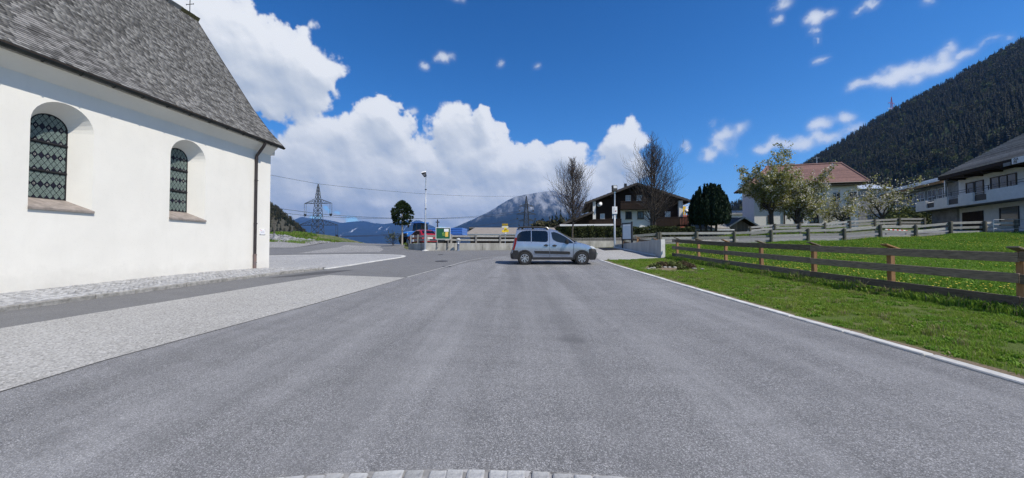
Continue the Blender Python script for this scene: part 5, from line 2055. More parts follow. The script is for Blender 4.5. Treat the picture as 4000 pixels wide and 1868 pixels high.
py2, h2 = pylon('pylon', 'far lattice power pylon before the mountain above the roof of the silver van', 16.3, 420, 12, 49.0, 8.0, [(37, 8.5, 2.2, 4.5), (28, 11.0, 2.6, 4.5), (20.5, 8.8, 2.2, 4.5)], R(5), [M_steel], .36)
M_pred = pmat('pylon_red', (.45, .05, .05), .6, .2, 2)
py3, h3 = pylon('pylon', 'red and white mast top of a pylon over the forest ridge', 1218, 1180, 412, 76, 9.0, [(54, 19, 2.5, 3), (36, 21, 2.5, 3)], R(20), [M_pred, M_pred, M_white2], .3)
M_wire = pmat('wire', (.03, .03, .032), .6, .2, 2)
def wire(label, pts, sag, r):
    mb = MB()
    P = []
    for (a, b) in zip(pts, pts[1:]):
        a, b = Vector(a), Vector(b)
        n = 14
        for k in range(n):
            t = k / n
            q = a.lerp(b, t)
            q.z -= sag * 4 * t * (1 - t)
            P.append(q)
    P.append(Vector(pts[-1]))
    o = Vector(pts[0])
    mb.tube([p - o for p in P], r, 4)
    w = mb.build('power_line', M_wire)
    w.location = o
    return tag(w, label, 'power line', 'power lines strung between the pylons')
def wp(root, x, z):
    c, s_ = math.cos(root.rotation_euler.z), math.sin(root.rotation_euler.z)
    return (root.location.x + x * c, root.location.y + x * s_, root.location.z + z)
t1, t2 = wp(py1, 0, 47.5), wp(py2, 0, 49)
wire('thin top wire running over the tip of the near pylon across the clouds', [(-330, 118, 84), t1, t2], 3.5, .09)
names = (('upper', 'left'), ('upper', 'right'), ('lower', 'left'), ('lower', 'right'))
for (lv, sd), (x, z), (x2, z2) in zip(names, h1, [h2[0], h2[1], h2[2], h2[3]]):
    a = wp(py1, x, z)
    b = wp(py2, x2, z2)
    src = (-330 + x * 1.1, 118 + x * .1, 84 - 47.5 + z)
    wire('dark power cable hung from the ' + lv + ' ' + sd + ' insulator of the near pylon', [src, a, b], 5.0, .12)
# wooden line pole far behind the notice board
mb = MB()
mb.tube([(0, 0, 0), (0, 0, 4.6)], [.13, .09], 8)
mb.box(-.3, .3, -.06, .06, 4.1, 4.25)
o = tag(mb.build('line_pole', wood_mat('tarred_pole', (.07, .06, .05), (.03, .028, .025))), 'slim dark wooden line pole standing beyond the green notice board', 'pole')
o.location = (-12.05, 60, 1.55)
mb = MB()
mb.tube([(0, 0, -.5), (0, 0, 2.3)], [.10, .07], 8)
mb.box(-.22, .22, -.05, .05, 1.9, 2.0)
o = tag(mb.build('line_pole', wood_mat('grey_pole', (.12, .11, .10), (.06, .055, .05))), 'short dark post on the stony bank beside the church corner', 'pole')
o.location = (-28.2, 44, G(-28.2, 44))
# ------------------------------------------------------------------ houses
M_render = pmat('white_house_render', (.78, .775, .75), .9, .06, 1.2, bmp=.25, bscale=14, spec=.15)
M_render2 = pmat('grey_white_roughcast', (.70, .70, .69), .9, .12, 2, bmp=.7, bscale=30, bdist=.02, spec=.15)
M_roughdark = pmat('stained_roughcast', (.34, .345, .35), .9, 0, 1.6, bmp=.7, bscale=30, bdist=.02, col2=(.16, .16, .165), spec=.15)
M_winglass = glass_mat('house_window_glass', (.035, .045, .055), .06)
M_winpale = glass_mat('pale_window_glass', (.42, .46, .50), .15)  # pale blue-grey tone put straight into the glass
M_frame = pmat('window_frame_brown', (.06, .045, .035), .6, .3, 9)
M_framew = pmat('window_frame_white', (.72, .72, .72), .5, .08, 9)
M_chalet = wood_mat('chalet_timber', (.045, .028, .020), (.018, .012, .010), (10, 10, 1.0), scale=3)
M_roofdark = pmat('dark_roof', (.075, .065, .06), .8, .35, 3, bmp=.4, bscale=14)
M_rooftile = pmat('grey_roof_tile', (.48, .46, .43), .85, .45, 5, bmp=.5, bscale=22, rand=.3, col2=(.27, .255, .24))
M_roofred = pmat('weathered_red_tile', (.29, .165, .145), .85, 0, 3.5, bmp=.5, bscale=24, rand=.16, col2=(.17, .105, .095), stretch=(1, 3, 3))
M_brick = pmat('brick_red_roof', (.28, .085, .06), .85, .4, 5, bmp=.5, bscale=18, rand=.2)
M_metalroof = pmat('pale_metal_roof', (.62, .66, .70), .4, .15, 2, metal=.4)
M_barnroof = pmat('brown_fibre_roof', (.25, .225, .20), .9, .15, 2.0, bmp=.3, bscale=12, world=False)
M_dish = pmat('dish_grey', (.74, .74, .75), .5, .05, 6)


def bx(root, name, a, m, bevel=0):
    mb = MB()
    mb.box(*a)
    return mb.build(name, m, root, bevel=bevel)


def window(root, x0, x1, z0, z1, y, frame, glass, cols=2, rows=1, fw=.06, name='window', recess=.0, bars=0):
    """a window in a wall whose outside is towards -y"""
    w = bpy.data.objects.new(name, None)
    COL.objects.link(w)
    w.parent = root
    w.location = ((x0 + x1) / 2, y, z0)
    hw, h = (x1 - x0) / 2, z1 - z0
    mb = MB()
    mb.box(-hw, hw, -.05, .06, 0, fw)
    mb.box(-hw, hw, -.05, .06, h - fw, h)
    mb.box(-hw, -hw + fw, -.05, .06, fw, h - fw)
    mb.box(hw - fw, hw, -.05, .06, fw, h - fw)
    cw = (2 * hw - 2 * fw) / cols
    for k in range(1, cols):
        x = -hw + fw + cw * k
        mb.box(x - fw * .45, x + fw * .45, -.04, .05, fw, h - fw)
    rh = (h - 2 * fw) / rows
    for k in range(1, rows):
        z = fw + rh * k
        mb.box(-hw + fw, hw - fw, -.042, .052, z - fw * .35, z + fw * .35)
    mb.build('frame', frame, w)
    for i in range(cols):
        for j in range(rows):
            mb = MB()
            xa = -hw + fw + cw * i
            za = fw + rh * j
            mb.box(xa, xa + cw, -.012, .012, za, za + rh)
            mb.build('pane', glass, w)
    mb = MB()
    mb.box(-hw - .05, hw + .05, -.12, .0, -.05, -.002)
    mb.build('sill', M_conclight if frame is not M_frame else M_frame, w)
    return w


def roof_slope(root, name, A, B, C, D, rows, m, th=.05, thick=.16):
    """a tiled slope: A, B eave left and right, C, D ridge right and left; overlapping courses with real butts"""
    A, B, C, D = map(Vector, (A, B, C, D))
    n = (B - A).cross(D - A).normalized()
    if n.z < 0:
        n = -n
    rf = bpy.data.objects.new(name, None)
    COL.objects.link(rf)
    rf.parent = root
    mb = MB()
    mb.hexa([A - n * thick, B - n * thick, C - n * thick, D - n * thick, A, B, C, D])
    mb.build('deck', M_roofdark, rf)
    for k in range(rows):
        t0, t1 = k / rows, min(1, (k + 1.12) / rows)
        p0, p1 = A.lerp(D, t0), B.lerp(C, t0)
        q0, q1 = A.lerp(D, t1), B.lerp(C, t1)
        j = rnd.uniform(-.006, .006)
        mb = MB()
        mb.hexa([p0 + n * .004, p1 + n * .004, q1 + n * .004, q0 + n * .004, p0 + n * (th + j), p1 + n * (th - j), q1 + n * .012, q0 + n * .012])
        mb.build('tile_course', m, rf)
    return rf


def gable_block(root, x0, x1, y0, y1, z0, ze, zr, mat, along='y'):
    mb = MB()
    if along == 'y':
        xm = (x0 + x1) / 2
        pr = [(x0, z0), (x1, z0), (x1, ze), (xm, zr), (x0, ze)]
        mb.prism(pr, lambda a, b, c: (a, c, b), y0, y1)
    else:
        ym = (y0 + y1) / 2
        pr = [(y0, z0), (y1, z0), (y1, ze), (ym, zr), (y0, ze)]
        mb.prism(pr, lambda a, b, c: (c, a, b), x0, x1)
    return mb.build('wall', mat, root)


def dish(root, x, y, z, r, yaw):
    """a satellite dish on its arm"""
    d = bpy.data.objects.new('satellite_dish', None)
    COL.objects.link(d)
    d.parent = root
    d.location = (x, y, z)
    d.rotation_euler = (R(65), 0, yaw)
    mb = MB()
    mb.lathe([(r, .12), (r * .75, .06), (r * .4, .018), (.02, 0)], 20)
    mb.lathe([(.02, -.012), (r * .4, .004), (r * .75, .046), (r, .106)], 20)
    mb.build('reflector', M_dish, d, smooth=True)
    mb = MB()
    mb.tube([(0, r * -.9, .05), (0, 0, r * 1.3)], .018, 6)
    mb.tube([(0, 0, 0), (0, -.1, -.25)], .03, 6)
    mb.tube([(0, 0, r * 1.3), (0, -.0, r * 1.5)], .045, 8)
    mb.build('arm', M_anth, d)


# dark chalet ---------------------------------------------------------------------
ch = thing('chalet', 'dark timber chalet with a wide low gable, white corner pillars and a white lower front', 'chalet', (15.0, 45.0, 2.1), R(-9))
Z = 2.1
gable_block(ch, -5.1, 5.1, 0, 11, -.4, 7.35 - Z, 9.15 - Z, M_chalet)
for s in (-1, 1):
    A = (s * 6.05, -1.35, 7.02 - Z)
    B = (s * 6.05, 11.6, 7.02 - Z)
    C = (0, 11.6, 9.25 - Z)
    D = (0, -1.35, 9.25 - Z)
    roof_slope(ch, 'roof', *((A, B, C, D) if s > 0 else (B, A, D, C)), 14, M_roofdark, .05, .22)
    bx(ch, 'pillar', (s * 4.95 - .17, s * 4.95 + .17, -1.05, -.7, 4.95 - Z, 7.15 - Z) if s < 0 else (4.72, 5.15, -1.05, -.62, 5.0 - Z, 7.05 - Z), M_render)
for k in range(5):
    x = (-5.6, -3.0, 0, 3.0, 5.6)[k]
    zt = 9.0 - Z - abs(x) / 6.05 * 2.2
    mb = MB()
    mb.beam((x, -1.25, zt - .12), (x, .4, zt - .12), .18, .22)
    mb.build('purlin', M_chalet, ch)
bx(ch, 'plaster_front', (-1.75, 1.7, -.06, -.002, -.3, 6.2 - Z), M_render)
window(ch, -1.2, -.45, 5.05 - Z, 5.95 - Z, -.08, M_frame, M_winglass, 2, 1, .05)
window(ch, .2, .95, 5.05 - Z, 5.95 - Z, -.08, M_frame, M_winglass, 2, 1, .05)
window(ch, -1.15, -.55, 7.25 - Z, 7.95 - Z, -.02, M_framew, M_winpale, 2, 2, .05)
window(ch, .15, .75, 7.25 - Z, 7.95 - Z, -.02, M_framew, M_winpale, 2, 2, .05)
window(ch, -4.2, -3.65, 5.1 - Z, 5.75 - Z, -.02, M_framew, M_winpale, 1, 1, .05)
window(ch, -2.75, -2.2, 5.1 - Z, 5.8 - Z, -.02, M_framew, M_winpale, 1, 1, .05)
window(ch, 3.4, 4.0, 5.2 - Z, 5.9 - Z, -.02, M_framew, M_winpale, 2, 1, .05)
for (xa, xb, za, zb, nm) in ((-5.1, -1.8, 4.35, 5.0, 'balcony'), (1.75, 6.2, 4.2, 5.15, 'balcony'), (-1.9, 1.9, 6.25, 7.1, 'balcony')):
    bl = bpy.data.objects.new(nm, None)
    COL.objects.link(bl)
    bl.parent = ch
    bx(bl, 'floor', (xa, xb, -1.2, -.1, za - Z - .12, za - Z), M_chalet)
    bx(bl, 'rail', (xa, xb, -1.24, -1.14, zb - Z - .09, zb - Z), M_chalet)
    n = int((xb - xa) / .17)
    for k in range(n):
        x = xa + (k + .5) * (xb - xa) / n
        bx(bl, 'baluster', (x - .07, x + .07, -1.21, -1.17, za - Z, zb - Z - .09), M_chalet)
an = bpy.data.objects.new('annex', None)
COL.objects.link(an)
an.parent = ch
mb = MB()
mb.prism([(-9.0, -.4), (-5.1, -.4), (-5.1, 5.7 - Z), (-9.0, 4.3 - Z)], lambda a, b, c: (a, c, b), -.3, 9)
mb.build('wall', M_chalet, an)
roof_slope(an, 'roof', (-9.8, 10, 4.1 - Z), (-9.8, -1.4, 4.1 - Z), (-5.1, -1.4, 5.95 - Z), (-5.1, 10, 5.95 - Z), 8, M_roofdark, .05, .2)
bx(ch, 'awning', (-9.1, -2.55, -1.7, -1.45, 4.14 - Z, 4.36 - Z), M_white2, .03)
dish(ch, -4.3, -1.15, 6.72 - Z, .33, R(-28))
dish(ch, 5.55, -1.1, 5.75 - Z, .36, R(22))
mb = MB()
mb.box(-1.0, -.7, 2.0, 2.4, 6.9 - .3, 7.75 - .1)
mb.build('chimney', M_anth, ch)

# low brown-roofed barn behind the fence ------------------------------------------------
bn = thing('barn', 'long low barn with a plain brown roof behind the wall fence', 'barn', (1.0, 50.0, 1.2), R(2))
gable_block(bn, -6.6, 9, 0, 6, -.6, 3.05 - 1.2, 3.9 - 1.2, M_chalet, 'x')
for y0, y1, f in ((-.7, 3, 1), (6.7, 3, -1)):
    A, B = (-7.4, y0, 3.38 - 1.2), (9.6, y0, 3.38 - 1.2)
    C, D = (9.6, y1, 4.45 - 1.2), (-7.0 + (.9 if f > 0 else 0), y1, 4.45 - 1.2)
    mb = MB()
    n_ = Vector((0, 0, .12))
    mb.hexa([Vector(p) - n_ for p in (A, B, C, D)] + [A, B, C, D])
    rf = mb.build('roof', M_barnroof, bn)
bx(bn, 'gutter', (-7.4, 9.6, -.82, -.7, 3.28 - 1.2, 3.38 - 1.2), M_galv)
for x in (-4, -1, 2, 5):
    bx(bn, 'post', (x - .1, x + .1, -.5, -.3, -.6, 3.1 - 1.2), M_chalet)

# red-roofed house and site crane behind the chalet --------------------------------------
rh = thing('red_roofed_house', 'brick-red tiled roof of a low house showing behind the chalet and the dark yew', 'house', (25.6, 53.0, 2.6), R(-6))
gable_block(rh, -2.8, 3.6, 0, 7, -.4, 4.0 - 2.6, 6.2 - 2.6, M_brick, 'x')
roof_slope(rh, 'roof', (-3.0, -.8, 3.7 - 2.6), (3.8, -.8, 3.7 - 2.6), (3.8, 3.5, 6.55 - 2.6), (-3.0, 3.5, 6.55 - 2.6), 13, M_brick, .06)
roof_slope(rh, 'roof', (3.8, 7.8, 3.7 - 2.6), (-3.0, 7.8, 3.7 - 2.6), (-3.0, 3.5, 6.55 - 2.6), (3.8, 3.5, 6.55 - 2.6), 13, M_brick, .06)
bx(rh, 'chimney', (-1.2, -.6, 3.2, 3.8, 3.5, 4.6), M_brick)
cn = thing('crane', 'small yellow crane mast with a white jib above the red roof', 'crane', (36.8, 80, 3))
M_crane = pmat('crane_yellow', (.75, .45, .02), .5, .2, 4)
mb = MB()
for sx in (-1, 1):
    for sy in (-1, 1):
        mb.beam((sx * .45, sy * .45, -3), (sx * .45, sy * .45, 6.6), .16, .16)
for k in range(10):
    z = -2.8 + k * .94
    for sy in (-1, 1):
        mb.beam((-.45, sy * .45, z), (.45, sy * .45, z + .9), .1, .1)
        mb.beam((.45, sy * .45, z), (-.45, sy * .45, z + .9), .1, .1)
mb.build('mast', M_crane, cn)
mb = MB()
mb.beam((-1.6, 0, 7.1), (6.5, 0, 7.9), .18, .18)
mb.beam((-.2, 0, 8.0), (6.5, 0, 7.9), .10, .10)
for k in range(7):
    mb.beam((k, 0, 7.3 + k * .09), (k + .5, 0, 8.0), .08, .08)
    mb.beam((k + .5, 0, 8.0), (k + 1, 0, 7.3 + (k + 1) * .09), .08, .08)
mb.build('jib', M_white2, cn)
bx(cn, 'cab', (-.5, .5, -.5, .5, 6.4, 7.5), M_crane)

# shingle hut, gabled shed ------------------------------------------------------------------
hut = thing('wooden_hut', 'low wooden hut with a grey plank roof under the dark yew', 'hut', (22.4, 43.0, 2.5), R(-4))
gable_block(hut, -1.7, 1.7, -1.2, 1.2, -.5, 3.75 - 2.5, 4.4 - 2.5, M_brownwood, 'x')
roof_slope(hut, 'roof', (-2.0, -1.6, 3.66 - 2.5), (2.0, -1.6, 3.66 - 2.5), (1.85, 0, 4.55 - 2.5), (-1.8, 0, 4.55 - 2.5), 7, M_rooftile, .05, .06)
roof_slope(hut, 'roof', (2.0, 1.6, 3.66 - 2.5), (-2.0, 1.6, 3.66 - 2.5), (-1.8, 0, 4.55 - 2.5), (1.85, 0, 4.55 - 2.5), 7, M_rooftile, .05, .06)
bx(hut, 'fascia', (-2.4, 2.4, -1.72, -1.66, 3.48 - 2.5, 3.60 - 2.5), M_framew)
shed = thing('gabled_shed', 'dark open-fronted wooden shed with pale gable boards below the tall blossom tree', 'shed', (26.0, 41.5, 2.8), R(-6))
gable_block(shed, -1.9, 1.9, .9, 4.5, -.5, 3.55 - 2.8, 4.75 - 2.8, M_brownwood)
for s in (-1, 1):
    A, B, C, D = (s * 2.35, 0, 3.5 - 2.8), (s * 2.35, 5, 3.5 - 2.8), (0, 5, 5.0 - 2.8), (0, 0, 5.0 - 2.8)
    roof_slope(shed, 'roof', *((A, B, C, D) if s > 0 else (B, A, D, C)), 7, M_roofdark, .03, .08)
    mb = MB()
    mb.beam((s * 2.4, -.03, 3.42 - 2.8), (0, -.03, 4.96 - 2.8), .04, .15, up=(0, 0, 1))
    mb.build('barge_board', M_silverwood, shed)
n = 22
for k in range(n):
    x = -1.9 + (k + .5) * 3.8 / n
    mb = MB()
    mb.box(x - .08, x + .08, .84, .88, -.5, 3.5 - 2.8 + (1.9 - abs(x)) * .63)
    mb.build('plank', M_brownwood, shed)

# white flat-roofed house with solar panels -------------------------------------------------
fh = thing('flat_roofed_house', 'white flat-roofed house with a dark slot window and solar panels on top', 'house', (36.0, 62.0, 3.4), R(-3))
bx(fh, 'wall', (-.9, 9, 0, 8, -.5, 7.1 - 3.4), M_render)
bx(fh, 'roof', (-1.2, 9.3, -.35, 8.3, 7.1 - 3.4, 7.38 - 3.4), M_roughdark)
bx(fh, 'side_block', (-1.35, -.9, .4, 6, -.5, 6.0 - 3.4), M_roughdark)
window(fh, .55, 1.75, 6.0 - 3.4, 6.62 - 3.4, -.02, M_anth, M_winglass, 2, 1, .06)
for k in range(2):
    mb = MB()
    x = 1.3 + k * 1.5
    mb.hexa([(x, 2.0, 4.1), (x + 1.4, 2.0, 4.1), (x + 1.4, 2.9, 4.6), (x, 2.9, 4.6), (x, 1.96, 4.16), (x + 1.4, 1.96, 4.16), (x + 1.4, 2.86, 4.66), (x, 2.86, 4.66)])
    mb.build('solar_panel', M_winglass, fh)
    mb = MB()
    mb.box(x - .03, x + .02, 1.95, 2.95, 3.98, 4.2)
    mb.build('panel_mount', M_galv, fh)

# white farmhouse with the red roof ------------------------------------------------------------
Z = 3.4
wh = thing('white_farmhouse', 'large white farmhouse with a weathered red tiled roof behind the blossom trees', 'house', (31.0, 47.4, Z), R(-15))
W_, D_ = 11.0, 4.4
bx(wh, 'wall', (0, W_, 0, D_, -.8, 9.42 - Z), M_render)
e0, er, ym = 9.38 - Z, 12.25 - Z, D_ / 2
lo, hi, f0, f1 = -.8, W_ + .7, -.95, D_ + .9
r0, r1 = 2.3, W_ - .5
roof_slope(wh, 'roof', (lo, f0, e0), (hi, f0, e0), (r1, ym, er), (r0, ym, er), 22, M_roofred, .05, .18)
roof_slope(wh, 'roof', (hi, f1, e0), (lo, f1, e0), (r0, ym, er), (r1, ym, er), 22, M_roofred, .05, .18)
roof_slope(wh, 'roof', (lo, f1, e0), (lo, f0, e0), (r0, ym, er), (r0, ym, er), 18, M_roofred, .05, .18)
roof_slope(wh, 'roof', (hi, f0, e0), (hi, f1, e0), (r1, ym, er), (r1, ym, er), 18, M_roofred, .05, .18)
mb = MB()
mb.tube([(r0 - .2, ym, er + .06), (r1 + .1, ym, er + .06)], .12, 7)
mb.tube([(hi, f0, e0 + .06), (r1, ym, er + .06)], .1, 7)
mb.tube([(lo, f0, e0 + .06), (r0, ym, er + .06)], .1, 7)
mb.build('ridge_tiles', M_roofred, wh)
bx(wh, 'soffit', (lo + .1, hi - .1, -.85, 0.0, e0 - .32, e0 - .2), M_brownwood)
mb = MB()
mb.tube([(lo, -1.02, e0 - .05), (hi, -1.02, e0 - .05)], .075, 8)
mb.build('gutter', M_brownpipe, wh)
mb = MB()
mb.tube([(3.3, -1.0, e0 - .1), (3.3, -.1, e0 - .7), (3.3, -.09, -.4)], .07, 8)
mb.build('downpipe', M_brownpipe, wh)
for x0, x1, z0, z1 in ((6.05, 6.95, 4.6, 6.0), (9.3, 10.2, 5.0, 5.9), (1.5, 2.1, 4.7, 5.7), (4.5, 5.3, 4.7, 6.0)):
    window(wh, x0, x1, z0 - Z, z1 - Z, -.02, M_frame, M_winglass, 2, 2, .07)
for x in (1.3, 4.0, 6.3, 8.4, 10.1):
    window(wh, x, x + .85, 7.2 - Z, 8.35 - Z, -.02, M_framew, M_winglass, 2, 1, .07)
for k, x in enumerate((4.6, 5.2, 5.7)):
    bx(wh, 'chimney', (x, x + .32, ym + .2, ym + .6, er - .3, er + .45 - .1 * k), M_roughdark)
mb = MB()
mb.tube([(7.9, ym, er - .1), (7.9, ym, er + 1.0)], .035, 6)
mb.beam((7.6, ym, er + .85), (8.2, ym, er + .85), .03, .03)
mb.build('aerial', M_galv, wh)
# nest box hut at the foot of the tree
nb_ = thing('wooden_box', 'small brown wooden box with a lid at the foot of the white farmhouse', 'box', (40.9, 45.6, 3.55))
bx(nb_, 'body', (-.65, .65, -.4, .4, -.1, .75), M_postwood)
mb = MB()
mb.hexa([(-.75, -.5, .76), (.75, -.5, .66), (.75, .5, .66), (-.75, .5, .76), (-.75, -.5, .84), (.75, -.5, .72), (.75, .5, .72), (-.75, .5, .84)])
mb.build('lid', M_brownwood, nb_)

# big guest house at the right --------------------------------------------------------------------
Z = 3.0
gh = thing('guest_house', 'big grey-white guest house with a long solid balcony and a grey tiled overhanging roof', 'house', (51.4, 42.56, 3.18), math.atan2(-.937, -.349))
gh.scale = (1.12, 1.12, 1.12)
bx(gh, 'wall', (0, 17, 0, 11, -.8, 8.5 - Z), M_render2)
bx(gh, 'base_block', (-3.6, -.004, -.2, 8, -.8, 5.62 - Z), M_roughdark)
EV = 8.95 - Z
SLP = .60
roof_slope(gh, 'roof', (-.15, -1.45, EV), (18, -1.45, EV), (18, 5.6, EV + 7.05 * SLP), (-.15, 5.6, EV + 7.05 * SLP), 27, M_rooftile, .10, .20)
roof_slope(gh, 'roof', (18, 12.6, EV), (-.15, 12.6, EV), (-.15, 5.6, EV + 7.05 * SLP), (18, 5.6, EV + 7.05 * SLP), 27, M_rooftile, .10, .20)
bx(gh, 'soffit', (-.1, 17.9, -1.40, -.002, EV - .42, EV - .24), M_chalet)
bx(gh, 'fascia', (-.15, 18, -1.5, -1.41, EV - .34, EV - .02), M_chalet)
mb = MB()
mb.prism([(0.0, 8.45 - Z), (11, 8.45 - Z), (5.6, EV + 4.1)], lambda a, b, c: (c, a, b), .0, .15)
mb.build('gable', M_chalet, gh)
for k in range(7):
    x = .9 + k * 2.1
    mb = MB()
    mb.beam((x, -1.38, EV - .5), (x, 0, EV - .5), .14, .16)
    mb.build('rafter_end', M_chalet, gh)
bal = bpy.data.objects.new('balcony', None)
COL.objects.link(bal)
bal.parent = gh
bx(bal, 'floor', (-3.75, 17, -1.4, -.004, 5.55 - Z, 5.70 - Z), M_roughdark)
for a, b in ((-3.75, -2.1), (-.85, 1.0), (2.45, 4.2), (5.7, 9.3), (10.8, 17)):
    bx(bal, 'parapet', (a, b, -1.48, -1.30, 5.60 - Z, 6.70 - Z), M_render2)
bx(bal, 'parapet', (-3.75, -3.57, -1.30, 2, 5.6 - Z, 6.70 - Z), M_render2)
for a, b in ((-2.1, -.85), (1.0, 2.45), (4.2, 5.7), (9.3, 10.8)):
    bx(bal, 'parapet', (a, b, -1.48, -1.30, 5.60 - Z, 5.86 - Z), M_render2)
    g = bx(bal, 'railing_panel', (a, b, -1.34, -1.31, 5.86 - Z, 6.4 - Z), M_anth)
    for z in (6.5, 6.65):
        mb = MB()
        mb.tube([(a, -1.33, z - Z), (b, -1.33, z - Z)], .022, 6)
        mb.build('rail', M_galv, bal)
for z in (6.92, 7.12):
    mb = MB()
    mb.tube([(-1.0, -1.38, z - Z), (17, -1.38, z - Z)], .022, 6)
    mb.build('rail', M_anth, bal)
for k in range(8):
    x = -.8 + k * 2.2
    bx(bal, 'rail_post', (x - .025, x + .025, -1.40, -1.36, 6.70 - Z, 7.15 - Z), M_anth)
bx(gh, 'porch_post', (.15, .30, -1.2, -1.05, 5.7 - Z, EV - .4), M_galv)
window(gh, 1.0, 3.1, 6.55 - Z, 8.02 - Z, -.02, M_frame, M_winglass, 2, 1, .08)
window(gh, 3.85, 6.5, 6.55 - Z, 8.05 - Z, -.02, M_frame, M_winglass, 3, 1, .08)
window(gh, 8.2, 10.2, 6.55 - Z, 8.05 - Z, -.02, M_frame, M_winglass, 2, 1, .08)
window(gh, 4.7, 6.6, 3.4 - Z, 5.15 - Z, -.02, M_anth, M_winglass, 1, 1, .08)
dr = bx(gh, 'garage_door', (.45, 2.95, -.05, -.003, -.5, 5.1 - Z), M_chalet)
for k in range(8):
    x = .45 + k * 2.5 / 8
    mb = MB()
    mb.box(x + .01, x + .30, -.075, -.052, -.5, 5.08 - Z)
    mb.build('plank', M_chalet, dr)
# name board under the eave: only its start is in view
sb = bpy.data.objects.new('name_board', None)
COL.objects.link(sb)
sb.parent = gh
sb.location = (8.45, -1.54, 8.44 - Z)
bx(sb, 'board', (0, 1.7, -.04, 0, 0, .50), M_white2)
M_letter = pmat('dark_letter', (.03, .04, .05), .6, .2, 9)
for txt, z in (('GA', .275), ('PE', .045)):
    cu = bpy.data.curves.new('lettering', 'FONT')
    cu.body = txt
    cu.size = .27
    cu.extrude = .006
    cu.space_character = 1.25
    cu.offset = .008
    o = bpy.data.objects.new('lettering', cu)
    COL.objects.link(o)
    bpy.context.view_layer.update()
    me = bpy.data.meshes.new_from_object(o)
    bpy.data.objects.remove(o)
    me.materials.clear()
    me.materials.append(M_letter)
    t = link('lettering', me, sb)
    t.location = (.18, -.048, z)
    t.rotation_euler = (R(90), 0, 0)
bx(gh, 'small_plate', (7.6, 8.25, -1.55, -1.51, 8.42 - Z, 8.70 - Z), M_roughdark)

# house with stepped pale roofs behind ---------------------------------------------------------------
Z = 6.0
mh = thing('terrace_house', 'house with two thin pale stepped roofs and tall white-framed windows left of the guest house', 'house', (62.9, 54.0, Z), math.atan2(-.937, -.349))
bx(mh, 'wall', (-12.8, 2, .6, 9, -1, 10.9 - Z), M_roughdark)
for (y0, y1, z0, z1) in ((-1.2, 4, 11.15, 11.5), (.8, 9, 11.9, 12.6)):
    mb = MB()
    mb.hexa([(-13.5, y0, z0 - Z), (2, y0, z0 - Z), (2, y1, z1 - Z), (-13.5, y1, z1 - Z), (-13.5, y0, z0 + .28 - Z), (2, y0, z0 + .28 - Z), (2, y1, z1 + .28 - Z), (-13.5, y1, z1 + .28 - Z)])
    mb.build('roof', M_metalroof, mh)
    bx(mh, 'fascia', (-13.4, 2, y0 + .1, y0 + .2, z0 - .35 - Z, z0 - Z), M_postwood)
for x in (-9.5, -6.8, -4.2, -2.0):
    window(mh, x, x + 1.9, 8.3 - Z, 10.5 - Z, .57, M_framew, M_winglass, 2, 2, .1)
bx(mh, 'terrace', (-12.8, 3, -3.2, .6, -1.2, 7.5 - Z), M_roughdark)
for z in (7.9, 8.25):
    mb = MB()
    mb.tube([(-12.8, -3.1, z - Z), (3, -3.1, z - Z)], .035, 6)
    mb.build('rail', M_galv, mh)
for k in range(9):
    x = -12.6 + k * 1.9
    bx(mh, 'rail_post', (x - .03, x + .03, -3.13, -3.07, 7.5 - Z, 8.25 - Z), M_galv)
ph = thing('pale_roofed_house', 'house with a bright pale sheet roof showing beyond the white farmhouse', 'house', (68, 71, 8.5), R(-12))
gable_block(ph, -3.2, 3.2, 0, 8, -3, 13.0 - 8.5, 14.2 - 8.5, M_roughdark, 'x')
mb = MB()
for y0, y1 in ((-.7, 4), (8.7, 4)):
    mb.hexa([(-3.6, y0, 4.3), (3.6, y0, 4.3), (2.8, y1, 5.75), (-3.2, y1, 5.75), (-3.6, y0, 4.42), (3.6, y0, 4.42), (2.8, y1, 5.87), (-3.2, y1, 5.87)])
mb.build('roof', M_metalroof, ph)
window(ph, -2.2, -1.0, 2.6, 3.8, -.02, M_framew, M_winglass)
window(ph, .6, 1.8, 2.6, 3.8, -.02, M_framew, M_winglass)
# ------------------------------------------------------------------ plants
def leaf_mat(name, c1, c2, rand=.35, trans=.25, rough=.7, dry=None):
    m, t, b = new_mat(name)
    oi = N(t, 'ShaderNodeObjectInfo')
    at = N(t, 'ShaderNodeAttribute', attribute_name='tint')
    ad = N(t, 'ShaderNodeMath', operation='ADD')
    t.links.new(oi.outputs['Random'], ad.inputs[0])
    t.links.new(at.outputs['Fac'], ad.inputs[1])
    fr = N(t, 'ShaderNodeMath', operation='FRACT')
    t.links.new(ad.outputs[0], fr.inputs[0])
    n = noise_n(t, coords(t, True), .8, 3)
    f = N(t, 'ShaderNodeMath', operation='MULTIPLY_ADD')
    t.links.new(n, f.inputs[0])
    f.inputs[1].default_value = .5
    hf = N(t, 'ShaderNodeMath', operation='MULTIPLY_ADD')
    t.links.new(fr.outputs[0], hf.inputs[0])
    hf.inputs[1].default_value = .7
    hf.inputs[2].default_value = -.12
    t.links.new(hf.outputs[0], f.inputs[2])
    c = mixrgb(t, f.outputs[0], c1, c2)
    if dry:
        pn = noise_n(t, coords(t, True), .55, 5, .7)
        c = mixrgb(t, mapr(t, pn, .44, .66, 0, .75), c, dry)
    t.links.new(c, b.inputs['Base Color'])
    b.inputs['Roughness'].default_value = rough
    b.inputs['Specular IOR Level'].default_value = .2
    if trans:
        tr = N(t, 'ShaderNodeBsdfTranslucent')
        t.links.new(c, tr.inputs['Color'])
        mx = N(t, 'ShaderNodeMixShader')
        mx.inputs[0].default_value = trans
        t.links.new(b.outputs[0], mx.inputs[1])
        t.links.new(tr.outputs[0], mx.inputs[2])
        t.links.new(mx.outputs[0], t.nodes['Material Output'].inputs['Surface'])
    return m


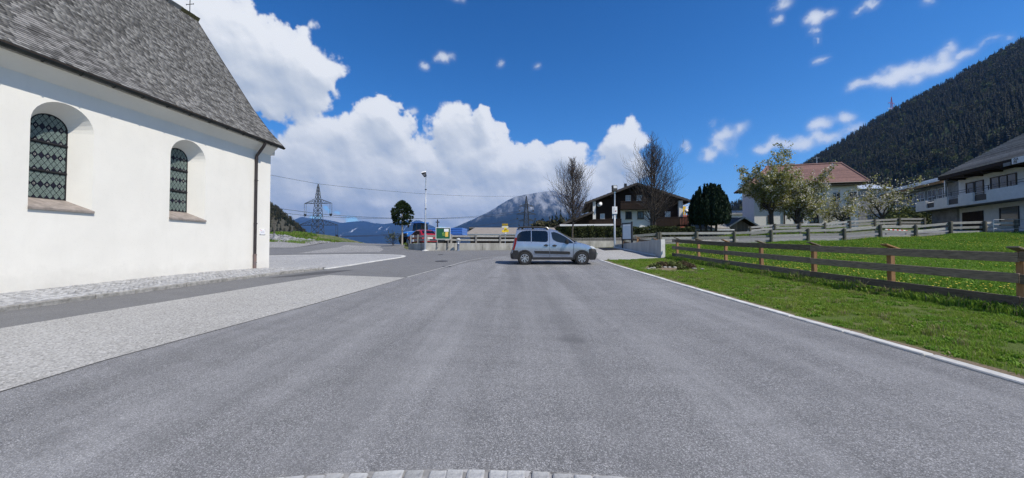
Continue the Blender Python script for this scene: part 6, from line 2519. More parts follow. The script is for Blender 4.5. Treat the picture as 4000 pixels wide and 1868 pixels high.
M_bark = pmat('grey_bark', (.12, .10, .085), .95, .5, 9, bmp=.8, bscale=20, bdist=.02, col2=(.05, .042, .035))
M_twig = pmat('brown_twig', (.075, .058, .048), .9, .4, 6, col2=(.04, .031, .027))
M_barkdark = pmat('dark_bark', (.075, .062, .05), .95, .5, 9, bmp=.8, bscale=20, col2=(.035, .03, .026))
M_apple = leaf_mat('young_leaf', (.17, .18, .045), (.36, .36, .12), .4, .5)
M_blossom = leaf_mat('blossom', (.62, .58, .48), (.84, .82, .76), .2, .2)
M_yew = leaf_mat('yew_needles', (.006, .015, .008), (.022, .045, .02), .3, .05)
M_stonepine = leaf_mat('stone_pine_needles', (.012, .028, .012), (.055, .085, .03), .3, .1)
M_hedge = leaf_mat('hedge_leaf', (.02, .034, .010), (.075, .085, .028), .4, .1)
M_spruce = leaf_mat('spruce_needles', (.003, .0065, .0035), (.0105, .017, .008), .4, 0)
M_larch = leaf_mat('larch_twigs', (.026, .027, .015), (.095, .088, .05), .4, 0)
M_bushgreen = leaf_mat('bush_leaf', (.05, .07, .02), (.14, .16, .05), .4, .15)
M_blade = leaf_mat('grass_blade', (.085, .19, .014), (.28, .41, .055), .5, .35, .7, (.25, .31, .05))
M_blade2 = leaf_mat('meadow_blade', (.065, .17, .012), (.21, .36, .045), .5, .35, .7, (.20, .29, .04))
M_straw = leaf_mat('dry_grass', (.22, .18, .09), (.34, .29, .16), .4, .2)


def leaf_quads(pts, size, rg, aspect=1.6, up_bias=0.0, jitter=.4, dirs=None):
    """one bent-free quad per point, random orientation; -> verts, faces"""
    n = len(pts)
    pts = np.asarray(pts, float)
    a = rg.normal(size=(n, 3)) if dirs is None else dirs + rg.normal(size=(n, 3)) * jitter
    a[:, 2] += up_bias
    a /= np.linalg.norm(a, axis=1, keepdims=True) + 1e-9
    b = rg.normal(size=(n, 3))
    b -= a * (a * b).sum(1, keepdims=True)
    b /= np.linalg.norm(b, axis=1, keepdims=True) + 1e-9
    s = size * (1 + jitter * (rg.random(n)[:, None] * 2 - 1))
    a = a * s * aspect / 2
    b = b * s / 2
    v = np.stack([pts - a, pts + b * .9 - a * .1, pts + a, pts - b * .9 - a * .1], 1).reshape(-1, 3)
    return v, np.arange(4 * n).reshape(n, 4)


def leaf_object(name, pts, size, mat, parent, rg, **k):
    v, f = leaf_quads(pts, size, rg, **k)
    me = np_mesh(name, v, f, mat)
    tint_attr(me, rg.random(len(f)))
    return link(name, me, parent)


class Branches:
    def __init__(s, seed):
        s.r = random.Random(seed)
        s.thick, s.thin = MB(), MB()
        s.tips = []

    def limb(s, p, d, r0, L, depth, up=.15, n=6, wob=.25, kids=3, spread=.8, shrink=.62, taper=.35, leafy=1):
        r = s.r
        pts, rad = [Vector(p)], [r0]
        d = Vector(d).normalized()
        for k in range(n):
            d = (d + Vector((r.gauss(0, wob), r.gauss(0, wob), r.gauss(0, wob) + up)) * (1 / n * 2)).normalized()
            pts.append(pts[-1] + d * L / n)
            rad.append(r0 * (1 - (1 - taper) * (k + 1) / n))
        (s.thick if r0 > .03 else s.thin).tube(pts, rad, 7 if r0 > .06 else (4 if r0 > .02 else 3), caps=False)
        if depth <= leafy:
            s.tips += pts[1:]
        if depth > 0:
            for k in range(kids):
                i = min(n, 1 + int((k + .6 + r.random() * .6) / (kids + .4) * n))
                ax = (pts[i] - pts[i - 1]).normalized()
                o = Vector((r.gauss(0, 1), r.gauss(0, 1), r.gauss(0, 1)))
                o = (o - ax * o.dot(ax)).normalized()
                nd = (ax * (1 - spread * .5) + o * spread)
                s.limb(pts[i], nd, max(.0105, rad[i] * .62), L * shrink * r.uniform(.75, 1.15), depth - 1, up, max(3, n - 1), wob, kids, spread, shrink, taper, leafy)


def bare_tree(label, x, y, H, stems, crown_w, seed, base=.25, sub=True):
    root = thing('bare_tree', label, 'tree', (x, y, G(x, y)), 0, 'bare trees before the chalet')
    B = Branches(seed)
    r = B.r
    for si in range(stems):
        ox = (si - (stems - 1) / 2) * .35
        lead = [Vector((ox, 0, -.2))]
        rad = [.115 * H / 9]
        n = 14
        for k in range(n):
            t = (k + 1) / n
            lead.append(Vector((ox * (1 - t * .3) + r.gauss(0, .03), r.gauss(0, .03), t * H * (1 if si == 0 else .92))))
            rad.append(max(.008, .115 * H / 9 * (1 - t) ** .8))
        B.thick.tube(lead, rad, 8, caps=False)
        nb = int(95 * H / 9 / stems * 1.5)
        for k in range(nb):
            t = base + (1 - base) * ((k + r.random()) / nb) ** 1.05
            z = t * H
            i = min(n - 1, int(t * n))
            p = lead[i].lerp(lead[i + 1], t * n - i)
            az = r.uniform(0, 2 * math.pi)
            prof = math.sin(min(1, (t - base) / (1 - base) * 1.0 + .18) ** .75 * math.pi * .93)
            L = max(.35, crown_w / 2 * prof * r.uniform(.85, 1.25) * .80)
            elev = r.uniform(.35, .8) + .6 * (t - .3)
            d = Vector((math.cos(az), math.sin(az), math.tan(min(1.35, elev))))
            B.limb(p, d, max(.016, rad[i] * .40), L * (1.10 + .25 * t), 2, .36, 6, .24, 4, .62, .58, .4)
    B.thick.build('trunk', M_bark, root, smooth=True, recalc=False)
    B.thin.build('crown', M_twig, root, recalc=False)
    return root


bare_tree('smaller leafless young tree left of the dark chalet above the silver van', 5.72, 35.0, 7.9, 1, 4.2, 3)
bare_tree('taller leafless double-stemmed tree in front of the dark chalet', 14.1, 37.0, 10.2, 2, 5.4, 8, .2)


def blossom_tree(label, x, y, H, W, seed, trunk_h, limbs, leaf_n, blossom_share, lean=0, up=.25, leafsize=.16, z=None, low=.0):
    root = thing('blossom_tree', label, 'tree', (x, y, G(x, y) if z is None else z), 0, 'blossoming fruit trees by the farmhouse')
    B = Branches(seed)
    r = B.r
    th = trunk_h
    r0 = .16 * H / 7
    base = Vector((lean * .3, 0, th))
    B.thick.tube([(0, 0, -.4), (lean * .1, 0, th * .5), base], [r0 * 1.25, r0, r0 * .95], 9, caps=False)
    for k in range(limbs):
        a = 2 * math.pi * (k + r.uniform(-.25, .25)) / limbs
        rise = r.uniform(.35, 1.1) if k else 2.5
        d = Vector((math.cos(a) * W / H + lean * .2, math.sin(a) * W / H, rise))
        L = (H - th) * (.47 if k else .64) * r.uniform(.85, 1.1)
        B.limb(base - Vector((0, 0, r.uniform(0, .2) * th)), d, r0 * .62, L, 3, up, 6, .45, 4, .85, .6, .3, 2)
    B.thick.build('trunk', M_barkdark, root, smooth=True, recalc=False)
    rg = np.random.default_rng(seed)
    B.thin.build('twigs', M_barkdark, root, recalc=False)
    tips = np.array([p[:] for p in B.tips])
    tips = tips[tips[:, 2] > low]
    idx = rg.integers(0, len(tips), leaf_n)
    pts = tips[idx] + rg.normal(size=(leaf_n, 3)) * .13
    nb = int(leaf_n * blossom_share)
    leaf_object('crown', pts[nb:], leafsize, M_apple, root, rg, aspect=1.5)
    leaf_object('blossom', pts[:nb], leafsize * .82, M_blossom, root, rg, aspect=1.1)
    return root


blossom_tree('tallest green-white blossom tree standing left of the white farmhouse', 29.3, 41.8, 9.4, 2.9, 21, 2.6, 7, 15000, .34, -.2, .42, .15)
blossom_tree('broad white blossom tree with a forked trunk in front of the red roof', 31.5, 40.9, 7.4, 2.6, 34, 1.2, 8, 17000, .42, 0, .36, .145)
blossom_tree('low wide blossom tree with bare dark limbs before the white farmhouse wall', 38.6, 43.2, 5.2, 5.0, 47, .9, 6, 1900, .5, 0, .30, .14)
blossom_tree('leaning thinly flowering tree between the farmhouse and the guest house', 43.4, 43.6, 7.0, 5.0, 58, 1.5, 5, 2600, .6, .4, .40, .15)

# dark multi-stemmed yew
yw = thing('yew_tree', 'dark dense multi-stemmed yew tree between the chalet and the blossom trees', 'tree', (21.4, 40.2, G(21.4, 40.2)))
rg = np.random.default_rng(77)
stems = [(-.95, 0), (-.72, .3), (-.45, -.1), (-.18, .2), (.12, -.1), (.35, .25), (.6, -.05), (.85, .2)]
for sx, sy in stems:
    mb = MB()
    mb.tube([(sx, sy, -.3), (sx * 1.05, sy, 1.0), (sx * 1.2, sy * 1.2, 2.2)], [.085, .075, .05], 7, caps=False)
    mb.build('trunk', M_barkdark, yw, smooth=True)
P_, D_ = [], []
cl = []
for k in range(110):
    a = rg.uniform(0, 2 * np.pi)
    rr = np.sqrt(rg.random()) * 1.8
    x, y = rr * np.cos(a) * 1.1, rr * np.sin(a) * .9
    hi = 2.3 + 3.5 * max(.3, 1 - (rr / 2.05) ** 4) * rg.uniform(.76, 1.06)
    cl.append((x, y, 1.35 + .30 * rr / 1.75 + rg.uniform(0, .3), hi))
for x, y, z0, z1 in cl:
    m = int(150 * (z1 - z0))
    t = rg.random(m)
    w = .32 * np.sin(np.clip(t * .82 + .18, 0, 1) * np.pi) ** .75 + .02
    a = rg.uniform(0, 2 * np.pi, m)
    q = np.sqrt(rg.random(m)) * w
    P_.append(np.stack([x + q * np.cos(a), y + q * np.sin(a), z0 + (z1 - z0) * t], 1))
    D_.append(np.stack([np.cos(a) * .35, np.sin(a) * .35, np.ones(m)], 1))
leaf_object('crown', np.concatenate(P_), .13, M_yew, yw, rg, aspect=2.6, dirs=np.concatenate(D_), jitter=.35)

# stone pine
sp_ = thing('stone_pine', 'small dark round-crowned pine on the roadside mound left of the street lamp', 'tree', (-11.85, 40.0, G(-11.85, 40.0)))
mb = MB()
mb.tube([(0, 0, -.4), (.02, 0, 1.0), (.0, .02, 2.2), (0, 0, 4.2)], [.11, .09, .08, .02], 9, caps=False)
mb.build('trunk', pmat('pine_bark', (.36, .33, .29), .9, .3, 12, bmp=.5), sp_, smooth=True)
V_, F_, nv = [], [], 0
rg = np.random.default_rng(99)
for k in range(330):
    t = rg.random() ** .9
    z = 2.15 + 2.5 * t
    prof = np.sin(np.clip(.13 + .87 * t, 0, 1) * np.pi) ** .62
    a = rg.uniform(0, 2 * np.pi)
    rr = 1.12 * prof * (rg.random() ** .35)
    c = np.array([rr * np.cos(a), rr * np.sin(a), z])
    out = np.array([np.cos(a) * rr, np.sin(a) * rr, .55 + .5 * t])
    out /= np.linalg.norm(out)
    m = 46
    dd = out + rg.normal(size=(m, 3)) * .55
    dd /= np.linalg.norm(dd, axis=1, keepdims=True)
    v, f = leaf_quads(c + dd * .12, .046, rg, aspect=5.5, dirs=dd, jitter=.12)
    V_.append(v)
    F_.append(f + nv)
    nv += len(v)
me = np_mesh('crown', np.concatenate(V_), np.concatenate(F_), M_stonepine)
tint_attr(me, np.repeat(rg.random(330), 46))
link('crown', me, sp_)

# hedge and its picket fence
hd_ = thing('hedge', 'long clipped dark green hedge behind the picket fence in front of the chalet', 'hedge', (13.2, 36.2, 1.95))
rg = np.random.default_rng(13)
M_core = pmat('hedge_core', (.02, .024, .012), .95, .5, 5)
mb = MB()
mb.box(-8.6, 4.2, -.38, .38, -.3, 1.38)
mb.build('dark_core', M_core, hd_)  # plain dark box inside the leaves, the hedge's inner shade as colour
n = 15000
face = rg.random(n)
px_ = rg.uniform(-8.8, 4.4, n)
top = 1.52 + .05 * np.sin(px_ * 3.1) + .06 * np.sin(px_ * 1.1 + 1) + .05 * np.clip((px_ + 2) / 6, 0, 1)
bul = .06 * np.sin(px_ * 6.5) + .05 * np.sin(px_ * 2.3 + 2)
pts = np.where((face < .66)[:, None], np.stack([px_, -.46 - bul + rg.normal(size=n) * .05, rg.uniform(-.25, 1, n) * top], 1),
               np.stack([px_, rg.uniform(-.5, .5, n), top + rg.normal(size=n) * .05], 1))
ends = rg.random(n) < .05
pts[ends, 0] = np.where(rg.random(ends.sum()) < .5, -8.8, 4.4)
pts[ends, 1] = rg.uniform(-.5, .5, ends.sum())
v, f = leaf_quads(pts, .085, rg, aspect=1.9, up_bias=.5)
me = np_mesh('leaves', v, f, M_hedge)
cellt = (np.floor(px_ * 2.6) * .37 + rg.random(n) * .35) % 1
tint_attr(me, cellt)
link('leaves', me, hd_)
pk = thing('picket_fence', 'low grey picket fence on the blotchy wall in front of the hedge', 'fence', (4.8, 34.6, 2.1))
mb = MB()
mb.box(0, .045, -.012, .012, 0, .34)
mb.poly([(0, -.012, .34), (.045, -.012, .34), (.0225, 0, .38)])
mb.poly([(0, .012, .34), (.045, .012, .34), (.0225, 0, .38)])
pme = mb.mesh('picket', M_greywood)
for k in range(150):
    x = k * .105
    o = link('picket', pme, pk)
    o.location = (x, .03 * x, -.02 + rnd.uniform(-.012, .012) + x * .012)
    o.rotation_euler = (0, rnd.uniform(-.03, .03), 0)
for z in (.08, .26):
    mb = MB()
    mb.beam((-.1, .025, z), (15.8, .50, z + .19), .03, .05)
    mb.build('rail', M_greywood, pk)

# low plants in the flower bed by the ramp wall
for k, (x, y, s, lab) in enumerate(((6.5, 16.9, .38, 'nearest the kerb'), (7.0, 17.3, .5, 'under the ramp wall end'), (7.5, 17.2, .55, 'in the middle of the bed'), (7.9, 16.6, .42, 'at the fence side of the bed'), (7.35, 16.0, .32, 'at the front of the bed'), (8.1, 17.6, .5, 'at the back of the bed'))):
    rg = np.random.default_rng(200 + k)
    pr = thing('low_shrub', 'low reddish-green shrub ' + lab + ' below the concrete ramp wall', 'shrub', (x, y, G(x, y) + .03), 0, 'low shrubs in the flower bed')
    s *= .72
    n = 420
    a = rg.uniform(0, 2 * np.pi, n)
    q = np.sqrt(rg.random(n)) * s
    pts = np.stack([q * np.cos(a), q * np.sin(a), rg.random(n) * s * .75 * (1 - (q / s) ** 2 * .6)], 1)
    leaf_object('leaves', pts, .06, leaf_mat('heather_leaf', (.06, .065, .03), (.15, .095, .06)) if k % 2 else M_bushgreen, pr, rg, aspect=2)
    mb = MB()
    for j in range(9):
        aa = j * .7
        mb.tube([(0, 0, -.02), (math.cos(aa) * s * .6, math.sin(aa) * s * .6, s * .55)], [.01, .004], 4)
    mb.build('stems', M_twig, pr)
# rim of stones round the bed
for k in range(12):
    t = k / 11
    x, y = 5.95 + 2.2 * t, 16.2 + .9 * math.sin(t * 3) - .4 * t
    bm = bmesh.new()
    bmesh.ops.create_icosphere(bm, subdivisions=1, radius=1)
    for v_ in bm.verts:
        v_.co = v_.co * (1 + rnd.uniform(-.2, .2))
        v_.co.x *= rnd.uniform(.09, .11)
        v_.co.y *= .07
        v_.co.z *= .05
    me = bpy.data.meshes.new('bed_stone')
    bm.to_mesh(me)
    bm.free()
    me.materials.append(M_granite)
    o = tag(link('bed_stone', me), ('first second third fourth fifth sixth seventh eighth ninth tenth eleventh twelfth'.split()[k]) + ' small grey edging stone of the flower bed counted from the kerb', 'stone', 'stones edging the flower bed')
    o.location = (x, y, G(x, y) + .05)


# ------------------------------------------------------------------ scattering
def scatter(name, pts, protos, scale, rz, pick, kind='stuff', label=None):
    """instances of the prototype meshes on points, through geometry nodes"""
    me = bpy.data.meshes.new(name)
    me.vertices.add(len(pts))
    me.vertices.foreach_set('co', np.ascontiguousarray(pts, np.float32).ravel())
    for nm, ty, val in (('sc', 'FLOAT', scale), ('rz', 'FLOAT', rz), ('pick', 'INT', pick)):
        a = me.attributes.new(nm, ty, 'POINT')
        a.data.foreach_set('value', np.ascontiguousarray(val, np.int32 if ty == 'INT' else np.float32))
    o = link(name, me)
    tag(o, label, None, None, kind)
    pc = bpy.data.collections.new(name + '_kinds')
    for k, p in enumerate(protos):
        q = bpy.data.objects.new('%s_kind_%02d' % (name, k), p)
        pc.objects.link(q)
    g = bpy.data.node_groups.new(name + '_nodes', 'GeometryNodeTree')
    g.interface.new_socket('Geometry', in_out='INPUT', socket_type='NodeSocketGeometry')
    g.interface.new_socket('Geometry', in_out='OUTPUT', socket_type='NodeSocketGeometry')
    gi = g.nodes.new('NodeGroupInput')
    go = g.nodes.new('NodeGroupOutput')
    ci = g.nodes.new('GeometryNodeCollectionInfo')
    ci.inputs['Collection'].default_value = pc
    ci.inputs['Separate Children'].default_value = True
    ci.inputs['Reset Children'].default_value = True
    iop = g.nodes.new('GeometryNodeInstanceOnPoints')
    iop.inputs['Pick Instance'].default_value = True
    def na(nm, ty):
        n_ = g.nodes.new('GeometryNodeInputNamedAttribute')
        n_.data_type = ty
        n_.inputs['Name'].default_value = nm
        return n_.outputs['Attribute']
    cx = g.nodes.new('ShaderNodeCombineXYZ')
    g.links.new(na('rz', 'FLOAT'), cx.inputs['Z'])
    g.links.new(gi.outputs[0], iop.inputs['Points'])
    g.links.new(ci.outputs[0], iop.inputs['Instance'])
    g.links.new(na('pick', 'INT'), iop.inputs['Instance Index'])
    g.links.new(cx.outputs[0], iop.inputs['Rotation'])
    g.links.new(na('sc', 'FLOAT'), iop.inputs['Scale'])
    g.links.new(iop.outputs[0], go.inputs[0])
    md = o.modifiers.new('scatter', 'NODES')
    md.node_group = g
    return o


def sod(seed, rad, n, hmin, hmax, w, mats, bend=.5, dry=.05, broad=0):
    """a tuft of turf: many tapered bent blades"""
    rg = np.random.default_rng(seed)
    a = rg.uniform(0, 2 * np.pi, n)
    q = np.sqrt(rg.random(n)) * rad
    x, y = q * np.cos(a), q * np.sin(a)
    h = rg.uniform(hmin, hmax, n)
    b = rg.uniform(0, 2 * np.pi, n)
    be = rg.uniform(.15, 1, n) * bend * h
    dx, dy = np.cos(b), np.sin(b)
    sx, sy = -dy, dx
    ww = w * rg.uniform(.6, 1.3, n)
    V = np.zeros((n, 5, 3))
    V[:, 0] = np.stack([x - sx * ww, y - sy * ww, np.full(n, -.01)], 1)
    V[:, 1] = np.stack([x + sx * ww, y + sy * ww, np.full(n, -.01)], 1)
    mx, my = x + dx * be * .3, y + dy * be * .3
    k = .9 if not broad else 1.5
    V[:, 2] = np.stack([mx + sx * ww * k, my + sy * ww * k, h * .62], 1)
    V[:, 3] = np.stack([mx - sx * ww * k, my - sy * ww * k, h * .62], 1)
    V[:, 4] = np.stack([x + dx * be, y + dy * be, h], 1)
    me = bpy.data.meshes.new('sod')
    F = []
    for i in range(n):
        o = i * 5
        F += [(o, o + 1, o + 2, o + 3), (o + 3, o + 2, o + 4)]
    me.from_pydata(V.reshape(-1, 3).tolist(), [], F)
    for m in mats:
        me.materials.append(m)
    mi = np.repeat((rg.random(n) < dry).astype(np.int32), 2)
    me.polygons.foreach_set('material_index', mi)
    tint_attr(me, np.repeat(rg.random(n), 2))
    me.update()
    return me


rg = np.random.default_rng(31)
def jitter_grid(x0, x1, y0, y1, sp):
    xs = np.arange(x0, x1, sp)
    ys = np.arange(y0, y1, sp)
    X, Y = np.meshgrid(xs, ys)
    X = X.ravel() + rg.uniform(-.5, .5, X.size) * sp
    Y = Y.ravel() + rg.uniform(-.5, .5, Y.size) * sp
    return X, Y
def patchy(X, Y, f, seed):
    return np.array([noise.noise(Vector((x * f, y * f, seed))) for x, y in zip(X, Y)])
# verge: short turf, thin and brown in places, longer under the fence
X, Y = jitter_grid(5.36, 9.9, 1.5, 23.0, .17)
keep = (Y < 21.2 + (X - 5.3) * .35) & ((X > 5.5) | (rg.random(len(X)) < .22))
X, Y = X[keep], Y[keep]
pn = patchy(X, Y, .8, 3.0) * .6 + patchy(X, Y, 2.2, 7.0) * .5
bed = ((X - 6.9) / 1.15) ** 2 + ((Y - 16.7) / 1.0) ** 2 < 1
keep = (rg.random(len(X)) < np.clip(1.05 - np.clip(pn - .10, 0, 1) * 3.6, .16, 1)) & ~(bed & (rg.random(len(X)) < .8))
X, Y, pn = X[keep], Y[keep], pn[keep]
sc = np.where(X > 9.45, rg.uniform(1.3, 2.1, len(X)), rg.uniform(.5, .85, len(X)) * (1 - .3 * np.clip(pn, 0, 1)))
sc = np.where(X < 5.5, sc * .8, sc)
sods = [sod(k, .16, 95, .03, .10, .0042, [M_blade, M_straw], .8, .04 + .03 * (k % 2)) for k in range(5)] + [sod(70 + k, .15, 46, .03, .075, .011, [M_blade2, M_straw], 1.3, .03, 1) for k in range(2)] + [sod(80, .13, 70, .09, .17, .004, [M_blade, M_straw], .9, .5)]
scatter('verge_grass', np.stack([X, Y, G_np(X, Y) + .012], 1), sods, sc, rg.uniform(0, 6.28, len(X)), np.where(rg.random(len(X)) < .24 + .5 * (patchy(X, Y, .9, 21.0) > .25), rg.choice([5, 6, 6, 5, 7], len(X)), rg.integers(0, 5, len(X))))
# meadow: taller, with broad dandelion leaves
X, Y = jitter_grid(10.0, 44, 2.0, 31.0, .30)
keep = (X / np.maximum(Y, .1) < 1.75) & (Y < 31.3)
X, Y = X[keep], Y[keep]
pn = patchy(X, Y, .3, 9.0)
sods2 = [sod(20 + k, .24, 80, .06, .19, .0065, [M_blade2, M_straw], .9, .02) for k in range(3)] + [sod(30 + k, .24, 60, .05, .14, .014, [M_blade2, M_blade2], 1.2, 0, 1) for k in range(2)]
sc = rg.uniform(.75, 1.25, len(X)) * (1 + .35 * pn)
scatter('meadow_grass', np.stack([X, Y, G_np(X, Y) + .01], 1), sods2, sc, rg.uniform(0, 6.28, len(X)), rg.integers(0, 5, len(X)))
# dandelions
def dandelion(seed):
    r = random.Random(seed)
    mb = MB()
    h = r.uniform(.12, .2)
    mb.tube([(0, 0, 0), (r.uniform(-.02, .02), r.uniform(-.02, .02), h)], .004, 4, 0, False)
    n = 9
    tx, ty = r.uniform(-.3, .3), r.uniform(-.3, .3)
    for k in range(n):
        a, b = 2 * math.pi * k / n, 2 * math.pi * (k + 1) / n
        q = .021
        mb.poly([(0, 0, h + .010), (q * math.cos(a), q * math.sin(a), h + tx * .02), (q * math.cos(b), q * math.sin(b), h + ty * .02)], 1)
    return mb.mesh('dandelion', [M_blade2, pmat('dandelion_yellow', (.72, .60, .07), .8, .2, 9)], recalc=False)
n = 4200
X, Y = rg.uniform(10.2, 43, n * 2), rg.uniform(4, 30.5, n * 2)
pn = patchy(X, Y, .22, 5.0)
keep = (X / Y < 1.6) & (rg.random(len(X)) < np.clip(.42 + pn * 1.6, 0.03, 1))
X, Y = X[keep], Y[keep]
scatter('dandelions', np.stack([X, Y, G_np(X, Y) + .02], 1), [dandelion(k) for k in range(4)], rg.uniform(.8, 1.4, len(X)), rg.uniform(0, 6.28, len(X)), rg.integers(0, 4, len(X)))
# rough grass on the bank at the left and round the houses
X, Y = jitter_grid(-34, -10, 38, 52, .42)
keep = ((X < -21.5) | ((X > -12.4) & (X < -8) & (Y > 42))) & (Y > 37)
pn = patchy(X, Y, .25, 2.0)
keep &= rg.random(len(X)) < np.clip(.9 - np.clip(pn, -1, 1) * 1.3, .1, 1)
X, Y = X[keep], Y[keep]
X2, Y2 = jitter_grid(11, 60, 39.5, 47, .55)
k2 = X2 / Y2 < 1.5
X, Y = np.concatenate([X, X2[k2]]), np.concatenate([Y, Y2[k2]])
scatter('rough_grass', np.stack([X, Y, G_np(X, Y) - .05], 1), [sod(50 + k, .34, 70, .08, .26, .012, [M_blade2, M_straw], .9, .22) for k in range(3)], rg.uniform(.8, 1.5, len(X)), rg.uniform(0, 6.28, len(X)), rg.integers(0, 3, len(X)))

# a little bare bush beside the pine
for lab, x, y, s in (('small leafless bush beside the trunk of the round-crowned pine', -12.9, 40.3, 1.0),):
    b_ = thing('bush', lab, 'bush', (x, y, G(x, y)))
    B = Branches(5)
    for k in range(12):
        a = k * .55
        B.limb((0, 0, 0), (math.cos(a) * .5, math.sin(a) * .5, 1), .014, 1.0, 2, .2, 4, .3, 3)
    B.thin.build('stems', M_twig, b_, recalc=False)
    leaf_object('leaves', np.array([p[:] for p in B.tips]), .07, M_apple, b_, np.random.default_rng(4))
for k, (x, y, s, lab) in enumerate(((53, 50, 2.2, 'round olive bush on the slope between the farmhouse and the guest house'), (49.5, 47, 1.6, 'low green bush at the foot of the slope left of the guest house'), (56.5, 48.5, 2.6, 'larger green bush beside the stained end of the guest house'))):
    rg2 = np.random.default_rng(300 + k)
    b_ = thing('bush', lab, 'bush', (x, y, G(x, y) + .1), 0, 'bushes on the slope beside the guest house')
    n = 1500
    d = rg2.normal(size=(n, 3))
    d /= np.linalg.norm(d, axis=1, keepdims=True)
    pts = d * s * (rg2.random(n)[:, None] ** .3) * np.array([1, .9, .7]) + np.array([0, 0, s * .6])
    leaf_object('leaves', pts, .22, M_bushgreen, b_, rg2)
    mb = MB()
    for j in range(7):
        mb.tube([(0, 0, -.3), (math.cos(j) * s * .5, math.sin(j) * s * .5, s * .9)], [.05, .015], 5)
    mb.build('stems', M_twig, b_)

# stone heap on the bank
V_, F_, nv = [], [], 0
bm = bmesh.new()
bmesh.ops.create_icosphere(bm, subdivisions=1, radius=1)
iv = np.array([v_.co[:] for v_ in bm.verts])
if_ = np.array([[v_.index for v_ in f.verts] for f in bm.faces])
bm.free()
rg = np.random.default_rng(8)
for k in range(1500):
    t = rg.random()
    x = -27.5 + 6.8 * rg.random() - 2 * (rg.random() < .2)
    y = 41 + rg.normal() * 1.2
    hh = .75 * np.exp(-((x + 26.6) / 2.6) ** 2) * np.exp(-((y - 41) / 1.6) ** 2)
    s = rg.uniform(.06, .2) * (1 + (rg.random() < .06))
    q = iv * (1 + rg.uniform(-.25, .25, iv.shape)) * s * np.array([1, .8, .65]) + np.array([x, y, G(x, y) + hh * rg.random() ** .4])
    V_.append(q)
    F_.append(if_ + nv)
    nv += len(q)
M_stone = pmat('heap_stone', (.23, .235, .245), .9, .4, 6, world=True, rand=.3, bmp=.4)
me = np_mesh('stone_heap', np.concatenate(V_), np.concatenate(F_), M_stone)
tint_attr(me, np.repeat(rg.random(1500), len(if_)))
tag(link('stone_heap', me), kind='stuff')
# ------------------------------------------------------------------ hills, mountains, forest, haze
def fbm(x, y, f, o=5, seed=0.0, ridged=False):
    out = np.zeros(len(x))
    for i, (a, b) in enumerate(zip(x, y)):
        p = Vector((a * f, b * f, seed))
        out[i] = noise.ridged_multi_fractal(p, 1.0, 2.1, o, 1.0, 2.0) if ridged else noise.fractal(p, 1.0, 2.1, o)
    return out


def grid_mesh(name, X, Y, Z, mat):
    ny, nx = X.shape
    v = np.stack([X, Y, Z], -1).reshape(-1, 3)
    i = (np.arange(ny - 1)[:, None] * nx + np.arange(nx - 1)[None]).ravel()
    return tag(link(name, np_mesh(name, v, np.stack([i, i + 1, i + 1 + nx, i + nx], 1), mat, smooth=True)), kind='structure')


M_slope = soil_mat('hill_soil', (.035, .05, .02), (.08, .095, .035), (.10, .085, .05))
sm = lambda t: np.clip(t, 0, 1) ** 2 * (3 - 2 * np.clip(t, 0, 1))
def hill_z(x, y):
    z = .58 * (x - 468) * sm((y - 230) / 260)
    z = z * (1 - .5 * sm((y - 1120) / 400))
    return np.maximum(z, -18)
X, Y = np.meshgrid(np.linspace(300, 2300, 101), np.linspace(200, 1650, 74))
Z = hill_z(X, Y)
nz = fbm(X.ravel(), Y.ravel(), .004, 5, 2.0).reshape(X.shape)
Z2 = Z + nz * 10 * np.clip(Z / 60, 0, 1)
grid_mesh('forest_hill', X, Y, Z2, M_slope)
def sample(X, Y, Z, x, y):
    fx = (x - X[0, 0]) / (X[0, 1] - X[0, 0])
    fy = (y - Y[0, 0]) / (Y[1, 0] - Y[0, 0])
    i = np.clip(fx.astype(int), 0, X.shape[1] - 2)
    j = np.clip(fy.astype(int), 0, X.shape[0] - 2)
    a, b = fx - i, fy - j
    return Z[j, i] * (1 - a) * (1 - b) + Z[j, i + 1] * a * (1 - b) + Z[j + 1, i] * (1 - a) * b + Z[j + 1, i + 1] * a * b


def spruce(seed, tiers=8):
    """ragged spruce 1 unit tall: drooping branch fans tier on tier"""
    r = random.Random(seed)
    mb = MB()
    mb.tube([(0, 0, -.05), (0, 0, .9)], [.016, .004], 4, 1, False)
    for k in range(tiers):
        t = k / (tiers - 1)
        z = .10 + .80 * t
        rad = (.165 * (1 - t) ** .85 + .018)
        n = 9 if k < tiers - 3 else 6
        a0 = r.random() * 6
        for j in range(n):
            a = a0 + 2 * math.pi * j / n + r.uniform(-.2, .2)
            rr = rad * r.uniform(.65, 1.2)
            w = rr * .42
            dx, dy = math.cos(a), math.sin(a)
            zz = z + r.uniform(-.02, .02)
            tip = (dx * rr, dy * rr, zz - rr * .45)
            l = (dx * rr * .55 - dy * w, dy * rr * .55 + dx * w, zz - rr * .28)
            q = (dx * rr * .55 + dy * w, dy * rr * .55 - dx * w, zz - rr * .28)
            mb.poly([(0, 0, zz + .07), l, tip, q])
    return mb.mesh('spruce', [M_spruce, M_barkdark], recalc=False)


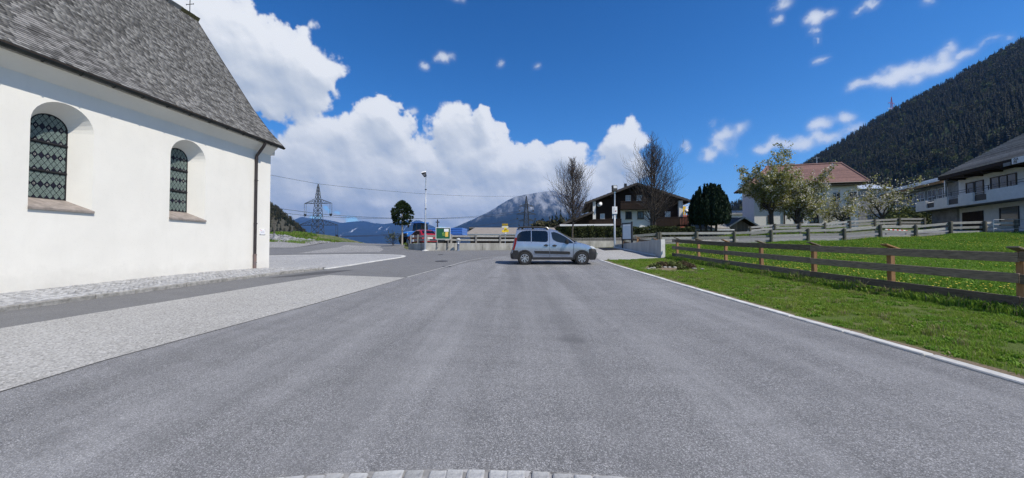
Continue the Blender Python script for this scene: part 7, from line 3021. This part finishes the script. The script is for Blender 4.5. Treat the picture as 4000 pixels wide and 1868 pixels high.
def broad(seed, mat, n=170, tall=1.0):
    """a loose deciduous or larch crown 1 unit tall"""
    rg = np.random.default_rng(seed)
    pts = []
    for k in range(11):
        z = rg.uniform(.3, .92)
        rr = .17 * np.sin(np.clip((z - .18) / .8, 0, 1) * np.pi) ** .7
        a = rg.uniform(0, 6.28)
        c = np.array([np.cos(a) * rr * .7, np.sin(a) * rr * .7, z])
        pts.append(c + rg.normal(size=(n // 11, 3)) * np.array([.06, .06, .055]))
    pts = np.concatenate(pts)
    v, f = leaf_quads(pts, .06, rg, aspect=1.5, up_bias=.3)
    m = len(f)
    tr = np.array([[-.012, 0, -.05], [.012, 0, -.05], [.006, 0, .8], [-.006, 0, .8], [0, -.012, -.05], [0, .012, -.05], [0, .006, .8], [0, -.006, .8]])
    v2 = np.concatenate([v, tr])
    f2 = np.concatenate([f, [[4 * m, 4 * m + 1, 4 * m + 2, 4 * m + 3], [4 * m + 4, 4 * m + 5, 4 * m + 6, 4 * m + 7]]])
    me = np_mesh('broad', v2, f2, [mat, M_barkdark], np.r_[np.zeros(m, int), 1, 1])
    tint_attr(me, np.r_[rg.random(m) * .4, 0, 0])
    return me


TREES = [spruce(k, 7 + k % 3) for k in range(5)] + [broad(5, M_larch), broad(6, M_larch), broad(7, M_bushgreen)]
rg = np.random.default_rng(17)
n = 24000
tx = rg.uniform(440, 2000, n)
ty = rg.uniform(300, 1230, n)
tz = sample(X, Y, Z2, tx, ty)
keep = (tz > 12 + 14 * rg.random(n)) & (tx / ty < 1.75)
tx, ty, tz = tx[keep], ty[keep], tz[keep]
pn = np.array([noise.noise(Vector((a * .012, b * .012, 4.0))) for a, b in zip(tx, ty)])
isb = rg.random(len(tx)) < np.clip(.14 + pn * .95 + np.clip((70 - tz) / 110, 0, .4), .02, .85)
pick = np.where(isb, rg.integers(5, 8, len(tx)), rg.integers(0, 5, len(tx)))
scl = np.where(isb, rg.uniform(13, 24, len(tx)), rg.uniform(13, 25, len(tx)) * (1 + .35 * pn))
scatter('forest', np.stack([tx, ty, tz - .4], 1), TREES, scl, rg.uniform(0, 6.28, len(tx)), pick)

# left wooded knoll
X, Y = np.meshgrid(np.linspace(-1100, -250, 60), np.linspace(420, 900, 36))
Z = .80 * (-X - .515 * Y) * sm((Y - 430) / 130) * (1 - .4 * sm((Y - 640) / 200))
Z = np.clip(Z, -30, 260)
Z = Z + fbm(X.ravel(), Y.ravel(), .012, 4, 6.0).reshape(X.shape) * 5
M_knoll = soil_mat('knoll_scree', (.06, .058, .05), (.11, .105, .09), (.03, .035, .02), (.45, .6))
grid_mesh('wooded_knoll', X, Y, Z, M_knoll)
n = 6000
tx, ty = rg.uniform(-760, -300, n), rg.uniform(480, 760, n)
tz = sample(X, Y, Z, tx, ty)
pn = np.array([noise.noise(Vector((a * .03, b * .03, 1.0))) for a, b in zip(tx, ty)])
keep = (tz > -8) & (rg.random(n) < np.clip(.55 + pn * 1.4 + (ty - 560) / 300, .12, 1))
tx, ty, tz = tx[keep], ty[keep], tz[keep]
pick = np.where(rg.random(len(tx)) < .38, rg.integers(5, 7, len(tx)), rg.integers(0, 5, len(tx)))
scatter('knoll_wood', np.stack([tx, ty, tz - .3], 1), TREES, rg.uniform(7, 13, len(tx)), rg.uniform(0, 6.28, len(tx)), pick)
# wood beyond the chalet's hedge
n = 90
tx, ty = rg.uniform(5.5, 14, n), rg.uniform(78, 96, n)
tz = np.full(n, 1.0)
pick = rg.integers(5, 8, n)
pick[::4] = rg.integers(0, 5, len(pick[::4]))
scl = rg.uniform(4.5, 8.0, n)
scl[::4] = rg.uniform(6, 9.5, len(pick[::4]))
scatter('small_wood', np.stack([tx, ty, tz], 1), TREES, scl, rg.uniform(0, 6.28, n), pick)


def mountain_mat(name, low, high, rock, snow=None, treeline=(300, 520), streak=.0009):
    m, t, b = new_mat(name)
    co = coords(t)
    sx = N(t, 'ShaderNodeSeparateXYZ')
    t.links.new(co, sx.inputs[0])
    n1 = noise_n(t, co, .0017, 8, .7)
    n2 = noise_n(t, co, .008, 6, .75)
    n3 = noise_n(t, co, streak, 8, .75, (1, .2, .35))
    c = mixrgb(t, mapr(t, n1, .35, .65, 0, 1), low, high)
    c = mixrgb(t, mapr(t, n2, .4, .7, 0, .8), c, tuple(q * .45 for q in low))
    hz = N(t, 'ShaderNodeMath', operation='MULTIPLY_ADD')
    t.links.new(n3, hz.inputs[0])
    hz.inputs[1].default_value = 2100
    t.links.new(sx.outputs['Z'], hz.inputs[2])
    rf = mapr(t, hz.outputs[0], treeline[0] + 1020, treeline[1] + 1020, 0, .95)
    gul = noise_n(t, co, .005, 6, .7, (1, .2, .2))
    rg_ = N(t, 'ShaderNodeMath', operation='MULTIPLY')
    t.links.new(rf, rg_.inputs[0])
    t.links.new(mapr(t, gul, .44, .62, .1, 1), rg_.inputs[1])
    c = mixrgb(t, rg_.outputs[0], c, rock)
    if snow:
        gs = noise_n(t, co, .0032, 7, .72, (1, .12, .10))
        sn = N(t, 'ShaderNodeMath', operation='MULTIPLY')
        t.links.new(mapr(t, gs, .60, .66, 0, 1), sn.inputs[0])
        t.links.new(mapr(t, n2, .38, .55, 0, 1), sn.inputs[1])
        c = mixrgb(t, sn.outputs[0], c, snow)
    t.links.new(c, b.inputs['Base Color'])
    b.inputs['Roughness'].default_value = .95
    b.inputs['Specular IOR Level'].default_value = .05
    bump(t, b, n2, .9, 36)
    return m


def mountain(name, ridge, Yr, Y0, mat, amp, seed, back=1500, nx=240, ny=70):
    rx = [p[0] for p in ridge]
    rz = [p[1] for p in ridge]
    xs = np.linspace(rx[0], rx[-1], nx)
    ys = np.concatenate([np.linspace(Y0, Yr, ny), np.linspace(Yr + back / 12, Yr + back, 12)])
    X, Y = np.meshgrid(xs, ys)
    H = np.interp(X.ravel(), rx, rz).reshape(X.shape)
    t = np.clip((Y - Y0) / (Yr - Y0), 0, 1)
    dn = np.clip((Y - Yr) / back, 0, 1)
    nz = fbm(X.ravel(), Y.ravel(), 1 / 2100.0, 7, seed, True).reshape(X.shape) - 1.2
    n2 = fbm(X.ravel(), Y.ravel(), 1 / 820.0, 6, seed + 3).reshape(X.shape)
    Z = H * (t ** 1.25) * (1 - dn) - 60 * (1 - t) + (nz * amp + n2 * amp * .4) * np.sin(np.clip(t, 0, 1) * np.pi * .93 + .03) * (1 - dn) + n2 * amp * .10 * t
    return grid_mesh(name, X, Y, Z, mat)


def ridge_of(px, Y):
    return [((x - 2000) / 1450 * Y, 1.5 + (970 - y) / 1450 * Y) for x, y in px]


M_m1 = mountain_mat('near_mountain', (.008, .012, .011), (.017, .022, .018), (.33, .335, .34), None, (860, 1250))
M_m2 = mountain_mat('far_mountain', (.008, .012, .014), (.017, .022, .025), (.06, .065, .07), (.75, .78, .82), (1300, 2000))
mountain('near_mountain', ridge_of([(1480, 1000), (1600, 946), (1730, 905), (1780, 886), (1860, 850), (1920, 820), (1980, 786), (2010, 770), (2050, 758), (2100, 750), (2160, 742), (2230, 768), (2320, 812), (2420, 850), (2600, 905), (2800, 960)], 12600), 12600, 7300, M_m1, 150, 1.0, 3500)
mountain('far_mountain', ridge_of([(300, 800), (900, 840), (1050, 852), (1130, 870), (1180, 848), (1250, 856), (1330, 868), (1420, 866), (1500, 876), (1590, 862), (1640, 860), (1690, 885), (1760, 915), (1900, 935), (2400, 930), (3000, 900)], 21000), 21000, 14000, M_m2, 210, 7.0, 3000, 300, 60)

# the air of the valley
mb = MB()
mb.box(-20500, 20500, -3200, 26000, -260, 2800)
m = bpy.data.materials.new('valley_haze')
m.use_nodes = True
t = m.node_tree
t.nodes.remove(t.nodes['Principled BSDF'])
pv = t.nodes.new('ShaderNodeVolumePrincipled')
pv.inputs['Color'].default_value = (.21, .47, 1.0, 1)
pv.inputs['Density'].default_value = HAZE
pv.inputs['Anisotropy'].default_value = .2
t.links.new(pv.outputs[0], t.nodes['Material Output'].inputs['Volume'])
hz = tag(mb.build('haze', m), kind='stuff')
